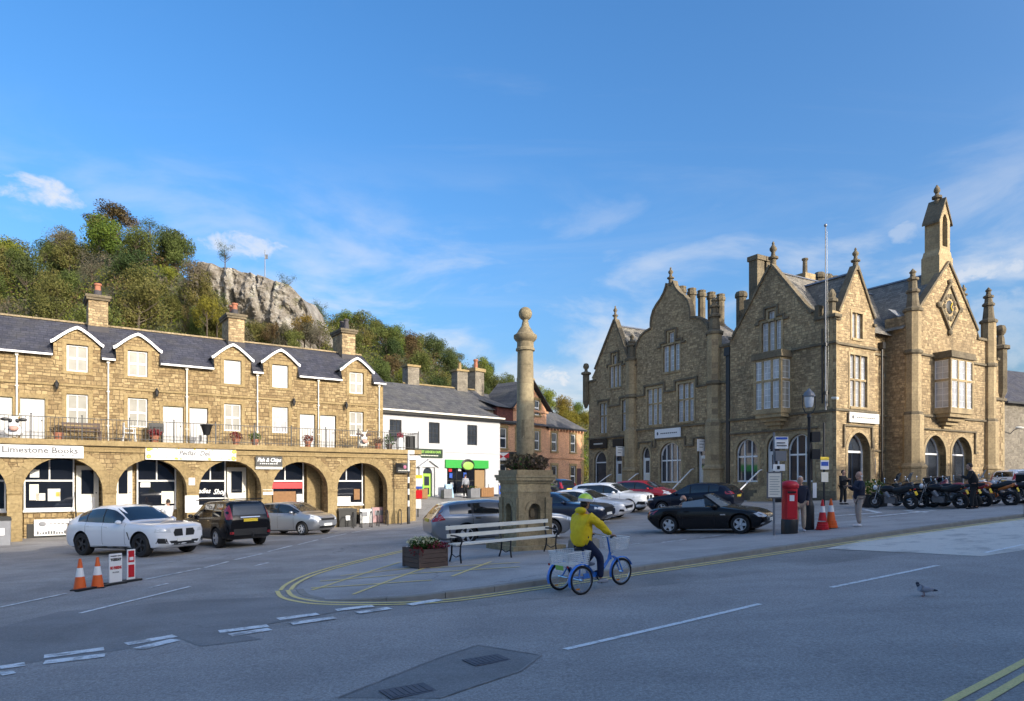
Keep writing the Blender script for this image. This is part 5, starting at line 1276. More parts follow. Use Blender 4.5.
def build_brick():
	a = world_frame(497, 60); ang = math.atan2(.77, .64)
	S = thing('brick_house', 'red brick house with a central gable and pale stone window surrounds behind the column', 'building', (a[0], a[1], 0), ang)
	Lx = 13.6; GB = .0; EA = 7.3
	wins = [(.35, 1.35), (2.6, 3.5), (5.3, 6.2), (8.0, 9.0), (11.2, 12.2)]
	holes = [rect(u0, u1, 5.0, 6.8) for u0, u1 in wins] + [rect(u0, u1, 1.6, 3.6) for u0, u1 in wins] + [rect(5.3, 6.2, 8.3, 9.7)]
	b = MB(); b.wall([(0, GB), (0, EA), (2.2, EA), (2.2, 8.9), (4.7, 11.2), (7.2, 8.9), (7.2, EA), (Lx, EA), (Lx, GB)], holes, 0, .15)
	b.add([(Lx, 0, GB), (Lx, 8, GB), (Lx, 8, EA), (Lx, 0, EA)], [(0, 1, 2, 3)]); b.add([(0, 0, GB), (0, 8, GB), (0, 8, EA), (0, 0, EA)], [(0, 1, 2, 3)])
	b.build('wall', M['brickwall'], S, recalc=False)
	for (u0, u1, v0, v1) in [(u0, u1, 5.0, 6.8) for u0, u1 in wins] + [(u0, u1, 1.6, 3.6) for u0, u1 in wins] + [(5.3, 6.2, 8.3, 9.7)]:
		sash(None, S, u0 + .05, u1 - .05, v0, v1, .06, 1, 2, M['white'], M['glass'], .09, .06)
		q = MB(); q.box(u0 - .12, u0 + .05, -.04, .05, v0, v1); q.box(u1 - .05, u1 + .12, -.04, .05, v0, v1); q.box(u0 - .15, u1 + .15, -.05, .05, v1, v1 + .25); q.box(u0 - .15, u1 + .15, -.1, .05, v0 - .15, v0); q.build('surround', M['ashlar'], S)
	q = MB(); q.box(0, Lx, -.08, 0, 4.3, 4.5); q.build('string_course', M['brickwall'], S)
	q = MB(); q.box(7.2, Lx + .2, -.3, 0, EA - .12, EA + .05); q.box(-.1, 2.2, -.3, 0, EA - .12, EA + .05); boxes(q, 'eaves', M['signblack'], S)
	for k in range(12): q = MB(); q.box(7.4 + k * .52, 7.55 + k * .52, -.25, 0, EA - .32, EA - .12); q.build('dentil', M['brickwall'], S)
	q = MB(); q.add([(-.2, -.35, EA), (Lx + .3, -.35, EA), (Lx - 3.0, 4.2, 10.4), (-.2, 4.2, 10.4), (-.2, 8.5, EA), (Lx + .3, 8.5, EA)], [(0, 1, 2, 3), (1, 5, 2), (3, 2, 5, 4)]); q.build('roof', M['slate_grey'], S, recalc=False)
	q = MB()
	for s in (-1, 1): q.add([(4.7, -.45, 11.5), (4.7 + 3.0 * s, -.45, 8.75), (4.7 + 3.0 * s, 4, 8.75), (4.7, 4, 11.5)], [(0, 1, 2, 3)])
	q.build('gable_roof', M['slate_grey'], S, recalc=False)
	for s in (-1, 1):
		q = MB(); q.add([(4.7, -.46, 11.5), (4.7 + 3.0 * s, -.46, 8.75), (4.7 + 3.0 * s, -.46, 8.62), (4.7, -.46, 11.35), (4.7, -.38, 11.5), (4.7 + 3.0 * s, -.38, 8.75), (4.7 + 3.0 * s, -.38, 8.62), (4.7, -.38, 11.35)], [(0, 1, 2, 3), (4, 5, 6, 7), (0, 1, 5, 4), (2, 3, 7, 6), (1, 2, 6, 5), (0, 3, 7, 4)]); q.build('bargeboard', M['signblack'], S)
	q = MB(); q.box(2.0, 7.4, -.12, .02, 8.55, 8.75); q.build('gable_string', M['brickwall'], S)
	for (x, y) in ((1.8, 4.2), (9.3, 4.2)):
		q = MB(); q.box(x - .6, x + .6, y - .5, y + .5, 9.4, 12.3); c = q.build('chimney', M['greystone'], S)
		q = MB(); q.box(x - .72, x + .72, y - .62, y + .62, 12.3, 12.6); q.build('cap', M['ashlar'], c)
		q = MB(); q.lathe([(.2, 12.6), (.17, 13.3), (.24, 13.35), (.2, 13.5)], 8, (x, y)); q.build('chimney_pot', M['pot'] if x < 5 else M['potdark'], c)
	for k in range(16): q = MB(); w = .5 if k % 2 else .3; q.box(Lx - w, Lx + .02, -.03, w, .9 + k * .4, .9 + k * .4 + .39); q.build('quoin', M['ashlar'], S)
	q = MB(); q.box(Lx - 1.2, Lx - .5, -.05, .02, .9, 3.4); q.build('door', plain('maroon_door', (.06, .012, .02), .4), S)
	q = MB(); q.box(-.1, 2.1, -.1, 2.5, EA, 8.6); q.build('tile_hung_bay', M['brickdark'], S)
	q = MB(); q.add([(-.4, -.4, 8.6), (2.3, -.4, 8.6), (2.3, 3.5, 9.9), (-.4, 3.5, 9.9)], [(0, 1, 2, 3)]); q.build('bay_roof', M['slate_grey'], S)
	# bank sign: white and red hexagon on a dark board
	o = thing('bank_sign', 'small projecting bank sign with red and white hexagon on the brick house', 'sign', S.matrix_basis @ Vector((.5, -.5, 4.1)), R(0))
	q = MB(); q.box(-.7, 1.3, -.04, .04, -.3, .55); q.build('board', M['signblack'], o)
	q = MB(); q.box(-.65, .35, -.06, -.04, -.2, .48); q.build('emblem_ground', M['white'], o)
	for s in (-1, 1): q = MB(); q.prism([(-.15, .14), (-.15 + .5 * s, .48), (-.15 + .5 * s, -.2)], -.075, -.06); q.build('emblem', M['red'], o)
	return S
build_brick()
def cottage(name, label, px, D, rz, w, d, base, ea, ri, wall, roof, chim, half_hip=False):
	a = world_frame(px, D); S = thing(name, label, 'building', (a[0], a[1], 0), rz)
	b = MB(); b.box(0, w, 0, d, base, ea)
	for x in (0, w): b.add([(x, 0, ea), (x, d, ea), (x, d / 2, ri)], [(0, 1, 2)])
	b.build('wall', wall, S)
	q = MB(); q.add([(-.2, -.3, ea - .1), (w + .2, -.3, ea - .1), (w + .2, d / 2, ri + .1), (-.2, d / 2, ri + .1), (-.2, d + .3, ea - .1), (w + .2, d + .3, ea - .1)], [(0, 1, 2, 3), (3, 2, 5, 4)]); r = q.build('roof', roof, S, recalc=False)
	q = MB(); q.prism([(d / 2 - .2, ri + .05), (d / 2, ri + .2), (d / 2 + .2, ri + .05)], -.2, w + .2, 'x'); q.build('ridge', M['ashlar'], r)
	for (x, h, pots) in chim:
		q = MB(); q.box(x - .55, x + .55, d / 2 - .5, d / 2 + .5, ri - .6, ri + h); c = q.build('chimney', M['greystone'], S)
		q = MB(); q.box(x - .66, x + .66, d / 2 - .6, d / 2 + .6, ri + h, ri + h + .18); q.build('cap', M['ashlar'], c)
		for k in range(pots): q = MB(); q.lathe([(.18, ri + h + .18), (.14, ri + h + .8), (.2, ri + h + .85)], 8, (x - .25 * (pots - 1) + .5 * k, d / 2)); q.build('chimney_pot', M['ashlar'], c)
	return S
cottage('stone_cottage', 'grey stone house whose pale slate roof and two chimneys rise behind the white shop', 425, 56, R(37), 7.0, 7.0, 0, 8.4, 10.4, M['greystone'], M['slate_grey'], [(.6, 1.5, 0), (5.6, 1.6, 1)])
# house at the far right
def far_right():
	a = ((1004 - CX) / FPX * 60, 60.0)
	S = thing('stone_house', 'grey stone house with dark slate roof at the right edge beyond the hall', 'building', (a[0], a[1], 0), R(25))
	b = MB(); b.box(0, 16, 0, 10, -.2, 9.0); b.build('wall', M['greystone'], S)
	q = MB(); q.add([(-.3, -.4, 9.0), (16.3, -.4, 9.0), (16.3, 5, 13.2), (-.3, 5, 13.2), (-.3, 10.4, 9), (16.3, 10.4, 9)], [(0, 1, 2, 3), (3, 2, 5, 4)]); q.build('roof', M['slate'], S, recalc=False)
	q = MB(); q.box(-.3, 16.3, -.5, -.38, 8.9, 9.05); q.build('gutter', M['iron'], S)
	for (u, v) in ((4, 6), (8, 6), (12, 6), (4, 2.4), (9, 2.4)): sash(None, S, u, u + 1.0, v, v + 1.6, -.05, 2, 2, M['white'], M['glass'], .08, .04)
	o = thing('street_lamp', 'pale street lamp arm reaching out from the grey house at the right edge', 'lamp', S.matrix_basis @ Vector((.9, -.05, 6.3)), R(25))
	q = MB(); q.tube([(0, 0, 0), (-.3, -.4, .25), (-.6, -.9, .35)], .045, 6); q.build('arm', M['lead'], o)
	q = MB(); q.ball((-.9, -1.2, .38), .5, (1, .5, .22), 10); q.build('lamp_head', M['cream'], o, 40)
far_right()
# the row of houses on the near side of the road, beside and behind the camera: out of view, they shade the square, their walls made pale to bounce light
def near_row():
	e = Vector((.84, .54)).normalized(); ang = math.atan2(e.y, e.x); g = random.Random(3)
	u = -34.0
	while u < 78:
		w = g.uniform(6.5, 9.5); hh = g.uniform(-.5, .5); p = Vector((11.6, 1.6)) + e * u
		S = bpy.data.objects.new('houses_across_the_road', None); COL.objects.link(S); S['kind'] = 'structure'; S.location = (p.x, p.y, 0); S.rotation_euler = (0, 0, ang)
		ea = 8.9 + hh; ri = NEAR_RIDGE + hh
		b = MB(); b.box(0, w - .02, -9, 0, -1.2, ea)
		for x in (0, w - .02): b.add([(x, 0, ea), (x, -9, ea), (x, -4.5, ri)], [(0, 1, 2)])
		b.build('wall', M['render'], S)
		q = MB(); q.add([(0, .3, ea - .1), (w, .3, ea - .1), (w, -4.5, ri + .1), (0, -4.5, ri + .1), (0, -9.3, ea - .1), (w, -9.3, ea - .1)], [(0, 1, 2, 3), (3, 2, 5, 4)]); q.build('roof', M['slate_grey'], S, recalc=False)
		q = MB(); q.box(w - .9, w - .05, -5.2, -3.8, ri - .8, ri + 1.4); q.build('chimney', M['greystone'], S)
		u += w
NEAR_RIDGE = 13.2
near_row()

# ------------------------------------------------------------------ the wooded hill and the crag
def hill_height(x, y):
	D = math.hypot(x, y); u = CX + FPX * x / max(y, 1)
	us = [-900, -300, -60, 40, 110, 190, 215, 290, 320, 400, 480, 560, 620, 760, 1300]
	zc = [10, 40, 42, 43, 45.5, 41, 34.5, 29, 40, 38, 32.5, 23, 16, 5, 2]
	dc = [170, 150, 138, 132, 130, 132, 134, 140, 165, 185, 205, 225, 235, 250, 260]
	Z = float(np.interp(u, us, zc)); C = float(np.interp(u, us, dc)); B = float(np.interp(u, [-300, 120, 380, 560, 900], [52, 56, 78, 104, 150]))
	t = (y - B) / (C - B)
	if t < 0: return -1.0
	if t < 1: k = t * t * (3 - 2 * t); k = .55 * k + .45 * t; return -1 + (Z + 1) * k + 1.2 * noise.noise(Vector((x * .05, y * .05, 0))) * min(1, t * 4)
	return Z * max(.55, 1 - (t - 1) * .35) + 1.2 * noise.noise(Vector((x * .05, y * .05, 0)))
def build_hill():
	V = []; us = np.linspace(-900, 1000, 110); ys = list(np.linspace(50, 250, 70)) + [290, 350, 450, 600]
	for y in ys:
		for u in us: x = (u - CX) / FPX * y; V.append((x, y, hill_height(x, y)))
	n = len(us); F = [(j * n + i, j * n + i + 1, (j + 1) * n + i + 1, (j + 1) * n + i) for j in range(len(ys) - 1) for i in range(n - 1)]
	b = MB(); b.add(V, F); o = b.build('hill', plain('hill_turf', (.055, .060, .022), .9, var=.5, scale=.25, detail=8), recalc=False, smooth=60); o['kind'] = 'structure'
build_hill()
def build_crag():
	D = 118.0; x0 = (190 - CX) / FPX * D; x1 = (309 - CX) / FPX * D
	S = thing('limestone_crag', 'pale grey limestone crag rising out of the woods above the terrace roofs', 'cliff', ((x0 + x1) / 2, D, 0))
	nu, nv = 110, 66; V = []
	tops = ([190, 200, 215, 235, 255, 270, 283, 291, 298, 303, 309], [263, 262, 264, 268, 272, 277, 283, 289, 297, 310, 332])
	for j in range(nv + 10):
		for i in range(nu + 1):
			u = 190 + 119 * i / nu
			tz = CAM_H + (CY - np.interp(u, *tops)) / FPX * D; bz = CAM_H + (CY - 342) / FPX * D - 3
			x = (u - CX) / FPX * D - (x0 + x1) / 2 + .9 * noise.noise(Vector((j * .16, i * .05, 2)))
			if j <= nv: z = bz + (tz - bz) * j / nv; y = 1.2 * (j / nv) ** 2
			else: z = tz + (j - nv) * .06; y = 1.2 + (j - nv) * 1.6
			p = Vector((x, z, y * .5))
			d = 1.9 * noise.fractal(p * .16, 1.0, 2.0, 5) + .7 * noise.fractal(p * .7 + Vector((9, 0, 3)), .75, 2.1, 5) + .9 * abs(noise.noise(Vector((x * .55, z * .12, 4)))) - 1.2 * max(0, .14 - abs(noise.noise(Vector((x * .28 + 3, z * .05, 8))))) * 6
			edge = min(1, min(i, nu - i) / 8.0); y2 = y - d * (1 if j <= nv else .4) + (1 - edge) ** 1.6 * 4
			V.append((x, y2, z + (.35 * noise.noise(Vector((x * .8, 3, 7))) if j >= nv - 2 else 0)))
	n = nu + 1; F = [(j * n + i, j * n + i + 1, (j + 1) * n + i + 1, (j + 1) * n + i) for j in range(nv + 9) for i in range(nu)]
	m, nt, N, K, bs = mat_nodes('limestone')
	tc = N.new('ShaderNodeTexCoord'); mp = N.new('ShaderNodeMapping'); mp.inputs['Scale'].default_value = (1, 1, .45); K.new(tc.outputs['Object'], mp.inputs[0])
	n1 = N.new('ShaderNodeTexNoise'); n1.inputs['Scale'].default_value = .55; n1.inputs['Detail'].default_value = 10; n1.inputs['Roughness'].default_value = .72; K.new(mp.outputs[0], n1.inputs['Vector'])
	cr = N.new('ShaderNodeValToRGB'); e = cr.color_ramp.elements; e[0].position = .32; e[0].color = (.09, .075, .055, 1); e[1].position = .66; e[1].color = (.37, .35, .31, 1); q = e.new(.50); q.color = (.22, .195, .165, 1); K.new(n1.outputs[0], cr.inputs[0]); 
	n2 = N.new('ShaderNodeTexNoise'); n2.inputs['Scale'].default_value = .35; n2.inputs['Detail'].default_value = 8; n2.inputs['Roughness'].default_value = .75; K.new(tc.outputs['Object'], n2.inputs['Vector'])
	r2 = N.new('ShaderNodeMapRange'); r2.inputs[1].default_value = .56; r2.inputs[2].default_value = .66; r2.inputs[4].default_value = .8; K.new(n2.outputs[0], r2.inputs[0])
	mx = N.new('ShaderNodeMix'); mx.data_type = 'RGBA'; K.new(r2.outputs[0], mx.inputs[0]); K.new(cr.outputs[0], mx.inputs[6]); mx.inputs[7].default_value = (.10, .10, .035, 1); K.new(mx.outputs[2], bs.inputs['Base Color']); bs.inputs['Roughness'].default_value = .9
	bp = N.new('ShaderNodeBump'); bp.inputs['Strength'].default_value = .9; bp.inputs['Distance'].default_value = .3; K.new(n1.outputs[0], bp.inputs['Height']); K.new(bp.outputs[0], bs.inputs['Normal'])
	b = MB(); b.add(V, F); b.build('rock_face', m, S, recalc=False)
	o = thing('flagpole', 'thin bare flagpole standing on top of the limestone crag', 'flagpole', ((265 - CX) / FPX * 121, 121, CAM_H + (CY - 276) / FPX * 121 - .6))
	q = MB(); q.cyl((0, 0, 0), (0, 0, 5.2), .10, .06, 6); q.build('pole', M['lead'], o)
	q = MB(); q.box(0, .5, -.02, .02, 3.6, 4.4); q.build('flag', M['lead'], o)
build_crag()
_leafy = leafy
def leafy(n, a, b, c): return _leafy(n, *[tuple(min(1, v * 1.75) for v in q) for q in (a, b, c)])
LEAF = {
 'olive': leafy('foliage_olive', (.032, .036, .010), (.066, .068, .018), (.12, .105, .035)),
 'green': leafy('foliage_green', (.028, .038, .011), (.055, .070, .018), (.095, .110, .030)),
 'dark': leafy('foliage_dark', (.016, .026, .010), (.032, .046, .014), (.055, .070, .022)),
 'gold': leafy('foliage_gold', (.060, .050, .010), (.115, .090, .014), (.18, .14, .022)),
 'rust': leafy('foliage_rust', (.040, .028, .014), (.070, .048, .022), (.11, .075, .032)),
 'grey': leafy('foliage_bare', (.050, .044, .030), (.090, .078, .052), (.14, .12, .085)),
 'lime': leafy('foliage_lime', (.045, .060, .010), (.085, .105, .016), (.13, .15, .022)),
}
M['bark'] = plain('bark', (.085, .066, .048), .9, var=.4, scale=5)
def crown_mesh(name, seed, n, bare=False):
	"""a crown of leaf clumps on a unit tree: radius about 1, height about 2"""
	g = random.Random(seed); V = []; F = []
	lobes = []
	for k in range(g.randint(9, 13)):
		t = g.uniform(0, 2 * math.pi); rr = g.uniform(.12, .72); z = g.uniform(.75, 1.75); f = math.sqrt(max(.1, 1 - ((z - 1.15) / .95) ** 2))
		lobes.append((Vector((rr * f * math.cos(t), rr * f * math.sin(t), z)), g.uniform(.26, .46)))
	lobes.append((Vector((0, 0, 1.6)), .38))
	for i in range(n):
		c, r = g.choice(lobes)
		d = Vector((g.gauss(0, 1), g.gauss(0, 1), g.gauss(0, 1))).normalized(); rad = r * (g.random() ** (.30 if not bare else .6))
		p = c + d * rad * g.uniform(.9, 1.12)
		nn = (d + Vector((g.gauss(0, .6), g.gauss(0, .6), g.gauss(0, .6)))).normalized(); a = nn.orthogonal().normalized(); b = nn.cross(a)
		th = g.uniform(0, 6.28); a, b = a * math.cos(th) + b * math.sin(th), b * math.cos(th) - a * math.sin(th)
		s = g.uniform(.022, .052) * (.7 if bare else 1); o = len(V)
		V += [p - a * s, p - b * s * .55 + a * s * .2, p + a * s, p + b * s * .55]; F.append((o, o + 1, o + 2, o + 3))
	me = bpy.data.meshes.new(name); me.from_pydata([tuple(v) for v in V], [], F); me.materials.append(LEAF['green'])
	return me
def trunk_mesh(name, seed):
	g = random.Random(seed); b = MB()
	b.tube([(0, 0, -.3), (g.uniform(-.03, .03), 0, .4), (g.uniform(-.05, .05), g.uniform(-.05, .05), .9), (g.uniform(-.08, .08), 0, 1.5)], [.055, .045, .035, .012], 6)
	for k in range(9):
		t = g.uniform(0, 6.28); z = g.uniform(.4, 1.2); l = g.uniform(.35, .7)
		b.tube([(0, 0, z), (math.cos(t) * l * .5, math.sin(t) * l * .5, z + l * .3), (math.cos(t) * l, math.sin(t) * l, z + l * .75)], [.022, .014, .004], 4)
		for s in (-.5, .5): b.tube([(math.cos(t) * l * .5, math.sin(t) * l * .5, z + l * .3), (math.cos(t + s) * l * .9, math.sin(t + s) * l * .9, z + l * .8)], [.012, .003], 3)
	return b.mesh(name, M['bark'])
CROWNS = [crown_mesh('crown', 10 + k, 4600) for k in range(5)]; SPARSE = [crown_mesh('crown', 40 + k, 1900, True) for k in range(3)]; TRUNKS = [trunk_mesh('trunk', 60 + k) for k in range(4)]
TREE_LABELS = {'olive': 'olive green', 'green': 'mid green', 'dark': 'dark green', 'gold': 'golden yellow', 'rust': 'russet brown', 'grey': 'greyish half bare', 'lime': 'bright yellowish green'}
def tree(x, y, z, h, wd, kind, g, label=None, group='trees on the wooded hillside', sparse=False, name='hillside_tree'):
	t = thing(name, label or TREE_LABELS[kind], 'tree', (x, y, z), g.uniform(0, 6.28), group)
	t.scale = (wd, wd * g.uniform(.9, 1.1), h / 2)
	c = link(g.choice(SPARSE if sparse else CROWNS), 'crown', t); c.material_slots[0].link = 'OBJECT'; c.material_slots[0].material = LEAF[kind]
	link(g.choice(TRUNKS), 'trunk', t)
	return t
def forest():
	g = random.Random(11); placed = []
	cells = []
	for k in range(9000):
		u = g.uniform(-70, 590); y = g.uniform(56, 225) 
		x = (u - CX) / FPX * y; z = hill_height(x, y)
		if z < .3: continue
		v = CY - (z - CAM_H) / y * FPX
		# keep the crag clear
		if 186 < u < 312 and v > 250 and y < 126 and z > 14: 
			if v < 330: continue
		if 190 < u < 305 and y >= 116: continue
		mind = 3.0 + y * .013
		if any((x - a) ** 2 + (y - b) ** 2 < mind * mind for a, b in placed): continue
		placed.append((x, y)); cells.append((x, y, z, u, v))
		if len(cells) >= 275: break
	for (x, y, z, u, v) in cells:
		r = g.random()
		if u < 190: kind = 'olive' if r < .40 else 'green' if r < .66 else 'grey' if r < .78 else 'dark' if r < .88 else 'rust' if r < .92 else 'lime'
		elif u < 330: kind = 'grey' if r < .30 else 'rust' if r < .38 else 'olive' if r < .70 else 'gold' if r < .76 else 'green'
		elif u < 540: kind = 'green' if r < .38 else 'olive' if r < .62 else 'lime' if r < .76 else 'dark' if r < .90 else 'rust'
		else: kind = 'gold' if r < .5 else 'lime'
		low = 170 < u < 320 and y < 120
		h = g.uniform(5.8, 8.8) * (.65 if low else 1); w = h * g.uniform(.40, .52)
		zone = 'at the far left' if u < 95 else 'left of the crag' if u < 190 else 'below the crag' if u < 330 else 'right of the crag' if u < 450 else 'on the far ridge behind the column'
		tree(x, y, z - .5, h, w, kind, g, '%s tree %s the wooded hill %s' % (TREE_LABELS[kind], 'high on' if y > 105 else 'low on', zone), sparse=(kind == 'grey' and g.random() < .8))
	# trees that stand out
	def at(u, y, v, h, w, kind, label, sparse=False, name='tree'):
		x = (u - CX) / FPX * y; z = CAM_H + (CY - v) / FPX * y
		tree(x, y, z, h, w, kind, g, label, None, sparse, name)
	at(225, 122, 268, 4.6, 2.1, 'dark', 'lone spreading tree standing on top of the crag against the sky', True)
	at(287, 124, 299, 4.6, 2.3, 'dark', 'dark leafless looking tree at the right shoulder of the crag', True)
	at(207, 96, 336, 5.6, 2.2, 'gold', 'golden yellow tree beside the middle chimney of the terrace, below the crag')
	at(112, 128, 232, 5.0, 5.5, 'rust', 'broad reddish brown tree on the highest point of the wooded hill')
	at(150, 128, 250, 6.5, 3.4, 'dark', 'tall dark tree on the skyline left of the crag', True)
	at(172, 126, 268, 7.5, 3.6, 'dark', 'large dark tree on the skyline next to the crag')
	at(60, 118, 262, 6.5, 3.8, 'grey', 'pale grey green tree near the top of the hill at left', True)
	at(318, 150, 330, 6.5, 2.6, 'dark', 'dark tree standing just right of the crag base', True)
	for k in range(22):
		u = 188 + k * 6.2 + g.uniform(-2, 2); y = g.uniform(100, 110); x = (u - CX) / FPX * y; z = CAM_H + (CY - g.uniform(350, 362)) / FPX * y; kind = g.choice(['rust', 'olive', 'gold', 'grey', 'green', 'olive'])
		tree(x, y, z, g.uniform(4.2, 6.0) * (1.5 if u < 205 else 1), g.uniform(1.6, 2.2), kind, g, 'low %s tree in the scrub at the foot of the crag' % TREE_LABELS[kind], 'scrub at the foot of the crag', sparse=k % 3 == 0, name='scrub_tree')
	for (u, v) in ((186, 262), (193, 274), (200, 288), (208, 300), (217, 308), (228, 316), (240, 321), (252, 325), (190, 300), (205, 318)):
		y = g.uniform(104, 109); x = (u + 9 - CX) / FPX * y; kind = g.choice(['olive', 'green', 'grey', 'olive', 'green']); h = g.uniform(6.0, 7.5)
		tree(x, y, CAM_H + (CY - v) / FPX * y - h, h, g.uniform(2.4, 3.1), kind, g, '%s tree overlapping the lower left of the crag' % TREE_LABELS[kind], 'trees overlapping the crag', name='hillside_tree')
	# the rest of the wood: low crowns that close the canopy, too many to count
	rs = np.random.RandomState(5); V = []; F = []; mi = []; n = 0
	while n < 2500:
		u = rs.uniform(-80, 590); y = rs.uniform(57, 215); x = (u - CX) / FPX * y; z = hill_height(x, y)
		if z < .2 or (188 < u < 310 and y > 104 and z > 12): continue
		r = rs.uniform(1.4, 2.6) * (.8 + y * .003); m = 100
		d = rs.normal(size=(m, 3)); d /= np.linalg.norm(d, axis=1)[:, None]; d[:, 2] = np.abs(d[:, 2]) * 1.25
		p = np.array([x, y, z]) + d * r * rs.uniform(.75, 1.1, (m, 1))
		nn = d + rs.normal(size=(m, 3)) * .7; a = np.cross(nn, rs.normal(size=(m, 3))); a /= np.linalg.norm(a, axis=1)[:, None]; b_ = np.cross(nn, a); b_ /= np.linalg.norm(b_, axis=1)[:, None]
		sz = rs.uniform(.12, .27, (m, 1)); o = len(V) * 4
		V.append(np.stack([p - a * sz, p - b_ * sz * .55, p + a * sz, p + b_ * sz * .55], 1).reshape(-1, 3)); mi += [int(rs.choice(5, p=[.40, .27, .13, .11, .09]))] * m; n += 1
	V = np.concatenate(V); F = np.arange(len(V)).reshape(-1, 4)
	me = bpy.data.meshes.new('undergrowth'); me.from_pydata(V.tolist(), [], F.tolist())
	for k in ('olive', 'green', 'grey', 'lime', 'rust'): me.materials.append(LEAF[k])
	me.polygons.foreach_set('material_index', mi)
	o = link(me, 'undergrowth'); o['kind'] = 'stuff'; o['label'] = 'dense bushy undergrowth closing the canopy of the wooded hillside'; o['category'] = 'undergrowth'
forest()
# ------------------------------------------------------------------ vehicles
def paint(name, col, metal=.0, rough=.28, coat=1.0): return plain(name, col, rough, metal, var=.03, scale=2, coat=coat if max(col) > .03 else .25, spec=.5 if max(col) > .03 else .25)
M['tyre'] = plain('tyre', (.014, .014, .015), .8, var=.2, scale=20)
M['rim'] = plain('alloy_rim', (.62, .63, .65), .35, .35, var=.08)
M['rimdark'] = plain('dark_rim', (.07, .07, .075), .35, .6, var=.1)
M['cardark'] = plain('car_trim', (.012, .012, .013), .5, var=.2)
M['carglass'] = glass('car_glass', (.012, .016, .020), .03, 1.0, .5, .0, .8)
M['lamp'] = glass('lamp_glass', (.62, .64, .66), .08, 6, .25, .05, .9)
M['tail'] = glass('tail_lamp', (.32, .008, .012), .08, 6, .3, .05, .8)
M['amber'] = glass('amber_lamp', (.7, .22, .01), .1, 6, .2)
M['chrome'] = plain('chrome', (.62, .63, .65), .15, 1.0, var=.05)
M['plate_w'] = plain('white_plate', (.74, .74, .70), .4, var=.06, scale=18); M['plate_y'] = plain('yellow_plate', (.78, .55, .04), .4, var=.06, scale=18)
M['skin'] = plain('skin', (.50, .28, .19), .55, var=.08)
def interp(tab, s): return float(np.interp(s, [t[0] for t in tab], [t[1] for t in tab]))
def wheel_meshes(r, w, style):
	t = MB(); n = 28
	t.lathe([(r * .66, w / 2), (r * .66, -w / 2), (r * .93, -w / 2), (r, -w * .32), (r, w * .32), (r * .93, w / 2), (r * .66, w / 2)], n, caps=False)
	tm = t.mesh('wheel', M['tyre'], 35)
	q = MB(); q.lathe([(r * .68, -w * .45), (r * .68, w * .40), (r * .60, w * .40), (r * .58, w * .18), (r * .05, w * .16)], n, mi=0, caps=False)
	q.lathe([(r * .69, w * .30), (r * .69, w * .46), (r * .60, w * .46), (r * .60, w * .30)], n, mi=1, caps=False)
	nsp = style.get('n', 5)
	for k in range(nsp):
		a = 2 * math.pi * k / nsp
		for off in ((-.12, .12) if style.get('double') else (0,)):
			c, s_ = math.cos(a + off), math.sin(a + off); wd = r * style.get('w', .13)
			P = [(c * r * .12 - s_ * wd, s_ * r * .12 + c * wd), (c * r * .12 + s_ * wd, s_ * r * .12 - c * wd), (c * r * .63 + s_ * wd * .75, s_ * r * .63 - c * wd * .75), (c * r * .63 - s_ * wd * .75, s_ * r * .63 + c * wd * .75)]
			q.prism(P, w * .2, w * .40, 'z', 1)
	q.lathe([(r * .17, w * .2), (r * .17, w * .43), (r * .1, w * .45)], 12, mi=1)
	rm = q.mesh('rim', [M['cardark'], style.get('mat', M['rim'])], 35)
	return tm, rm
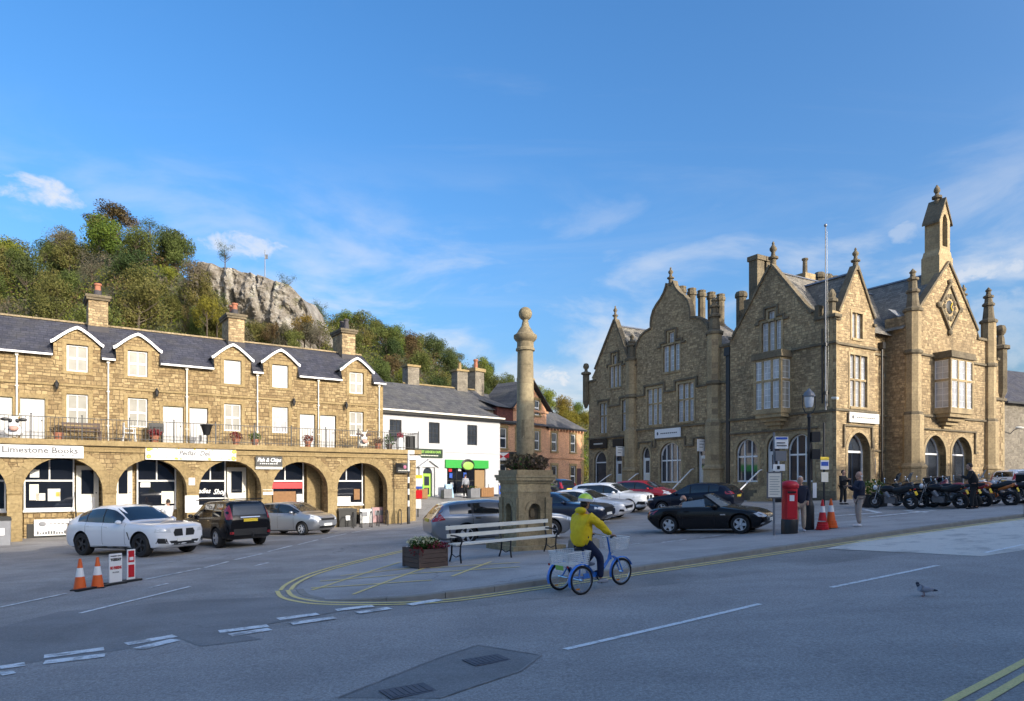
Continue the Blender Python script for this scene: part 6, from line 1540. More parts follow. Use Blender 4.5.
def car(name, label, group, x, y, heading, spec):
	L, W, H = spec['L'], spec['W'], spec['H']; hw0 = W / 2; bm_ = spec['paint']
	root = thing(name, label, spec.get('cat', 'car'), (x, y, gz(x, y)), math.atan2(heading[1], heading[0]), group)
	# tilt with the ground
	hx = Vector(heading).normalized(); e = 1.2
	sl = (gz(x + hx.x * e, y + hx.y * e) - gz(x - hx.x * e, y - hx.y * e)) / (2 * e); sr = (gz(x - hx.y * e, y + hx.x * e) - gz(x + hx.y * e, y - hx.x * e)) / (2 * e)
	root.rotation_euler = (math.atan(sr), -math.atan(sl), math.atan2(heading[1], heading[0]))
	top, belt = spec['top'], spec['belt']
	gcl = spec.get('clear', .20)
	bot = [(0, .40), (.10, .30), (.3, gcl), (L - .35, gcl), (L - .12, .32), (L, .45)]
	plan = spec.get('plan', [(0, .70), (.06, .80), (.18, .89), (.45, .955), (.9, .99), (1.4, 1.0), (L - 1.2, 1.0), (L - .6, .975), (L - .2, .93), (L - .05, .88), (L, .80)])
	rw = spec.get('roofw', .63)
	SS = sorted(set([round(v, 3) for v in list(np.linspace(0, .5, 9)) + list(np.linspace(.5, L - .5, 40)) + list(np.linspace(L - .5, L, 9))]))
	def smoothed(tab, s, r=.09): return sum(interp(tab, min(max(s + d, 0), L)) for d in (-r, -r / 2, 0, r / 2, r)) / 5
	rings = []
	for s in SS:
		w = hw0 * smoothed(plan, s, .03); zb = smoothed(bot, s, .05); T_ = smoothed(top, s); B = min(smoothed(belt, s), T_ - .015); g = T_ - B
		if zb > B - .12: zb = B - .12
		k = min(1, max(0, (g - .10) / .35)); k = k * k * (3 - 2 * k)
		yh = [.94, .84, .50, 0]; zh = [.45, .80, .97, 1]; yc = [.895, .76, rw, 0]; zc = [.40, .86, .965, 1]
		zm = zb + (B - zb) * .55
		P = [(0, zb), (.78 * w, zb), (.95 * w, zb + .07), (.995 * w, zb + (B - zb) * .3), (1.0 * w, zm), (.995 * w, B - .09), (.965 * w, B - .02), (.945 * w, B)]
		for i in range(4): P.append(((yh[i] * (1 - k) + yc[i] * k) * w, B + (zh[i] * (1 - k) + zc[i] * k) * g))
		rings.append([(L / 2 - s, p[0], p[1]) for p in P])
	m = len(rings[0]); V = []; F = []
	for rg in rings:
		V += rg + [(p[0], -p[1], p[2]) for p in rg[1:-1][::-1]]
	n = 2 * m - 2
	for i in range(len(rings) - 1):
		for k in range(n): F.append((i * n + k, i * n + (k + 1) % n, (i + 1) * n + (k + 1) % n, (i + 1) * n + k))
	F.append(tuple(range(n))); F.append(tuple(range((len(rings) - 1) * n, len(rings) * n))[::-1])
	mb = MB(); mb.add(V, F); me = mb.mesh('body', [bm_, M['cardark']], 38)
	wr = spec['wheel']; wbf, wbr = spec['axles']
	cut = MB()
	for s in (wbf, wbr):
		for sd in (-1, 1): cut.cyl((L / 2 - s, sd * (hw0 - .30), wr + .01), (L / 2 - s, sd * (hw0 + .25), wr + .01), wr + .055, n=28)
	cme = cut.mesh('cut', [M['cardark']]); co = bpy.data.objects.new('cut', cme); COL.objects.link(co)
	bo = bpy.data.objects.new('body', me); COL.objects.link(bo)
	md = bo.modifiers.new('b', 'BOOLEAN'); md.object = co; md.operation = 'DIFFERENCE'; md.solver = 'EXACT'
	try: md.material_mode = 'TRANSFER'
	except Exception: pass
	dg = bpy.context.evaluated_depsgraph_get(); me2 = bpy.data.meshes.new_from_object(bo.evaluated_get(dg))
	bvh = BVHTree.FromPolygons([v.co[:] for v in me.vertices], [p.vertices[:] for p in me.polygons])
	bpy.data.objects.remove(bo); bpy.data.objects.remove(co)
	me2.name = 'body'; me2.polygons.foreach_set('use_smooth', [True] * len(me2.polygons)); me2.set_sharp_from_angle(angle=R(38))
	link(me2, 'body', root)
	def decal(nm, pts, ax, mat, off=.006, parent=root, cuts=3):
		"""a panel, pane or lamp wrapped on the body. ax: 'l','r' sides (s,z); 'f','b' ends (y,z); 't' top (s,y)"""
		b = bmesh.new(); f = b.faces.new([b.verts.new((p[0], p[1], 0)) for p in pts]); bmesh.ops.triangulate(b, faces=[f])
		for _ in range(cuts): bmesh.ops.subdivide_edges(b, edges=[e_ for e_ in b.edges if e_.calc_length() > .09], cuts=1, use_grid_fill=False); bmesh.ops.triangulate(b, faces=b.faces[:])
		for v in b.verts:
			a_, c_ = v.co.x, v.co.y
			if ax in 'lr': sd = 1 if ax == 'l' else -1; o_ = Vector((L / 2 - a_, sd * 3, c_)); d_ = Vector((0, -sd, 0))
			elif ax in 'fb': sd = 1 if ax == 'f' else -1; o_ = Vector((sd * 4, a_, c_)); d_ = Vector((-sd, 0, 0))
			else: o_ = Vector((L / 2 - a_, c_, 4)); d_ = Vector((0, 0, -1))
			h = bvh.ray_cast(o_, d_)
			if h[0] is None:
				h = bvh.find_nearest(o_ + d_ * (3 - hw0 if ax in 'lr' else 4 - L / 2 if ax in 'fb' else 2.5))
			nn = h[1] if h[1].dot(d_) < 0 else -h[1]
			v.co = h[0] + nn * off
		mm = bpy.data.meshes.new(nm); b.to_mesh(mm); b.free(); mm.materials.append(mat)
		mm.polygons.foreach_set('use_smooth', [True] * len(mm.polygons))
		return link(mm, nm, parent)
	# side windows
	for (s0, s1) in spec.get('side', []):
		us = np.linspace(s0, s1, 9); up = []; lo = []
		for s in us:
			T_ = smoothed(top, s); B = smoothed(belt, s); zt = B + .80 * (T_ - B); zl = B + .035
			if zt - zl > .02: up.append((float(s), zt)); lo.append((float(s), zl))
		if len(up) > 2:
			for sd in 'lr': decal('side_window', lo + up[::-1], sd, M['carglass'])
	for (a0, a1), (b0, b1) in zip(spec.get('side', [])[:-1], spec.get('side', [])[1:]):
		z = lambda s, f: interp(belt, s) + (.035 if f == 0 else .80 * (smoothed(top, s) - interp(belt, s)))
		for sd in 'lr': decal('door_pillar', [(a1, z(a1, 0)), (b0, z(b0, 0)), (b0, z(b0, 1)), (a1, z(a1, 1))], sd, M['cardark'], .005)
	for key, nm in (('ws', 'windscreen'), ('rs', 'rear_window')):
		if key in spec:
			s0, s1, f0, f1 = spec[key]; k = 7; A_ = [s0 + (s1 - s0) * i / k for i in range(k + 1)]
			Yv = [(f0 + (f1 - f0) * i / k) * hw0 for i in range(k + 1)]
			decal(nm, [(a, v) for a, v in zip(A_, Yv)] + [(a, -v) for a, v in zip(A_[::-1], Yv[::-1])], 't', M['carglass'])
	if 'rsb' in spec: decal('rear_window', spec['rsb'], 'b', M['carglass'])
	for (nm, pts, ax, mt) in spec.get('decals', []):
		mt = M[mt] if isinstance(mt, str) else mt
		if ax == 'F2': decal(nm, pts, 'f', mt, .008); decal(nm, [(-p[0], p[1]) for p in pts][::-1], 'f', mt, .008)
		elif ax == 'B2': decal(nm, pts, 'b', mt, .008); decal(nm, [(-p[0], p[1]) for p in pts][::-1], 'b', mt, .008)
		elif ax == 'S2': decal(nm, pts, 'l', mt, .005); decal(nm, pts, 'r', mt, .005)
		else: decal(nm, pts, ax, mt, .008)
	# shut lines and handles
	for s in spec.get('seams', []):
		for sd in 'lr': decal('door_gap', [(s - .006, .30), (s + .006, .30), (s + .006, interp(belt, s) + .02), (s - .006, interp(belt, s) + .02)], sd, M['cardark'], .004)
	for s in spec.get('handles', []):
		for sd in (1, -1):
			q = MB(); z = interp(belt, s) - .10; q.box(L / 2 - s - .09, L / 2 - s + .09, sd * (hw0 * .985) - .02, sd * (hw0 * .985) + .03, z - .018, z + .018); q.build('door_handle', spec.get('handle_mat', bm_), root)
	# mirrors, plates
	s = spec.get('mirror', 1.5); z = interp(belt, s) + .05
	for sd in (1, -1):
		q = MB(); q.ball((L / 2 - s, sd * (hw0 + .06), z + .03), .12, (.8, .85, .6), 8); q.build('wing_mirror', bm_, root, 50)
	zf, zr = spec.get('plates', (.45, .75))
	q = MB(); h = bvh.ray_cast(Vector((4, 0, zf)), Vector((-1, 0, 0)))[0]; xf = h.x if h else L / 2; q.box(xf - .02, xf + .02, -.26, .26, zf - .055, zf + .055); q.build('number_plate', M['plate_w'], root)
	q = MB(); h = bvh.ray_cast(Vector((-4, 0, zr)), Vector((1, 0, 0)))[0]; xr = h.x if h else -L / 2; q.box(xr - .02, xr + .02, -.26, .26, zr - .055, zr + .055); q.build('number_plate', M['plate_y'], root)
	# wheels
	tm, rm = wheel_meshes(wr, spec.get('tw', .22), spec.get('rim', {}))
	for s in (wbf, wbr):
		for sd in (1, -1):
			t = link(tm, 'wheel', root); t.location = (L / 2 - s, sd * (hw0 - spec.get('tw', .22) / 2 - .015), wr); t.rotation_euler = (R(-90) if sd > 0 else R(90), 0, 0)
			link(rm, 'rim', t)
	return root, decal
def P4(s0, s1, z0, z1): return [(s0, z0), (s1, z0), (s1, z1), (s0, z1)]
# white coupe-backed SUV
WHITE = paint('white_car_paint', (.74, .75, .77), 0, .3); BLACK = paint('black_car_paint', (.008, .008, .010), 0, .2)
SILVER = paint('silver_car_paint', (.42, .43, .45), .75, .32); GREYM = paint('grey_car_paint', (.25, .27, .30), .7, .3); NAVY = paint('navy_car_paint', (.018, .026, .055), .5, .28); REDC = paint('red_car_paint', (.35, .012, .02), .2, .3)
suv_c = dict(L=4.75, W=1.93, H=1.62, paint=WHITE, wheel=.385, axles=(.88, 3.74), tw=.26, clear=.24, plates=(.52, .95), mirror=1.75,
	top=[(0, .90), (.06, .98), (.3, 1.04), (1.0, 1.09), (1.45, 1.12), (2.2, 1.60), (2.65, 1.68), (3.2, 1.66), (3.9, 1.49), (4.45, 1.24), (4.68, 1.15), (4.75, .98)],
	belt=[(0, .86), (.3, .97), (1.2, 1.02), (2.5, 1.06), (3.8, 1.10), (4.4, 1.10), (4.75, .9)],
	side=[(1.72, 2.62), (2.68, 3.45), (3.5, 3.95)], ws=(1.52, 2.22, .80, .70), rs=(3.62, 4.38, .62, .70), seams=(1.55, 2.65, 3.5), handles=(2.45, 3.35),
	rim=dict(n=5, double=True, w=.05, mat=M['rimdark']),
	decals=[('headlight', [(.48, .76), (.88, .78), (.86, .90), (.52, .87)], 'F2', 'lamp'), ('grille', [(.05, .64), (.36, .64), (.40, .76), (.34, .87), (.07, .87)], 'F2', 'cardark'), ('grille_surround', [(.0, .68), (.38, .68), (.41, .80), (.33, .905), (.0, .905)], 'F2', 'chrome') if False else ('lower_intake', [(-.45, .36), (.45, .36), (.55, .50), (-.55, .50)], 'f', 'cardark'),
		('fog_intake', [(.58, .42), (.86, .44), (.84, .60), (.66, .58)], 'F2', 'cardark'), ('tail_lamp', [(.40, .95), (.88, .97), (.86, 1.06), (.42, 1.03)], 'B2', 'tail'), ('side_vent', [(1.30, .55), (1.34, .55), (1.46, .80), (1.40, .80)], 'S2', 'cardark'), ('sill', P4(1.3, 3.35, .27, .34), 'S2', 'cardark')])
car('parked_car', 'white coupe backed SUV parked nose out in front of the first two arches', 'cars parked in the square', -12.75, 23.1, (.91, -.42), suv_c)
# dark boxy SUV seen from behind
suv_b = dict(L=4.5, W=1.78, H=1.70, paint=BLACK, wheel=.36, axles=(.92, 3.55), tw=.23, clear=.28, plates=(.5, .98), mirror=1.55, roofw=.66,
	top=[(0, .82), (.1, .95), (.5, 1.03), (1.25, 1.10), (1.95, 1.60), (2.4, 1.68), (3.4, 1.70), (4.2, 1.66), (4.38, 1.45), (4.46, 1.05), (4.5, .95)],
	belt=[(0, .78), (.4, .96), (1.4, 1.05), (4.3, 1.10), (4.5, .9)], side=[(1.5, 2.3), (2.36, 3.2), (3.28, 4.05)], ws=(1.32, 1.92, .80, .68), rsb=[(-.62, 1.16), (.62, 1.16), (.54, 1.55), (-.54, 1.55)], seams=(1.4, 2.33, 3.24), handles=(2.15, 3.05),
	rim=dict(n=6, w=.14), handle_mat=M['chrome'],
	decals=[('tail_lamp', [(.64, 1.02), (.80, 1.02), (.74, 1.50), (.64, 1.52)], 'B2', 'tail'), ('headlight', [(.5, .82), (.82, .84), (.8, .97), (.54, .95)], 'F2', 'lamp'), ('rear_bumper', [(-.80, .45), (.80, .45), (.80, .68), (-.80, .68)], 'b', 'cardark'), ('chrome_strip', [(-.36, 1.07), (.36, 1.07), (.36, 1.10), (-.36, 1.10)], 'b', 'chrome'), ('reflector', [(.62, .5), (.74, .5), (.74, .58), (.62, .58)], 'B2', 'tail')])
c, dcl = car('parked_car', 'black boxy SUV seen from behind with yellow rear plate, before the third arch', 'cars parked in the square', -10.95, 26.0, (-.72, .69), suv_b)
q = MB(); q.box(-1.9, .9, .62, .66, 1.70, 1.74); q.box(-1.9, .9, -.66, -.62, 1.70, 1.74); q.build('roof_rail', M['cardark'], c)
q = MB(); q.tube([(-2.25, 0, .42), (-2.42, 0, .40), (-2.42, 0, .5)], .035, 6); q.ball((-2.42, 0, .53), .035, n=6); q.build('tow_bar', M['cardark'], c)
# silver one-box hatchback
hatch = dict(L=3.9, W=1.70, H=1.52, paint=SILVER, wheel=.29, axles=(.80, 3.30), tw=.19, clear=.18, plates=(.45, .8), mirror=1.30,
	top=[(0, .72), (.08, .82), (.4, .93), (.85, 1.03), (1.65, 1.45), (2.1, 1.52), (3.1, 1.50), (3.6, 1.40), (3.83, 1.0), (3.9, .85)],
	belt=[(0, .68), (.4, .85), (1.0, .94), (3.5, 1.02), (3.9, .8)], side=[(.98, 1.3), (1.36, 2.15), (2.22, 3.0), (3.06, 3.45)], ws=(.92, 1.60, .78, .68), rsb=[(-.56, 1.06), (.56, 1.06), (.46, 1.36), (-.46, 1.36)], seams=(1.25, 2.18, 3.05), handles=(2.0, 2.9), rim=dict(n=7, w=.07),
	decals=[('headlight', [(.46, .66), (.80, .70), (.72, .92), (.52, .84)], 'F2', 'lamp'), ('grille', [(-.42, .64), (.42, .64), (.44, .74), (-.44, .74)], 'f', 'cardark'), ('lower_intake', [(-.5, .30), (.5, .30), (.5, .40), (-.5, .40)], 'f', 'cardark'), ('tail_lamp', [(.56, .85), (.76, .85), (.66, 1.28), (.58, 1.28)], 'B2', 'tail')])
car('parked_car', 'small silver hatchback parked in front of the fourth arch', 'cars parked in the square', -10.05, 31.6, (.91, -.42), hatch)
# grey estate
estate = dict(L=4.94, W=1.88, H=1.47, paint=GREYM, wheel=.345, axles=(.88, 3.82), tw=.24, clear=.18, plates=(.45, .85), mirror=1.85, roofw=.64,
	top=[(0, .70), (.08, .79), (.5, .88), (1.6, .99), (2.45, 1.40), (2.95, 1.47), (4.0, 1.44), (4.5, 1.36), (4.82, 1.0), (4.94, .85)],
	belt=[(0, .66), (.5, .83), (1.6, .93), (4.6, 1.02), (4.94, .82)], side=[(1.75, 2.62), (2.70, 3.55), (3.63, 4.35)], ws=(1.68, 2.40, .80, .68), rsb=[(-.6, 1.04), (.6, 1.04), (.5, 1.32), (-.5, 1.32)], seams=(1.6, 2.66, 3.6), handles=(2.5, 3.42), rim=dict(n=5, double=True, w=.06), handle_mat=M['chrome'],
	decals=[('headlight', [(.50, .62), (.86, .64), (.82, .74), (.54, .72)], 'F2', 'lamp'), ('grille', [(-.40, .46), (.40, .46), (.44, .68), (-.44, .68)], 'f', 'cardark'), ('bumper_trim', [(-.8, .28), (.8, .28), (.8, .33), (-.8, .33)], 'f', 'chrome'), ('tail_lamp', [(.60, .84), (.86, .84), (.84, .93), (.74, .96), (.66, 1.30), (.58, 1.30)], 'B2', 'tail'), ('tail_lamp', [(4.50, .86), (4.92, .80), (4.88, .95), (4.76, 1.14), (4.66, 1.27), (4.56, 1.27), (4.64, 1.05)], 'S2', 'tail'), ('window_trim', P4(1.8, 4.4, .985, 1.0), 'S2', 'chrome')])
car('parked_car', 'grey metallic estate car parked behind the white bench and column', 'cars parked in the square', -.45, 23.45, (.95, .31), estate)
# dark blue saloon, white hatchback, white small SUV parked in a row
saloon = dict(L=4.7, W=1.83, H=1.46, paint=NAVY, wheel=.33, axles=(.85, 3.65), tw=.22, plates=(.48, .85), mirror=1.75,
	top=[(0, .72), (.08, .82), (.5, .91), (1.5, 1.0), (2.3, 1.40), (2.75, 1.46), (3.4, 1.42), (4.1, 1.10), (4.6, 1.04), (4.7, .85)], belt=[(0, .68), (.5, .85), (1.5, .93), (4.3, 1.0), (4.7, .82)], side=[(1.65, 2.5), (2.57, 3.4), (3.45, 3.8)], ws=(1.58, 2.26, .8, .68), rs=(3.42, 4.05, .66, .74), seams=(1.5, 2.54), handles=(2.4, 3.3), rim=dict(n=5, w=.13),
	decals=[('headlight', [(.48, .66), (.84, .70), (.80, .80), (.52, .77)], 'F2', 'lamp'), ('grille', [(-.40, .50), (.40, .50), (.44, .74), (-.44, .74)], 'f', 'cardark'), ('grille_trim', [(-.46, .40), (.46, .40), (.46, .43), (-.46, .43)], 'f', 'chrome'), ('tail_lamp', [(.45, .86), (.85, .86), (.84, .97), (.47, .97)], 'B2', 'tail')])
car('parked_car', 'dark blue saloon parked nose forward just right of the column', 'cars parked in the square', 2.25, 30.9, (.85, -.53), saloon)
focus = dict(hatch); focus.update(L=4.36, W=1.82, H=1.47, paint=WHITE, wheel=.32, axles=(.87, 3.52), mirror=1.6,
	top=[(0, .72), (.08, .81), (.45, .89), (1.3, 1.0), (2.1, 1.40), (2.5, 1.47), (3.4, 1.43), (4.0, 1.28), (4.28, 1.0), (4.36, .85)], belt=[(0, .68), (.45, .84), (1.3, .93), (3.9, 1.03), (4.36, .82)], side=[(1.45, 2.3), (2.37, 3.2), (3.26, 3.7)], ws=(1.38, 2.06, .8, .68), seams=(1.35, 2.33, 3.2), handles=(2.2, 3.1), rim=dict(n=5, w=.12),
	decals=[('headlight', [(.46, .66), (.86, .72), (.82, .80), (.50, .76)], 'F2', 'lamp'), ('grille', [(-.40, .50), (.40, .50), (.50, .64), (-.50, .64)], 'f', 'cardark'), ('fog_intake', [(.56, .38), (.80, .40), (.78, .50), (.60, .48)], 'F2', 'cardark'), ('tail_lamp', [(.5, .9), (.84, .92), (.8, 1.06), (.54, 1.02)], 'B2', 'tail')])
car('parked_car', 'white hatchback parked between the dark blue saloon and the white SUV', 'cars parked in the square', 3.7, 33.4, (.85, -.53), focus)
suv_s = dict(suv_c); suv_s.update(L=4.45, W=1.82, H=1.60, axles=(.84, 3.5), wheel=.35, mirror=1.62, rim=dict(n=5, w=.13),
	top=[(0, .86), (.08, .95), (.4, 1.01), (1.2, 1.07), (1.95, 1.53), (2.4, 1.60), (3.6, 1.57), (4.1, 1.46), (4.36, 1.1), (4.45, .95)], belt=[(0, .82), (.4, .94), (1.2, 1.0), (4.1, 1.07), (4.45, .9)], side=[(1.42, 2.2), (2.27, 3.1), (3.17, 3.8)], ws=(1.28, 1.92, .8, .68), seams=(1.3, 2.23, 3.14), handles=(2.1, 3.0), rsb=[(-.56, 1.12), (.56, 1.12), (.48, 1.42), (-.48, 1.42)])
del suv_s['rs']
car('parked_car', 'white compact SUV at the right end of the parked row before the hall', 'cars parked in the square', 5.35, 37.0, (.85, -.53), suv_s)
rh = dict(hatch); rh['paint'] = REDC
car('parked_car', 'red hatchback half hidden behind the white compact SUV', 'cars parked in the square', 8.0, 41.2, (.80, -.60), rh)
bh = dict(focus); bh['paint'] = paint('deep_blue_black_paint', (.012, .016, .030), .3, .25); bh.update(plates=(.48, .80)); bh['rsb'] = [(-.56, 1.04), (.56, 1.04), (.46, 1.34), (-.46, 1.34)]
car('parked_car', 'black hatchback facing away behind the open convertible', 'cars parked in the square', 8.9, 33.2, (-.80, .60), bh)
far = dict(hatch); far['paint'] = NAVY
car('parked_car', 'small dark car far off between the column and the hall', 'cars parked in the square', 3.0, 50.0, (-.55, .83), far)
vw = dict(hatch); vw['paint'] = WHITE
car('parked_car', 'white car at the right edge beyond the motorcycles', 'cars parked in the square', 31.0, 41.6, (.9, .43), vw)
# open black convertible with its driver
conv = dict(L=4.0, W=1.72, H=1.28, paint=BLACK, wheel=.31, axles=(.80, 3.20), tw=.22, clear=.15, plates=(.42, .7), mirror=1.62, cat='convertible',
	top=[(0, .52), (.08, .63), (.4, .76), (1.4, .90), (1.9, .92), (3.0, .92), (3.5, .92), (3.9, .86), (4.0, .7)], belt=[(0, .5), (.4, .70), (1.4, .84), (3.4, .87), (4.0, .68)], seams=(1.62, 2.7), handles=(2.55,), rim=dict(n=5, w=.17),
	decals=[('headlight', [(.46, .52), (.76, .54), (.78, .66), (.60, .70), (.46, .64)], 'F2', 'lamp'), ('grille', [(-.36, .50), (.36, .50), (.40, .62), (-.40, .62)], 'f', 'chrome'), ('lower_intake', [(-.6, .24), (.6, .24), (.56, .34), (-.56, .34)], 'f', 'cardark'), ('fog_lamp', [(.58, .30), (.72, .30), (.72, .36), (.58, .36)], 'F2', 'lamp'), ('tail_lamp', [(.5, .68), (.8, .68), (.78, .82), (.5, .8)], 'B2', 'tail'), ('cockpit', [(1.95, -.62), (1.95, .62), (2.9, .66), (3.05, .5), (3.05, -.5), (2.9, -.66)], 't', 'cardark'), ('side_vent', P4(1.25, 1.42, .62, .66), 'S2', 'chrome')])
cv, dcl = car('convertible_car', 'black open topped convertible with its driver, waiting near the pillar box', None, 6.85, 23.5, (.84, -.54), conv)
q = MB(); L = 4.0
A = [(L / 2 - 1.45, .70, .88), (L / 2 - 2.0, .56, 1.27)]
for s in (1, -1): q.tube([(A[0][0], s * A[0][1], A[0][2]), (A[1][0], s * A[1][1], A[1][2])], .035, 6)
q.tube([(A[1][0], .56, 1.27), (A[1][0] + .06, 0, 1.30), (A[1][0], -.56, 1.27)], .03, 6); q.build('windscreen_frame', BLACK, cv, 40)
q = MB(); q.add([(A[0][0] + .01, .68, .88), (A[1][0], .55, 1.26), (A[1][0] + .06, 0, 1.29), (A[1][0], -.55, 1.26), (A[0][0] + .01, -.68, .88), (A[0][0] + .1, 0, .90)], [(0, 1, 2, 5), (5, 2, 3, 4)])
mg = glass('clear_glass', (.20, .24, .27), .03, 1, .3, .0, .8); q.build('windscreen', mg, cv)
for s in (1, -1):
	q = MB(); q.box(L / 2 - 2.85, L / 2 - 2.65, s * .35 - .22, s * .35 + .22, .75, 1.02); q.ball((L / 2 - 2.78, s * .35, 1.10), .13, (.6, 1, .8), 8); q.build('seat', M['cardark'], cv)
	q = MB(); q.add([(L / 2 - 1.95, s * .70, .90), (L / 2 - 2.75, s * .71, .90), (L / 2 - 2.72, s * .66, 1.08), (L / 2 - 2.0, s * .60, 1.16)], [(0, 1, 2, 3)]); q.build('side_glass', mg, cv)
# ------------------------------------------------------------------ people
def skin_mesh(name, nodes, edges, root, mats, sub=1):
	"""nodes: {key: (x, y, z, r)}; grows one smooth skin round the bones"""
	keys = list(nodes); ix = {k: i for i, k in enumerate(keys)}
	me = bpy.data.meshes.new(name); me.from_pydata([nodes[k][:3] for k in keys], [(ix[a], ix[b]) for a, b in edges], [])
	o = bpy.data.objects.new(name, me); COL.objects.link(o)
	sk = o.modifiers.new('s', 'SKIN'); sk.use_smooth_shade = True
	for k in keys:
		v = me.skin_vertices[0].data[ix[k]]; r = nodes[k][3]; v.radius = r if isinstance(r, tuple) else (r, r); v.use_root = (k == root)
	sb = o.modifiers.new('u', 'SUBSURF'); sb.levels = sub; sb.render_levels = sub
	dg = bpy.context.evaluated_depsgraph_get(); m2 = bpy.data.meshes.new_from_object(o.evaluated_get(dg)); bpy.data.objects.remove(o)
	m2.materials.clear()
	for m in (mats if isinstance(mats, list) else [mats]): m2.materials.append(m)
	m2.polygons.foreach_set('use_smooth', [True] * len(m2.polygons)); m2.name = name
	return m2
def join_into(me, mb, mat_index=0):
	b = bmesh.new(); b.from_mesh(me); t = bpy.data.meshes.new('t'); t.from_pydata(mb.v, [], mb.f); b2 = len(b.faces); b.from_mesh(t); b.to_mesh(me); b.free(); bpy.data.meshes.remove(t)
	me.polygons.foreach_set('use_smooth', [True] * len(me.polygons)); return me
CLOTH = {}
def cloth(n, c, rough=.85): 
	if n not in CLOTH: CLOTH[n] = plain('cloth_' + n, c, rough, var=.22, scale=14, bump=.25)
	return CLOTH[n]
def person(label, x, y, rz, J, top, legs, shoes, hair, z=None, hem=.0, hood=False, collar=False, bald=False, helmet=False, group=None, root=None, bulk=1.0):
	"""J: joints in the figure's own frame, facing +x"""
	t = root or thing('person', label, 'person', (x, y, gz(x, y) if z is None else z), rz, group)
	V3 = lambda k: Vector(J[k])
	n = {'pelvis': J['pelvis'] + ((.13, .16),), 'waist': J['waist'] + (.115,), 'chest': J['chest'] + ((.125, .16),), 'neck0': J['neck'] + (.062,), 'neck1': tuple(V3('neck').lerp(V3('head'), .45)) + (.055,)}
	E_ = [('pelvis', 'waist'), ('waist', 'chest'), ('chest', 'neck0'), ('neck0', 'neck1')]
	for s in 'lr':
		n['sh' + s] = J['sh' + s] + (.06,); n['el' + s] = J['el' + s] + (.042,); n['wr' + s] = J['wr' + s] + (.030,)
		n['hip' + s] = J['hip' + s] + (.085,); n['kn' + s] = J['kn' + s] + (.058,); n['an' + s] = J['an' + s] + (.040,)
		E_ += [('chest', 'sh' + s), ('sh' + s, 'el' + s), ('el' + s, 'wr' + s), ('pelvis', 'hip' + s), ('hip' + s, 'kn' + s), ('kn' + s, 'an' + s)]
	body = skin_mesh('body', n, E_, 'pelvis', M['skin'])
	# head with face, ears; hands with fingers
	h = MB(); hp = V3('head'); fx = Vector(J.get('look', (1, 0, 0))).normalized(); up = (hp - V3('neck')).normalized(); up = (up * .6 + Vector((0, 0, 1))).normalized(); sd = up.cross(fx).normalized(); fx = sd.cross(up)
	def hv(a, b, c): return hp + fx * a + sd * b + up * c
	def blob(c, r, s, k=10):
		q = MB(); q.ball((0, 0, 0), r, s, k); h.add([hp + fx * (p[0] + c[0]) + sd * (p[1] + c[1]) + up * (p[2] + c[2]) for p in q.v], q.f)
	blob((0, 0, .02), .105, (.95, .78, 1.12), 14); blob((.03, 0, -.06), .075, (.95, .78, .8), 12); blob((.105, 0, -.01), .022, (1, .7, 1.5), 6)
	blob((.088, 0, -.055), .028, (.6, 1.0, .35), 6)
	for s in (1, -1): blob((0, .083 * s, 0), .028, (.6, .4, 1.1), 6); blob((.088, .035 * s, .022), .014, (.7, 1, .8), 6)
	for s in 'lr':
		w = V3('wr' + s); d = (w - V3('el' + s)).normalized(); d = Vector(J.get('hd' + s, tuple(d))).normalized(); a = d.cross(Vector((0, 0, 1))); a = a.normalized() if a.length > .1 else Vector((1, 0, 0)); b = d.cross(a)
		pm = [w + a * i * .030 + b * j * .014 + d * k for k in (-.02, .085) for j in (-1, 1) for i in (-1, 1)]
		h.add(pm, [(0, 2, 3, 1), (4, 5, 7, 6), (0, 1, 5, 4), (2, 6, 7, 3), (0, 4, 6, 2), (1, 3, 7, 5)])
		for k, l in enumerate((.062, .075, .07, .055)):
			o = w + a * (-.024 + .016 * k) + d * .08; h.tube([o, o + d * l * .5 + b * .006, o + d * l * .8 + b * .03], [.0085, .008, .006], 5)
		o = w + a * .03 + d * .02; h.tube([o, o + a * .03 + d * .035, o + a * .028 + d * .065 + b * .01], [.010, .009, .007], 5)
	join_into(body, h); link(body, 'body', t)
	ey = MB()
	for s in (1, -1): p = hv(.098, .035 * s, .022); ey.ball(tuple(p), .007, (1, 1, 1), 5)
	ey.build('eyes', M['cardark'], t)
	# jacket, trousers, shoes, hair
	nj = {'hem': tuple(V3('pelvis') + Vector((0, 0, hem))) + ((.175, .20),), 'waist': J['waist'] + ((.155, .185),), 'chest': J['chest'] + ((.160, .195),), 'neck': tuple(V3('neck') - Vector((0, 0, .015))) + (.085,)}
	Ej = [('hem', 'waist'), ('waist', 'chest'), ('chest', 'neck')]
	for s in 'lr':
		nj['sh' + s] = J['sh' + s] + (.082,); nj['el' + s] = J['el' + s] + (.064,); nj['wr' + s] = J['wr' + s] + (.050,); Ej += [('chest', 'sh' + s), ('sh' + s, 'el' + s), ('el' + s, 'wr' + s)]
	nj = {k: v[:3] + ((v[3][0] * bulk, v[3][1] * bulk) if isinstance(v[3], tuple) else v[3] * bulk,) for k, v in nj.items()}
	jm = skin_mesh('jacket', nj, Ej, 'hem', top, 2 if bulk == 1.0 else 3)
	for v in jm.vertices:
		c = v.co; f = noise.noise(Vector((c.x * 9, c.y * 9, c.z * 22))) * .010 + noise.noise(Vector((c.x * 25, c.y * 25, c.z * 40 + 5))) * .005; v.co = c + v.normal * f * (1.6 if bulk > 1 else 1)
	link(jm, 'jacket', t)
	nt = {'pelvis': J['pelvis'] + ((.125, .155),)}; Et = []
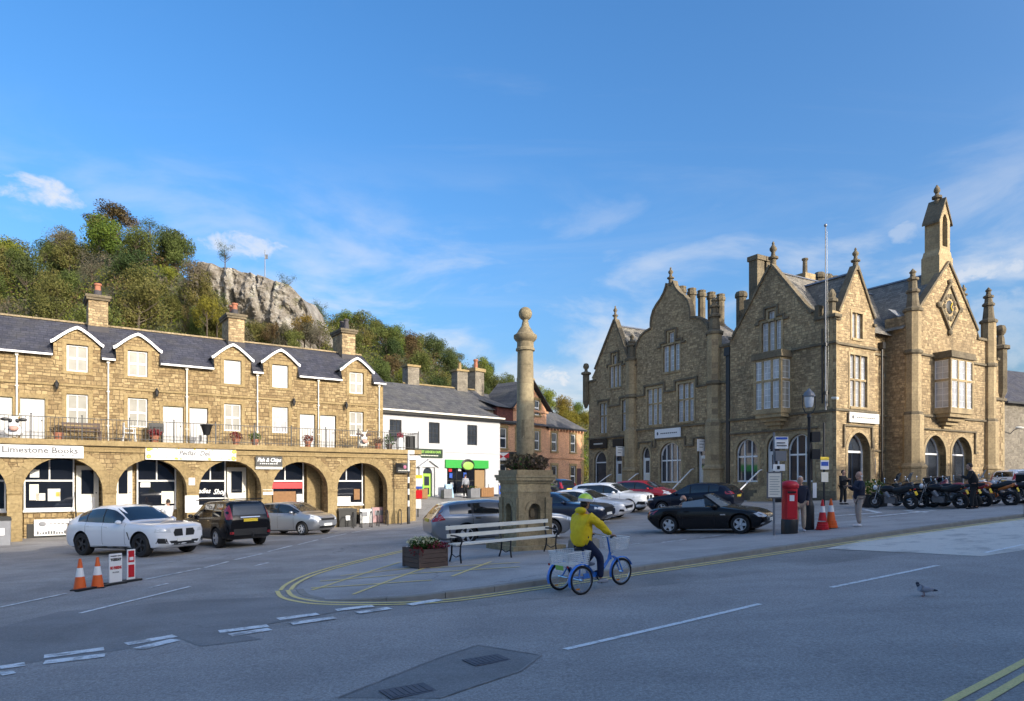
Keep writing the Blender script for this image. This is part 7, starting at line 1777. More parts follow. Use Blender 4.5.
	for s in 'lr':
		nt['hip' + s] = J['hip' + s] + (.098,); nt['kn' + s] = J['kn' + s] + (.078,); nt['an' + s] = tuple(V3('an' + s) + Vector((0, 0, .01))) + (.062,); Et += [('pelvis', 'hip' + s), ('hip' + s, 'kn' + s), ('kn' + s, 'an' + s)]
	link(skin_mesh('trousers', nt, Et, 'pelvis', legs), 'trousers', t)
	for s in 'lr':
		a = V3('an' + s); d = Vector(J.get('ft' + s, (1, 0, 0))).normalized(); q = MB(); sdv = d.cross(Vector((0, 0, 1))).normalized(); uv = sdv.cross(d)
		b = MB(); b.ball((0, 0, 0), 1, (.145, .05, .045), 10); q.add([a + d * (p[0] + .06) + sdv * p[1] + uv * (max(p[2], -.03) - .05) for p in b.v], b.f); q.build('shoe', shoes, t, 60)
	if not helmet:
		q = MB(); b = MB(); b.ball((0, 0, 0), 1, (1, 1, 1), 14); V = []
		for p in b.v:
			r = .112 if not bald else .106; vx, vy, vz = p[0] * r * .98, p[1] * r * .82, p[2] * r * 1.12
			if vx > .02 and vz < .055: vx = .02 + (vx - .02) * .2; 
			if vz < -.05: vz = -.05
			V.append(hp + fx * (vx - .014) + sd * vy + up * (vz + .03 if not bald else vz * .55 - .01))
		q.add(V, b.f); q.build('hair', hair, t, 60)
	if hood:
		q = MB(); nk = V3('neck'); q.ball(tuple(nk - fx * .09 + Vector((0, 0, -.01))), .12, (.62, 1.15, .55), 12); q.build('hood', top, t, 60)
	return t, hv
def stand(lean=0.0, arms='down', step=0.0, h=1.74):
	k = h / 1.74
	J = {'pelvis': (0, 0, .93), 'waist': (.0 + lean * .3, 0, 1.10), 'chest': (lean * .7, 0, 1.32), 'neck': (lean, 0, 1.47), 'head': (lean * 1.25 + .02, 0, 1.61)}
	for s, g in (('l', 1), ('r', -1)):
		J['sh' + s] = (lean, .185 * g, 1.40); J['hip' + s] = (0, .09 * g, .87); J['kn' + s] = (.03 + step * g * .5, .10 * g, .49); J['an' + s] = (-.01 + step * g, .105 * g, .085)
		if arms == 'down': J['el' + s] = (lean - .02, .25 * g, 1.13); J['wr' + s] = (lean + .06, .25 * g, .90)
		elif arms == 'pockets': J['el' + s] = (lean - .07, .27 * g, 1.15); J['wr' + s] = (lean + .06, .22 * g, .96)
		elif arms == 'up': J['el' + s] = (lean + .10, .24 * g, 1.16); J['wr' + s] = (lean + .30, .10 * g, 1.27)
	return {a: tuple(c * k for c in v) for a, v in J.items()}
NAVYC = cloth('navy', (.012, .016, .035)); BEIGE = cloth('beige', (.42, .35, .26)); BLACKC = cloth('black', (.012, .012, .014)); WHITEC = cloth('white', (.62, .62, .62)); GREYC = cloth('grey', (.28, .29, .32)); BLUEC = cloth('blue', (.02, .05, .22)); DENIM = cloth('dark_denim', (.012, .020, .06)); YELLOWC = cloth('yellow', (1.0, .60, .008), .7)
HAIRW = plain('white_hair', (.55, .53, .50), .8, var=.15, scale=30); HAIRD = plain('dark_hair', (.03, .022, .018), .7, var=.2, scale=30)
def gy(px, py): return gpix(px, py)
p = gy(800, 533); t, _ = person('white haired man in navy jacket and beige trousers standing beside the red pillar box', p[0], p[1], R(-100), stand(0, 'pockets', .03, 1.72), NAVYC, BEIGE, WHITEC, HAIRW, z=pave_z(*p), hem=-.10)
p = gy(859, 528.5); t, _ = person('bald man in navy jacket and pale trousers holding both hands up near the hall', p[0], p[1], R(178), stand(-.02, 'up', .04, 1.74), NAVYC, cloth('stone', (.40, .33, .27)), WHITEC, HAIRW, z=pave_z(*p), bald=True, hem=-.14)
p = gy(843, 504.5); t, _ = person('person in black standing by the corner of the hall', p[0], p[1], R(-60), stand(0, 'up', .05, 1.66), BLACKC, BLACKC, BLACKC, HAIRD, group=None)
p = gy(974, 509.5); t, _ = person('motorcyclist in black leathers standing among the parked motorcycles', p[0], p[1], R(150), stand(.10, 'up', .08, 1.76), BLACKC, BLACKC, BLACKC, HAIRD)
p = (-0.95, 50.0); t, _ = person('person in grey top looking into the window of the white shop', -3.35, 49.2, R(120), stand(0, 'down', .03, 1.68), GREYC, BLACKC, BLACKC, HAIRD)
p = gy(158, 533.5); t, _ = person('person in white top and blue trousers in front of the second arch', -15.2, 30.2, R(150), stand(0, 'up', .05, 1.70), WHITEC, BLUEC, BLACKC, HAIRD)
# driver of the convertible
Jd = {'pelvis': (-.72, .35, .46), 'waist': (-.80, .35, .62), 'chest': (-.84, .35, .86), 'neck': (-.83, .35, 1.02), 'head': (-.80, .35, 1.16), 'shl': (-.83, .53, .95), 'shr': (-.83, .17, .95), 'ell': (-.60, .60, .80), 'elr': (-.60, .14, .78), 'wrl': (-.36, .46, .86), 'wrr': (-.36, .24, .86),
	  'hipl': (-.66, .44, .44), 'hipr': (-.66, .26, .44), 'knl': (-.22, .46, .55), 'knr': (-.22, .26, .55), 'anl': (.12, .44, .30), 'anr': (.12, .28, .30)}
dt = thing('person', 'driver in pale top sitting in the open black convertible', 'person', cv.location, cv.rotation_euler.z); dt.rotation_euler = cv.rotation_euler
Jd = {k: (v[0] + .0, -v[1], v[2]) for k, v in Jd.items()}
Jd = {(k[:-1] + {'l': 'r', 'r': 'l'}[k[-1]] if k[:2] in ('sh', 'el', 'wr', 'hi', 'kn', 'an') else k): v for k, v in Jd.items()}
person('', 0, 0, 0, Jd, cloth('sand', (.45, .30, .22)), BLACKC, BLACKC, HAIRW, bald=True, root=dt)

# ------------------------------------------------------------------ the tricycle and its rider
def tricycle():
	x, y = 1.07, 12.40; hd = (.83, .555); rz = math.atan2(hd[1], hd[0]); z = gz(x, y)
	T = thing('tricycle', 'blue adult tricycle with white wire baskets, three wheels and silver rims, on the road', 'tricycle', (x, y, z), rz)
	pit = -math.atan((gz(x + hd[0] * 1.24, y + hd[1] * 1.24) - z) / 1.24); T.rotation_euler = (0, pit, rz)
	B = paint('blue_enamel', (.04, .22, .72), .1, .3); CH = M['chrome']; WH = M['white']; r = .262
	def wheel(wx, wy):
		q = MB(); n = 30
		q.tube([(wx + (r - .022) * math.cos(2 * math.pi * k / n), wy, r + (r - .022) * math.sin(2 * math.pi * k / n)) for k in range(n)], .022, 8, True); w = q.build('wheel', M['tyre'], T, 60)
		q = MB(); q.tube([(wx + (r - .05) * math.cos(2 * math.pi * k / n), wy, r + (r - .05) * math.sin(2 * math.pi * k / n)) for k in range(n)], .012, 6, True); q.build('rim', CH, w, 60)
		for k in range(18):
			a = 2 * math.pi * k / 18; q = MB(); q.cyl((wx, wy + .02 * (-1) ** k, r), (wx + (r - .05) * math.cos(a), wy, r + (r - .05) * math.sin(a)), .0018, n=4); q.build('spoke', CH, w)
		q = MB(); q.cyl((wx, wy - .04, r), (wx, wy + .04, r), .025, n=8); q.build('hub', CH, w)
		q = MB(); q.box(wx - .13, wx - .05, wy - .004, wy + .004, r - .165, r - .135); q.build('reflector', M['amber'], w)
		return w
	wheel(0, .31); wheel(0, -.31); wheel(1.24, 0)
	def fender(wx, wy, a0, a1, w=.03):
		q = MB(); V = []; m = 12
		for k in range(m + 1):
			a = a0 + (a1 - a0) * k / m
			for (dy, dr) in ((-w, .018), (-w * .6, .034), (w * .6, .034), (w, .018)): V.append((wx + (r + dr) * math.cos(a), wy + dy, r + (r + dr) * math.sin(a)))
		q.add(V, [(k * 4 + j, k * 4 + j + 1, (k + 1) * 4 + j + 1, (k + 1) * 4 + j) for k in range(m) for j in range(3)]); q.build('mudguard', B, T, 60, recalc=False)
	fender(0, .31, R(15), R(200), .035); fender(0, -.31, R(15), R(200), .035); fender(1.24, 0, R(20), R(195))
	q = MB(); q.cyl((0, -.31, r), (0, .31, r), .016, n=8); q.build('axle', CH, T)
	q = MB(); q.tube([(0, 0, r), (.30, 0, .24), (.52, 0, .26), (.72, 0, .30), (.92, 0, .52), (.97, 0, .66)], .03, 8); q.tube([(.42, 0, .25), (.35, 0, .55), (.30, 0, .72)], .024, 8)
	for s in (1, -1): q.tube([(.36, 0, .52), (.1, .16 * s, .50), (0, .24 * s, r + .02)], .016, 6)
	q.build('frame', B, T, 60)
	q = MB(); q.tube([(1.24, .045, r), (1.12, .045, .52), (1.02, .03, .58)], .014, 6); q.tube([(1.24, -.045, r), (1.12, -.045, .52), (1.02, -.03, .58)], .014, 6); q.tube([(.985, 0, .52), (.93, 0, .82), (.90, 0, .95)], .018, 8); q.build('fork', B, T, 60)
	q = MB(); q.tube([(.74, .30, .98), (.82, .27, 1.00), (.91, .12, .97), (.90, 0, .95), (.91, -.12, .97), (.82, -.27, 1.00), (.74, -.30, .98)], .012, 6); q.build('handlebar', CH, T, 60)
	for s in (1, -1):
		q = MB(); q.cyl((.72, .305 * s, .975), (.83, .265 * s, 1.0), .019, n=8); q.build('grip', M['cardark'], T); q = MB(); q.tube([(.82, .27 * s, .99), (.80, .25 * s, .95), (.72, .28 * s, .94)], .006, 4); q.build('brake_lever', CH, T)
	q = MB(); q.ball((.28, 0, .79), .15, (1, .75, .34), 12); q.build('saddle', M['cardark'], T, 60)
	q = MB(); q.cyl((.31, 0, .7), (.29, 0, .78), .014, n=8); q.build('seat_post', CH, T)
	q = MB(); q.lathe([(.09, -.008), (.09, .008)], 18); V = [(.55 + p[0], p[2] - .06, .27 + p[1]) for p in q.v]; w = MB(); w.add(V, q.f); w.build('chainring', CH, T)
	q = MB(); q.box(.25, .62, -.075, -.055, .24, .33); q.build('chain_guard', B, T)
	for (a, s) in ((R(-60), -1), (R(120), 1)):
		q = MB(); p = (.55 + .15 * math.cos(a), s * .08, .27 + .15 * math.sin(a)); q.cyl((.55, s * .07, .27), p, .010, n=6); q.box(p[0] - .045, p[0] + .045, p[1] + (0 if s > 0 else -.09), p[1] + (.09 if s > 0 else 0), p[2] - .012, p[2] + .012); q.build('pedal', M['cardark'], T)
	def basket(nm, x0, x1, w0, w1, z0, z1, nx, ny, nz):
		q = MB(); th = .0046
		def P(u, v, k): wd = w0 + (w1 - w0) * k; e = .03 * k; return ((x0 - e) + (x1 - x0 + 2 * e) * u, -wd + 2 * wd * v, z0 + (z1 - z0) * k)
		for k in range(nz + 1):
			f = k / nz; q.tube([P(0, 0, f), P(1, 0, f), P(1, 1, f), P(0, 1, f)], th * (2 if k == nz else 1), 4, True)
		for i in range(nx + 1):
			for v in (0, 1): q.cyl(P(i / nx, v, 0), P(i / nx, v, 1), th, n=4)
			q.cyl(P(i / nx, 0, 0), P(i / nx, 1, 0), th, n=4)
		for j in range(ny + 1):
			for u in (0, 1): q.cyl(P(u, j / ny, 0), P(u, j / ny, 1), th, n=4)
			q.cyl(P(0, j / ny, 0), P(1, j / ny, 0), th, n=4)
		return q.build(nm, WH, T, kind=None)
	basket('rear_basket', -.24, .22, .25, .29, .52, .76, 12, 14, 7); basket('front_basket', .97, 1.27, .15, .19, .70, .93, 8, 9, 7)
	q = MB(); q.box(-.2, .18, -.2, .2, .525, .53); q.build('basket_floor', M['cream'], T)
	q = MB(); q.ball((.99, 0, .66), .04, (1.2, 1, 1), 8); q.build('headlamp', M['lamp'], T)
	q = MB(); q.box(-.285, -.27, -.29, -.25, .50, .54); q.build('rear_light', M['tail'], T); q = MB(); q.box(-.285, -.27, .25, .29, .50, .54); q.build('rear_light', M['tail'], T)
	q = MB(); q.box(-.26, -.25, -.12, .1, .44, .52); q.build('carry_bag', M['signgreen'], T)
	# the rider
	J = {'pelvis': (.27, 0, .93), 'waist': (.27, 0, 1.09), 'chest': (.30, 0, 1.32), 'neck': (.34, 0, 1.48), 'head': (.39, 0, 1.62), 'shl': (.35, .185, 1.37), 'shr': (.35, -.185, 1.37), 'ell': (.56, .27, 1.17), 'elr': (.56, -.27, 1.17), 'wrl': (.72, .30, 1.02), 'wrr': (.72, -.30, 1.02),
		 'hipl': (.33, .10, .88), 'hipr': (.33, -.10, .88), 'knl': (.70, .12, .73), 'knr': (.62, -.12, .60), 'anl': (.49, .12, .50), 'anr': (.60, -.13, .20), 'hdl': (1, 0, -.15), 'hdr': (1, 0, -.15), 'look': (1, .25, -.05)}
	P = thing('person', 'rider in yellow hooded jacket and lime and white helmet pedalling the blue tricycle', 'person', (x, y, z), rz)
	P.rotation_euler = (0, pit, rz)
	t, hv = person('', 0, 0, 0, J, YELLOWC, DENIM, GREYC, HAIRD, hem=-.15, hood=True, helmet=True, root=P, bulk=1.2)
	q = MB(); V = []; b = MB(); b.ball((0, 0, 0), 1, (1, 1, 1), 18); vv = []
	LIME = plain('lime_helmet', (.66, .86, .04), .35, var=.06, coat=.5)
	def shell(z_lo, z_hi, grow, mat, nm, parent):
		q = MB(); bb = MB(); n = 20; prof = []
		for k in range(7): f = k / 6; a = z_lo + (z_hi - z_lo) * f; prof.append((math.sqrt(max(.0, 1 - a * a)), a))
		bb.lathe(prof, n); q.add([hv(p[0] * .145 * grow - .005, p[1] * .112 * grow, p[2] * .125 * grow + .035) for p in bb.v], bb.f); return q.build(nm, mat, parent, 60)
	hl = shell(.22, .99, 1.14, LIME, 'helmet', P); shell(-.12, .24, 1.13, WHITEC, 'helmet_rim', hl)
	for k in (-1, 0, 1):
		q = MB(); q.add([hv(.08 * math.cos(a) * 1.0 + .0, k * .045, .035 + .128 * math.sin(a) * 1.04) for a in np.linspace(.6, 2.5, 8)] + [hv(.08 * math.cos(a), k * .045 + .014, .035 + .128 * math.sin(a) * 1.04) for a in np.linspace(.6, 2.5, 8)], [(i, i + 1, i + 9, i + 8) for i in range(7)]); q.build('vent', M['cardark'], hl)
	q = MB(); q.tube([hv(.02, .088, .0), hv(.05, .05, -.10), hv(.05, -.05, -.10), hv(.02, -.088, .0)], .008, 4); q.build('chin_strap', M['cardark'], hl)
	q = MB(); q.ball(tuple(hv(-.04, 0, -.03)), .09, (.8, .85, .8), 12); q.build('hair', HAIRD, P, 60)
	return T
tricycle()

# ------------------------------------------------------------------ motorcycles
def motorcycle(name, label, x, y, rz, bodymat, accent, style):
	T = thing(name, label, 'motorcycle', (x, y, gz(x, y)), rz, 'motorcycles parked in front of the hall'); T.rotation_euler = (R(-9), 0, rz)
	r = .31; wb = 1.42; I = M['cardark']; CH = M['chrome']; EN = plain('engine_metal', (.20, .20, .21), .4, .8, var=.3) if 'eng' not in M else M['eng']; M['eng'] = EN
	for wx, w in ((-wb / 2, .07), (wb / 2, .05)):
		q = MB(); n = 24; q.tube([(wx + (r - w) * math.cos(2 * math.pi * k / n), 0, r + (r - w) * math.sin(2 * math.pi * k / n)) for k in range(n)], w, 8, True); wh = q.build('wheel', M['tyre'], T, 60)
		q = MB(); q.tube([(wx + (r - w * 1.9) * math.cos(2 * math.pi * k / n), 0, r + (r - w * 1.9) * math.sin(2 * math.pi * k / n)) for k in range(n)], .022, 6, True)
		for k in range(6): a = 2 * math.pi * k / 6; q.cyl((wx, 0, r), (wx + (r - w * 1.9) * math.cos(a), 0, r + (r - w * 1.9) * math.sin(a)), .014, n=5)
		q.cyl((wx, -.06, r), (wx, .06, r), .035, n=8); q.build('rim', M['rimdark'], wh, 60)
		q = MB(); q.cyl((wx, .055, r), (wx, .06, r), .10, n=18); q.build('brake_disc', CH, wh)
	q = MB(); q.tube([(wb / 2, .09, r), (.48, .09, .98)], .025, 8); q.tube([(wb / 2, -.09, r), (.48, -.09, .98)], .025, 8); q.build('fork', CH, T)
	q = MB(); q.box(-.22, .24, -.17, .17, .27, .52); q.cyl((.05, -.12, .5), (.20, -.12, .72), .11, n=10); q.cyl((.05, .12, .5), (.20, .12, .72), .11, n=10); q.cyl((-.1, -.22, .38), (-.1, .22, .38), .12, n=12); q.build('engine', EN, T)
	q = MB(); q.tube([(.45, 0, .90), (.1, .12, .72), (-.25, .12, .60), (-.3, .1, .36), (-wb / 2, .11, r)], .026, 6); q.tube([(.45, 0, .90), (.1, -.12, .72), (-.25, -.12, .60), (-.3, -.1, .36), (-wb / 2, -.11, r)], .026, 6); q.build('frame', I, T)
	q = MB(); q.ball((.16, 0, .84), .27, (1.15, .56, .58), 14); q.build('tank', bodymat, T, 60)
	q = MB(); q.tube([(-.05, 0, .80), (-.3, 0, .79), (-.55, 0, .88), (-.78, 0, .93)], [.10, .13, .11, .05], 8); q.build('seat', I, T, 60)
	q = MB(); q.tube([(-.3, 0, .72), (-.6, 0, .80), (-.88, 0, .90)], [.10, .10, .04], 8); q.build('tail', accent, T, 60)
	if style == 'sport':
		q = MB(); q.tube([(.40, 0, .58), (.62, 0, .78), (.66, 0, .96), (.56, 0, 1.12)], [.16, .20, .17, .05], 10); q.build('fairing', bodymat, T, 60)
		q = MB(); q.ball((.10, 0, .45), .32, (1.3, .62, .55), 12); q.build('belly_fairing', accent, T, 60)
		q = MB(); q.add([(.62, -.14, 1.03), (.62, .14, 1.03), (.46, .10, 1.24), (.46, -.10, 1.24)], [(0, 1, 2, 3)]); q.build('screen', M['carglass'], T)
	elif style == 'tour':
		q = MB(); q.tube([(.45, 0, .70), (.62, 0, .85), (.64, 0, 1.02)], [.18, .23, .18], 10); q.build('fairing', bodymat, T, 60)
		q = MB(); q.add([(.64, -.2, 1.08), (.64, .2, 1.08), (.44, .17, 1.45), (.44, -.17, 1.45)], [(0, 1, 2, 3)]); q.build('screen', M['carglass'], T)
		for s in (1, -1): q = MB(); q.box(-.95, -.45, s * .30 - .11, s * .30 + .11, .50, .85); q.build('pannier', bodymat, T)
		q = MB(); q.box(-1.0, -.62, -.2, .2, .98, 1.26); q.build('top_box', I, T)
	q = MB(); q.ball((.66, 0, .90), .11, (.7, 1, 1), 10); q.build('headlamp', M['lamp'], T, 60)
	q = MB(); q.tube([(.28, .38, 1.02), (.42, .26, 1.05), (.46, 0, 1.0), (.42, -.26, 1.05), (.28, -.38, 1.02)], .014, 6); q.build('handlebar', I, T)
	for s in (1, -1):
		q = MB(); q.cyl((.40, .30 * s, 1.04), (.44, .36 * s, 1.18), .007, n=4); q.ball((.44, .38 * s, 1.21), .06, (.4, 1, .65), 8); q.build('mirror', CH, T)
		q = MB(); q.ball((-.80, .12 * s, .82), .03, (1, 1, 1), 6); q.build('indicator', M['amber'], T)
	q = MB(); q.tube([(.3, -.14, .5), (.38, -.15, .34), (.1, -.17, .22), (-.3, -.19, .27), (-.80, -.20, .42)], [.028, .028, .03, .055, .06], 8); q.build('exhaust', CH, T, 60)
	q = MB(); q.tube([(wb / 2 + .12, 0, .64), (wb / 2 - .05, 0, .66), (wb / 2 - .25, 0, .55)], .06, 6); q.build('front_mudguard', bodymat, T, 60)
	q = MB(); q.add([(-.93, -.11, .76), (-.93, .11, .76), (-.99, .11, .60), (-.99, -.11, .60)], [(0, 1, 2, 3)]); q.build('number_plate', M['plate_y'], T)
	q = MB(); q.box(-.93, -.90, -.07, .07, .82, .87); q.build('tail_lamp', M['tail'], T)
	return T
BK = paint('black_gloss', (.010, .010, .012)); RD = paint('red_gloss', (.34, .012, .018)); OR = paint('orange_gloss', (.62, .16, .012)); SV = paint('silver_gloss', (.42, .43, .45), .6); BL = paint('blue_gloss', (.02, .05, .25)); WHG = paint('white_gloss', (.7, .7, .7))
for (px, py, rz, bm_, ac, st, lab) in [
	(893, 509, 125, BK, BK, 'naked', 'black motorcycle leftmost of the row, by the hall downpipe'),
	(913, 506.5, 120, BK, RD, 'tour', 'black touring motorcycle with tall screen, second from the left of the row'),
	(925, 506, 122, BK, BK, 'tour', 'black motorcycle with panniers, third from the left of the row'),
	(941, 508.5, 128, BK, BK, 'naked', 'black motorcycle with bare engine before the first hall window'),
	(953, 508, 128, BK, SV, 'sport', 'black sports motorcycle with silver belly, between the two hall windows'),
	(964, 507, 128, RD, RD, 'sport', 'red sports motorcycle left of the standing motorcyclist'),
	(990, 506, 130, OR, OR, 'sport', 'orange sports motorcycle right of the standing motorcyclist'),
	(1000, 504, 130, SV, BK, 'tour', 'silver touring motorcycle near the right edge'),
	(1014, 505, 132, BK, BK, 'naked', 'black motorcycle at the right end of the row')]:
	p = gpix(px, py); motorcycle('motorcycle', lab, p[0], p[1], R(rz), bm_, ac, st)

# ------------------------------------------------------------------ column, bench, planter
def column():
	x, y = .40, 20.5; z = pave_z(x, y) - .02
	S = thing('market_column', 'tall stone column with ball finial on a square drinking fountain pedestal', 'column', (x, y, z), R(28))
	C = M['column']
	q = MB(); q.box(-.88, .88, -.88, .88, -.1, .16); q.build('step', C, S); q = MB(); q.box(-.68, .68, -.68, .68, .16, .34); q.build('plinth', C, S)
	# pedestal with recessed panels and a niche on each face
	F4 = []
	for k in range(4):
		a = k * math.pi / 2; ca, sa = math.cos(a), math.sin(a); T_ = (lambda u, d, v, ca=ca, sa=sa: ((u) * ca - (d - .55) * sa, (u) * sa + (d - .55) * ca, v))
		b = MB(T_); b.wall(rect(-.55, .55, .34, 2.0), [[(p[0], p[1]) for p in arch_pts(-.20, .20, .78, 1.18, 1.38, 12)]], 0, .16); b.build('pedestal_face', C, S, recalc=False)
		q = MB(T_); q.box(-.24, .24, .16, .2, .7, 1.45); q.build('niche_back', M['hall_dark'], S)
		q = MB(T_); q.ball((0, .14, 1.08), .11, (1, .5, 1.3), 8); q.build('spout_mask', M['hall_dark'], S)
		for s in (-1, 1): q = MB(T_); q.box(s * .46 - .10, s * .46 + .10, -.05, .03, .34, 1.55); q.build('pilaster', C, S)
		q = MB(T_); q.box(-.26, .26, -.06, .05, .68, .76); q.build('niche_sill', C, S)
		q = MB(T_)
		for kk in range(7):
			t0, t1 = math.pi * kk / 7, math.pi * (kk + 1) / 7; v = MB(T_); v.prism([(.20 * math.cos(t0), 1.18 + .20 * math.sin(t0)), (.20 * math.cos(t1), 1.18 + .20 * math.sin(t1)), (.31 * math.cos(t1), 1.18 + .31 * math.sin(t1)), (.31 * math.cos(t0), 1.18 + .31 * math.sin(t0))], -.025 - .006 * (kk % 2), .02); v.build('voussoir', C, S)
	for (h, z0, z1) in ((.57, 1.70, 1.80), (.555, 1.80, 1.98), (.60, 1.98, 2.05), (.66, 2.05, 2.14), (.69, 2.14, 2.22), (.60, 2.22, 2.36)):
		q = MB(); q.box(-h, h, -h, h, z0, z1); q.build('cornice', C, S)
	q = MB(); q.box(-.32, .32, -.32, .32, 2.36, 2.56); q.build('column_base', C, S)
	q = MB(); q.lathe([(.32, 2.56), (.33, 2.66), (.27, 2.72), (.265, 3.8), (.25, 5.0), (.235, 5.92), (.285, 5.94), (.285, 6.0), (.25, 6.04), (.25, 6.2), (.31, 6.26), (.35, 6.32), (.35, 6.4), (.26, 6.46), (.21, 6.55), (.12, 6.68), (.085, 6.84), (.10, 6.9)], 28, (0, 0)); q.build('shaft', C, S, 35)
	q = MB(); q.ball((0, 0, 7.05), .205, (1, 1, 1), 20); q.build('ball_finial', C, S, 60)
	foliage_clump('heather', S, (0, 0, 2.58), (.66, .66, .3), 1500, .11, M['leaf_brown'], 3)
	foliage_clump('heather_sprigs', S, (.1, -.1, 2.55), (.62, .62, .3), 420, .10, M['leaf_brown'], 5)
	foliage_clump('ivy', S, (-.25, -.35, 2.52), (.45, .35, .2), 60, .09, M['leaf_green'], 9)
	bx, by = 2.1, 20.0
	o = thing('stone_block', 'low pale stone block on the ground beside the column pedestal', 'stone', (bx, by, pave_z(bx, by)), R(20))
	q = MB(); q.prism([(-.42, 0), (.42, 0), (.40, .26), (.30, .31), (-.34, .30), (-.40, .22)], -.2, .2); b = q.build('block', M['kerbstone'], o)
column()
def bench():
	a = gpix(456, 565.5); b = gpix(551, 554); a = Vector(a); b = Vector(b); d = (b - a); L = d.length; d.normalize(); rz = math.atan2(d.y, d.x); c = (a + b) / 2
	S = thing('park_bench', 'long bench with white slats and black iron legs in front of the column', 'bench', (c.x, c.y, pave_z(c.x, c.y)), rz)
	hL = L / 2 + .12
	# tilt along the ground
	S.rotation_euler = (0, -math.atan((pave_z(b.x, b.y) - pave_z(a.x, a.y)) / L), rz)
	W_ = plain('bench_white', (.70, .68, .60), .5, var=.12, scale=6)
	for (y0, z0, ty) in ((-.22, .44, 0), (-.08, .44, 0), (.06, .44, 0)):
		q = MB(); q.box(-hL, hL, y0, y0 + .105, z0, z0 + .035); q.build('seat_slat', W_, S)
	for z0, yy in ((.60, .21), (.80, .25)):
		q = MB(); q.box(-hL, hL, yy, yy + .035, z0, z0 + .10); q.build('back_slat', W_, S)
	for x in (-L / 2, 0, L / 2):
		q = MB(); q.tube([(x, -.24, 0), (x, -.20, .22), (x, -.23, .43), (x, .18, .42), (x, .24, .62), (x, .29, .92)], .024, 6); q.tube([(x, .30, 0), (x, .20, .2), (x, .18, .42)], .024, 6)
		if x: q.tube([(x, -.22, .43), (x, -.29, .52), (x, -.24, .64), (x, .0, .66), (x, .24, .66)], .022, 6); q.tube([(x, -.26, .62), (x, -.31, .60), (x, -.28, .55)], .018, 5)
		q.tube([(x, -.20, .2), (x, .0, .13), (x, .20, .2)], .015, 5); q.build('leg', M['iron'], S, 60)
bench()
def flower_planter():
	a = gpix(423, 571); x, y = a[0], a[1] + .38; z = pave_z(x, y)
	S = thing('planter', 'square dark wooden planter full of cream and red flowers near the island tip', 'planter', (x, y, z), R(38)); n = 4; w = .38; h = .44
	for k in range(4):
		a = k * math.pi / 2; ca, sa = math.cos(a), math.sin(a); T_ = (lambda u, d, v, ca=ca, sa=sa: (u * ca - d * sa, u * sa + d * ca, v))
		for i in range(n): q = MB(T_); q.box(-w + .002, w - .002, -w - .012 - .003 * (i % 2), -w + .02, .02 + h / n * i, .02 + h / n * (i + 1) - .008); q.build('plank', M['wood'], S)
		q = MB(T_); q.box(-w - .015, -w + .05, -w - .025, -w + .04, 0, h + .03); q.build('corner_post', M['wood'], S)
	q = MB(); q.box(-w + .02, w - .02, -w + .02, w - .02, .02, h - .02); q.build('soil', M['wood'], S)
	foliage_clump('leaves', S, (0, 0, h + .10), (.42, .42, .17), 900, .07, M['leaf_green'], 1); foliage_clump('cream_flowers', S, (-.05, 0, h + .17), (.40, .40, .14), 420, .055, M['leaf_cream'], 2); foliage_clump('red_flowers', S, (.15, -.15, h + .06), (.40, .36, .14), 420, .06, M['leaf_red'], 4)
	foliage_clump('trailing_leaves', S, (-.35, -.2, h - .02), (.1, .3, .16), 120, .06, M['leaf_red'], 6)
flower_planter()

# ------------------------------------------------------------------ cones, boards, posts, pillar box, lamp
def cone(px, py, h, label, col, base_r=.0, stack=0):
	p = gpix(px, py); z = pave_z(*p); S = thing('traffic_cone', label, 'traffic cone', (p[0], p[1], z), R(20), 'traffic cones')
	k = h / .75; m = plain('cone_orange', (.75, .12, .015), .5, var=.1) if 'cone' not in M else M['cone']; M['cone'] = m; mm = m if col == 'orange' else M['red']
	q = MB(); q.box(-.18 * k, .18 * k, -.18 * k, .18 * k, 0, .03 * k); q.build('base', M['cardark'] if col == 'orange' else mm, S)
	if stack: 
		q = MB(); q.lathe([(.21 * k, .03), (.21 * k, .1), (.19 * k, .105), (.19 * k, .18), (.17 * k, .19), (.17 * k, .25)], 16); q.build('stacked_base', mm, S)
	z0 = .03 * k + stack
	pr = [(.145, 0), (.128, .12), (.104, .26)]; q = MB(); q.lathe([(.145 * k, z0), (.100 * k, z0 + .30 * k)], 18); q.build('body', mm, S, 60)
	q = MB(); q.lathe([(.1015 * k, z0 + .285 * k), (.066 * k, z0 + .52 * k)], 18); q.build('reflective_band', M['white'], S, 60)
	q = MB(); q.lathe([(.066 * k, z0 + .515 * k), (.030 * k, z0 + .74 * k), (.028 * k, z0 + .75 * k)], 18); q.build('tip', mm, S, 60)
cone(80, 590, .64, 'orange and white cone at the left end beside the parking boards', 'orange'); cone(97.5, 588, .64, 'orange and white cone next to the white no parking board', 'orange')
cone(822.5, 531.5, .66, 'red and white cone on a stack of red bases beside the lamp post', 'red', stack=.26); cone(831, 530, .70, 'orange and white cone behind the red one beside the lamp post', 'orange', stack=.22)
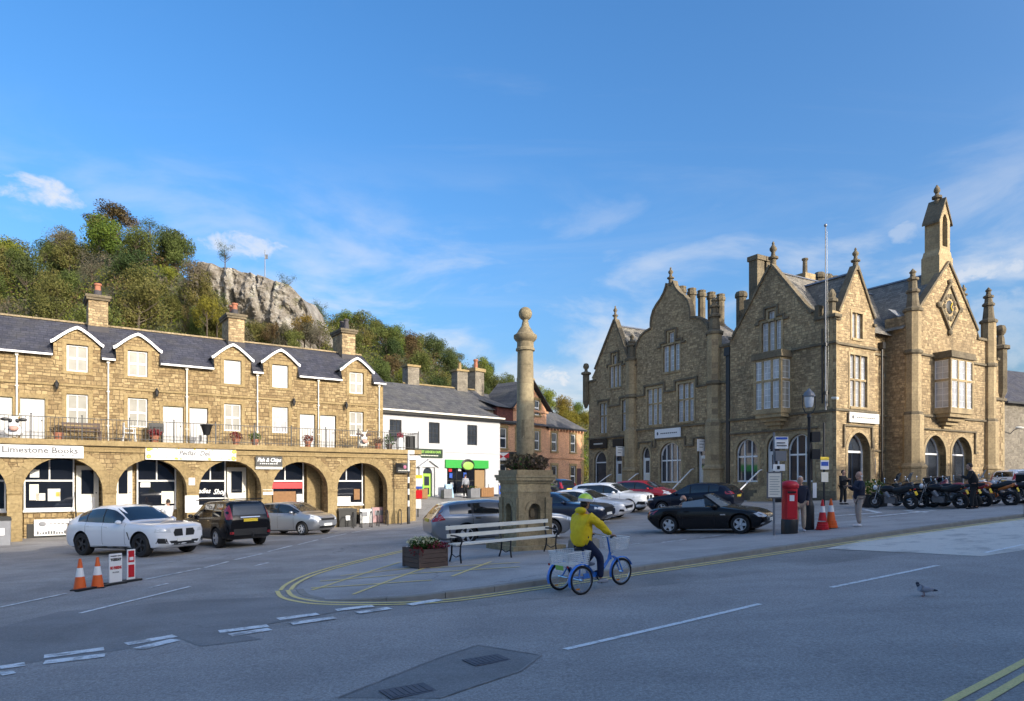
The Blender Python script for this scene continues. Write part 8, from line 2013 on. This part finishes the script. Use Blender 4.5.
def parking_boards():
	a = gpix(72, 592); b = gpix(136, 580); a = Vector(a); b = Vector(b); rz = math.atan2(b.y - a.y, b.x - a.x)
	def board(px, py, w, h, label, kind):
		p = gpix(px, py); S = thing('parking_board', label, 'sign', (p[0], p[1], gz(*p) + .0), rz - R(12)); 
		q = MB(); q.box(-.2, .2, -.12, .12, 0, .05); q.build('foot', M['cardark'], S)
		q = MB(); q.box(-w / 2, w / 2, -.012, .012, .05, h); q.build('panel', M['white'], S)
		if kind == 'white':
			q = MB(); q.box(-w / 2 + .02, w / 2 - .02, -.016, -.012, h - .11, h - .10); q.build('rule', M['signtext'], S)
			text_mesh('MARKET DAY', .04, M['signtext'], 'lettering', S, (0, -.016, h - .055), width=w * .85)
			text_mesh('TUESDAY', .07, M['signblack'], 'lettering', S, (0, -.016, h - .14), width=w * .85, bold=.003)
			text_mesh('NO PARKING', .09, M['red'], 'lettering', S, (0, -.016, h - .32), width=w * .9, bold=.004)
			text_mesh('PLEASE', .04, M['signtext'], 'lettering', S, (0, -.016, h - .42), width=w * .5)
		else:
			q = MB(); q.box(-w / 2 + .025, w / 2 - .025, -.016, -.012, h * .60, h - .03); q.box(-w / 2 + .025, w / 2 - .025, -.016, -.012, .10, h * .52); q.build('red_panel', M['red'], S)
			q = MB(); q.box(-w / 2 + .05, w / 2 - .05, -.019, -.016, h * .66, h * .76); q.build('white_strip', M['white'], S)
	board(115.5, 584.5, .30, .69, 'white no parking board standing between the cones and the red board', 'white'); board(131, 581.5, .20, .74, 'narrow red and white board beside the white no parking board', 'red')
	S = thing('cone_base_bar', 'flat black rubber bar lying under the cones and parking boards', 'base', ((a.x + b.x) / 2, (a.y + b.y) / 2, gz((a.x + b.x) / 2, (a.y + b.y) / 2)), rz)
	q = MB(); L = (b - a).length; q.box(-L / 2, L / 2 - .6, -.16, -.06, .004, .05); q.build('bar', M['cardark'], S)
parking_boards()
def post_sign(name, label, px, py, parts, h, r=.03, mat='iron', cat='sign post', rz=0.0, z=None):
	p = gpix(px, py); S = thing(name, label, cat, (p[0], p[1], pave_z(*p)), rz)
	q = MB(); q.cyl((0, 0, 0), (0, 0, h), r, n=8); q.build('post', M[mat], S, 40)
	for k, (nm, x0, x1, z0, z1, m) in enumerate(parts): q = MB(); q.box(x0, x1, -r - .03 - .006 * k, -r - .005, z0, z1); q.build(nm, M[m], S)
	return S
S = post_sign('bus_stop', 'bus stop post with timetable case and flag signs left of the pillar box', 774, 537, [('timetable_case', -.24, .22, 1.12, 1.92, 'signtext'), ('timetable', -.20, .18, 1.16, 1.88, 'cream'), ('flag_sign', .0, .40, 2.62, 2.98, 'white'), ('flag_sign', -.05, .30, 1.95, 2.15, 'white'), ('flag_band', .03, .37, 2.90, 2.96, 'blue'), ('flag_sign', .02, .34, 2.25, 2.55, 'lead'), ('stop_number', .06, .14, 2.0, 2.1, 'signblack')], 3.12, .035, 'lead')
q = MB()
for k in range(8): q.box(-.16, .10 + .04 * (k % 2), -.078, -.070, 1.24 + k * .075, 1.255 + k * .075)
q.build('timetable_print', M['lead'], S)
q = MB(); q.box(.05, .35, -.094, -.088, 2.70, 2.73); q.box(.05, .30, -.094, -.088, 2.78, 2.81); q.build('small_print', M['signtext'], S)
def pillar_box():
	p = gpix(789.5, 535); S = thing('pillar_box', 'red cylindrical pillar box with black base', 'post box', (p[0], p[1], pave_z(*p)), R(-95))
	q = MB(); q.lathe([(.245, -.05), (.245, .42), (.235, .44)], 24); q.build('base', M['signblack'], S, 40)
	q = MB(); q.lathe([(.228, .44), (.228, 1.38)], 24); q.build('body', M['red'], S, 40)
	q = MB(); q.lathe([(.228, 1.38), (.262, 1.40), (.275, 1.44), (.275, 1.50), (.25, 1.53), (.20, 1.585), (.10, 1.62), (.02, 1.625)], 24); q.build('cap', M['red'], S, 40)
	q = MB(); q.box(.20, .245, -.12, .12, 1.24, 1.30); q.build('posting_slot', M['signblack'], S); q = MB(); q.box(.215, .24, -.07, .07, 1.00, 1.18); q.build('collection_plate', M['white'], S)
	q = MB(); q.box(.21, .237, -.14, .14, .48, 1.22); q.build('door', M['red'], S)
pillar_box()
def lamp_post():
	p = gpix(809, 531); S = thing('street_lamp', 'black ornate lamp post with glass lantern by the hall corner', 'street lamp', (p[0], p[1], pave_z(*p)), 0); I = M['iron']
	q = MB(); q.lathe([(.16, 0), (.16, .75), (.13, .85), (.10, .95), (.08, 1.2), (.06, 1.3), (.055, 2.4), (.075, 2.45), (.05, 2.55), (.045, 3.55), (.07, 3.6), (.05, 3.66), (.06, 3.72)], 12); q.build('column', I, S, 40)
	q = MB()
	for s in (-1, 1): q.tube([(0, 0, 3.68), (.12 * s, 0, 3.74), (.20 * s, 0, 3.9), (.20 * s, 0, 4.30)], .016, 6)
	q.build('yoke', I, S, 60)
	q = MB(); q.lathe([(.09, 3.90), (.13, 3.97), (.145, 4.18), (.145, 4.25)], 14); q.build('lantern_glass', M['lamp'], S, 60)
	q = MB(); q.lathe([(.18, 4.24), (.185, 4.29), (.14, 4.38), (.07, 4.44), (.04, 4.48), (.01, 4.52)], 14); q.build('lantern_cap', M['lead'], S, 60)
	for z0 in (2.9, 2.35): q = MB(); q.box(.05, .32, -.10, .10, z0 - .1, z0 + .22); q.build('control_box', I, S)
	q = MB(); q.box(.08, .20, -.10, -.08, 1.02, 1.5); q.build('notice', M['white'], S)
lamp_post()
S = post_sign('sign_post', 'black post with yellow blue and white notices in front of the hall corner', 824, 506, [('notice', -.2, .2, 1.75, 2.2, 'white'), ('notice_band', -.2, .2, 2.2, 2.35, 'yellow'), ('notice_blue', -.17, .17, 1.92, 2.12, 'blue'), ('lower_notice', -.16, .16, 1.15, 1.62, 'cream')], 4.0, .05)
def zebra_post():
	p = gpix(408.5, 524); S = thing('striped_post', 'black and white striped post with white finger signs at the end of the terrace', 'sign post', (p[0], p[1], gz(*p)), 0)
	n = 12; h = 3.9
	for k in range(n): q = MB(); q.cyl((0, 0, h * k / n), (0, 0, h * (k + 1) / n), .055, n=10); q.build('stripe', M['white'] if (k % 2 or k > 8) else M['signblack'], S, 40)
	q = MB(); q.prism([(.0, 3.55), (.62, 3.55), (.72, 3.67), (.62, 3.79), (.0, 3.79)], -.075, -.055); q.build('finger_sign', M['white'], S)
	q = MB(); q.prism([(-.02, 3.86), (.34, 3.86), (.34, 4.08), (-.02, 4.08)], -.075, -.055); q.build('finger_sign', M['white'], S)
	q = MB(); q.lathe([(.09, 0), (.09, .9), (.06, .95)], 10); q.build('sleeve', M['signblack'], S, 40)
zebra_post()
post_sign('sign_post', 'short post with yellow and blue, red and white notices right of the striped post', 418, 517, [('blue_notice', -.26, .26, 1.75, 2.45, 'white'), ('yellow_band', -.26, .26, 2.3, 2.5, 'yellow'), ('blue_band', -.26, .26, 1.68, 1.82, 'blue'), ('red_notice', -.22, .26, 1.10, 1.6, 'red'), ('white_notice', -.18, .2, .5, 1.06, 'white')], 2.5, .04)
def hoops():
	for i, (px, py) in enumerate(((353, 528), (361, 527.5), (371, 527), (378, 526), (387, 525), (400, 524))):
		p = gpix(px, py); S = thing('cycle_stand', 'black hoop cycle stand, number %s from the left in front of the last arch' % ('one', 'two', 'three', 'four', 'five', 'six')[i], 'cycle stand', (p[0], p[1], gz(*p)), R(35 + 75), 'hoop cycle stands'); q = MB(); q.tube([(-.36, 0, -.05), (-.36, 0, .62), (-.28, 0, .76), (-.1, 0, .82), (.1, 0, .82), (.28, 0, .76), (.36, 0, .62), (.36, 0, -.05)], .03, 8); q.build('hoop', M['iron'], S, 60)
		q = MB(); q.cyl((-.36, 0, 0), (-.36, 0, .02), .07, n=10); q.build('foot_plate', M['iron'], S); q = MB(); q.cyl((.36, 0, 0), (.36, 0, .02), .07, n=10); q.build('foot_plate', M['iron'], S)
hoops()
def bin_(px, py, w, d, h, rz, label, body, lid):
	p = gpix(px, py); S = thing('litter_bin', label, 'bin', (p[0], p[1], gz(*p)), rz)
	q = MB(); q.prism([(-w / 2, 0), (w / 2, 0), (w / 2 * 1.04, h * .86), (-w / 2 * 1.04, h * .86)], -d / 2, d / 2); q.build('body', body, S)
	q = MB(); q.prism([(-w / 2 * 1.1, h * .86), (w / 2 * 1.1, h * .86), (w / 2 * 1.05, h * .97), (w / 2 * .6, h), (-w / 2 * .6, h), (-w / 2 * 1.05, h * .97)], -d / 2 * 1.1, d / 2 * 1.1); q.build('lid', lid, S)
	q = MB(); q.box(-.12, .12, -d / 2 - .02, -d / 2, h * .35, h * .6); q.build('label_plate', M['white'], S)
bin_(346, 526.5, .95, .6, 1.0, R(33), 'large black bin standing before the pier of the last arch', M['signblack'], M['signblack']); bin_(1, 545, .62, .62, 1.15, R(35), 'grey metal litter bin with black lid cut off by the left edge', M['lead'], M['cardark'])
def boards_by_arch():
	for (px, py, w, h, m, lab) in ((366, 524, .8, .85, 'white', 'white notice board leaning behind the hoops at the last arch'), (382, 523, 1.3, .9, 'pink', 'wide pinkish board leaning behind the hoops at the last arch')):
		if 'pink' not in M: M['pink'] = plain('faded_red_board', (.42, .25, .25), .6, var=.3, scale=5)
		p = gpix(px, py); S = thing('display_board', lab, 'sign', (p[0], p[1], gz(*p)), R(35)); q = MB(); q.box(-w / 2, w / 2, -.03, .03, .05, h); q.build('panel', M[m], S)
		q = MB(); q.box(-w / 2, -w / 2 + .05, -.05, .05, 0, h); q.box(w / 2 - .05, w / 2, -.05, .05, 0, h); q.build('frame', M['lead'], S)
		q = MB(); q.box(-w * .35, w * .1, -.04, -.03, h * .5, h * .8); q.build('print', M['lead'], S)
boards_by_arch()
# banner on the railings under the first arch
o = thing('banner', 'white printed banner tied across the basement grille of the bookshop arch', 'banner', TERRACE.matrix_basis @ Vector((1.0, 1.2, -.38)), TERRACE.rotation_euler.z)
q = MB(); q.box(-.85, .75, -.02, 0, 0, .72); q.build('sheet', M['white'], o)
q = MB(); q.ball((-.55, -.025, .52), .14, (1, .08, .8), 8); q.build('print', M['lead'], o)
q = MB()
for k in range(6): q.box(-.3 + k * .15, -.3 + k * .15 + .11, -.026, -.02, .5, .54)
for k in range(14): q.box(-.75 + k * .1, -.75 + k * .1 + .07, -.026, -.02, .06, .06 + rnd.uniform(.05, .16))
q.build('printed_lines', M['signtext'], o, kind='stuff')
# flagpole on the hall corner
def flagpole():
	S = thing('flagpole', 'tall white flagpole fixed to the corner of the hall', 'flagpole', HALL.matrix_basis @ Vector((-.52, .22, 6.0)), HALL_ANG)
	q = MB(); q.cyl((0, 0, 0), (0, 0, 10.3), .045, .025, 10); q.build('pole', M['lead'], S, 40); q = MB(); q.ball((0, 0, 10.25), .09, n=8); q.build('truck', M['lead'], S)
	for z0 in (.9, 3.6): q = MB(); q.box(0, .28, -.03, .03, z0, z0 + .08); q.cyl((0, 0, z0 - .05), (0, 0, z0 + .13), .1, n=8); q.build('bracket', M['iron'], S)
	q = MB(); q.tube([(0, -.1, .2), (.1, -.1, 3), (.06, -.05, 10)], .008, 4); q.build('halyard', M['cream'], S)
	o = thing('security_camera', 'small white security camera under the flagpole on the hall corner', 'camera', HALL.matrix_basis @ Vector((-.35, .1, 6.6)), HALL_ANG); q = MB(); q.cyl((0, -.5, 0), (.1, -.1, .05), .08, n=10); q.build('housing', M['cream'], o); q = MB(); q.cyl((.1, -.1, .05), (.35, .0, .1), .03, n=6); q.build('bracket', M['iron'], o)
flagpole()
# balcony things
def on_balcony(u, d, name, label, cat): return thing(name, label, cat, TERRACE.matrix_basis @ Vector((u, d, 3.84)), TERRACE.rotation_euler.z)
POTS = [(1.0, 'terracotta window trough with dry flowers below the first dormer'), (4.75, 'trough of red leaves between the white chair and the pair of doors'), (8.35, 'dark red potted plant at the middle of the balcony'), (9.25, 'small green pot plant by the middle downpipe'), (11.95, 'pot of reddish flowers in front of the white door below the fourth dormer'), (15.9, 'pot of brown grasses near the right end of the balcony'), (16.6, 'green potted shrub at the right end of the upper wall')]
for i, (u, lab) in enumerate(POTS):
	S = on_balcony(u, .05, 'flower_pot', lab, 'flower pot'); q = MB(); q.lathe([(.13, 0), (.18, .24), (.2, .25), (.2, .3)], 12); q.build('pot', M['pot'] if i != 6 else M['wood'], S, 40)
	foliage_clump('plant', S, (0, 0, .45), (.34, .2, .2 if i != 6 else .45), 240, .09, M['leaf_red'] if i in (1, 2, 4) else M['leaf_brown'] if i in (0, 5) else M['leaf_green'], i)
S = on_balcony(1.9, .75, 'garden_bench', 'dark wooden garden bench on the balcony below the first dormer window', 'bench')
for (y0, z0) in ((-.2, .42), (-.05, .42), (.1, .42)): q = MB(); q.box(-.75, .75, y0, y0 + .12, z0, z0 + .04); q.build('seat_slat', M['wood'], S)
for z0 in (.58, .74): q = MB(); q.box(-.75, .75, .26, .30, z0, z0 + .1); q.build('back_slat', M['wood'], S)
for x in (-.7, .7): q = MB(); q.box(x - .04, x + .04, -.2, -.14, 0, .42); q.box(x - .04, x + .04, .24, .30, 0, .85); q.box(x - .035, x + .035, -.2, .28, .36, .42); q.build('leg', M['wood'], S)
S = on_balcony(3.75, .55, 'garden_chair', 'white plastic garden chair on the balcony below the second dormer', 'chair')
q = MB(); q.box(-.25, .25, -.25, .25, .40, .44); q.build('seat', M['white'], S); q = MB(); q.box(-.25, -.20, -.25, .25, .44, .88); q.build('backrest', M['white'], S)
for sx in (-1, 1):
	for sy in (-1, 1): q = MB(); q.cyl((.22 * sx, .22 * sy, .4), (.26 * sx, .26 * sy, 0), .025, n=6); q.build('leg', M['white'], S)
for sy in (-1, 1): q = MB(); q.box(-.24, .25, sy * .26 - .03, sy * .26 + .03, .62, .65); q.box(.2, .24, sy * .26 - .02, sy * .26 + .02, .42, .62); q.build('armrest', M['white'], S)
S = on_balcony(4.9, .8, 'barbecue', 'dark square barbecue box standing by the pair of white balcony doors', 'barbecue'); q = MB(); q.box(-.3, .3, -.25, .25, .5, .95); q.build('box', M['cardark'], S)
for sx in (-.25, .25): q = MB(); q.box(sx - .03, sx + .03, -.2, .2, 0, .5); q.build('leg', M['cardark'], S)
S = on_balcony(6.95, -.15, 'bucket_figure', 'black bucket figure with a stick hung on the balcony railing', 'decoration'); q = MB(); q.lathe([(.14, .42), (.26, .86), (.29, .90), (.27, .92)], 14); q.build('bucket', M['cardark'], S, 40); q = MB(); q.cyl((.0, 0, .9), (.08, 0, 1.55), .015, n=5); q.build('stick', M['wood'], S); q = MB(); q.box(-.3, -.22, -.05, .05, .1, .4); q.build('foot', M['cardark'], S)
def cow(u, label, spots, base):
	S = on_balcony(u, -.12, 'cow_head_decoration', label, 'decoration')
	q = MB(); q.ball((0, 0, .62), .26, (.8, .5, 1.15), 12); q.build('head', base, S, 60); q = MB(); q.ball((0, -.16, .40), .17, (1.05, .6, .7), 10); q.build('muzzle', plain('pink_muzzle', (.5, .30, .24), .7), S, 60)
	for s in (1, -1):
		q = MB(); q.ball((.30 * s, 0, .78), .15, (1.1, .25, .5), 8); q.build('ear', spots, S, 60); q = MB(); q.ball((.11 * s, -.10, .72), .07, (1.2, .5, 1.3), 8); q.build('eye_patch', spots, S, 60)
		q = MB(); q.tube([(.12 * s, 0, .88), (.2 * s, 0, .98), (.19 * s, 0, 1.06)], [.03, .025, .008], 6); q.build('horn', M['cream'], S)
	q = MB(); q.ball((0, .1, .3), .34, (1.0, .4, .8), 10); q.build('body', base, S, 60)
cow(-.55, 'black and white model cow head on the balcony railing above the bookshop sign', M['signblack'], M['white']); cow(15.0, 'pale pinkish model cow on the balcony railing below the last dormer', M['wood'], M['cream'])
S = on_balcony(17.3, .1, 'flower_pot_figure', 'white figure with a pink flower head at the right end of the balcony', 'decoration'); q = MB(); q.lathe([(.22, 0), (.24, .35), (.16, .62), (.1, .7)], 12); q.build('body', M['white'], S, 40); foliage_clump('flower_head', S, (0, 0, .84), (.2, .2, .18), 260, .08, M['leaf_pink'], 3)
S = on_balcony(18.05, .3, 'slatted_tub', 'dark slatted tub at the far right corner of the balcony', 'tub'); 
for k in range(10): a = 2 * math.pi * k / 10; q = MB(); q.obox(Matrix.Translation((.26 * math.cos(a), .26 * math.sin(a), .42)) @ Matrix.Rotation(a, 4, 'Z'), .03, .15, .8); q.build('stave', M['cardark'], S)
# flower tubs and low railing at the foot of the hall
for (px, py, lab) in ((783, 502, 'dark tub of yellow and green flowers behind the bus stop'), (874, 507, 'tub of green plants with white flowers behind the bald man'), (613, 494, 'small clipped green shrub by the far hall window')):
	p = gpix(px, py); S = thing('plant_tub', lab, 'planter', (p[0], p[1], gz(*p)), R(30)); q = MB(); q.prism([(-.5, 0), (.5, 0), (.56, .55), (-.56, .55)], -.3, .3); q.build('tub', M['cardark'], S)
	foliage_clump('plants', S, (0, 0, .85), (.6, .34, .4), 420, .11, M['leaf_green'], px); foliage_clump('flowers', S, (0, 0, .95), (.55, .3, .3), 60, .09, M['leaf_cream'] if px > 800 else M['yellow'], px + 1)
def pigeon():
	p = gpix(924, 596.5); S = thing('pigeon', 'grey pigeon with dark head and wing tips walking on the road', 'pigeon', (p[0], p[1], gz(*p)), R(172))
	G_ = plain('pigeon_grey', (.36, .36, .40), .8, var=.2, scale=30); DK = plain('pigeon_dark', (.05, .055, .075), .7, var=.2, scale=30)
	n = {'tail': (-.13, 0, .095, (.030, .012)), 'rump': (-.07, 0, .105, (.042, .035)), 'body': (0, 0, .115, (.060, .056)), 'breast': (.055, 0, .13, (.045, .048)), 'neck': (.082, 0, .17, .028), 'head': (.098, 0, .205, .024), 'beak': (.124, 0, .198, .007)}
	ks = list(n); b = skin_mesh('body', n, list(zip(ks[:-1], ks[1:])), 'body', G_); link(b, 'body', S)
	q = MB(); q.ball((.096, 0, .205), .027, (1.05, .9, 1), 10); q.ball((.085, 0, .175), .031, (.9, .9, 1.0), 10); q.build('head_feathers', DK, S, 60)
	for s in (1, -1):
		q = MB(); q.ball((-.03, .052 * s, .118), .07, (1.35, .22, .55), 10); q.build('wing', G_, S, 60); q = MB(); q.ball((-.115, .035 * s, .105), .05, (1.5, .3, .35), 8); q.build('wing_tip', DK, S, 60)
		q = MB(); q.tube([(.0, .022 * s, .07), (.005, .024 * s, .012)], .005, 5)
		for a in (-.5, 0, .5): q.tube([(.005, .024 * s, .008), (.005 + .035 * math.cos(a), .024 * s + .035 * math.sin(a), .004)], .003, 4)
		q.build('leg', plain('pigeon_leg', (.35, .10, .08), .7), S)
pigeon()
S = thing('wing_mirror', 'white car mirror poking in at the left edge', 'mirror', (0, 0, 0)) if False else None
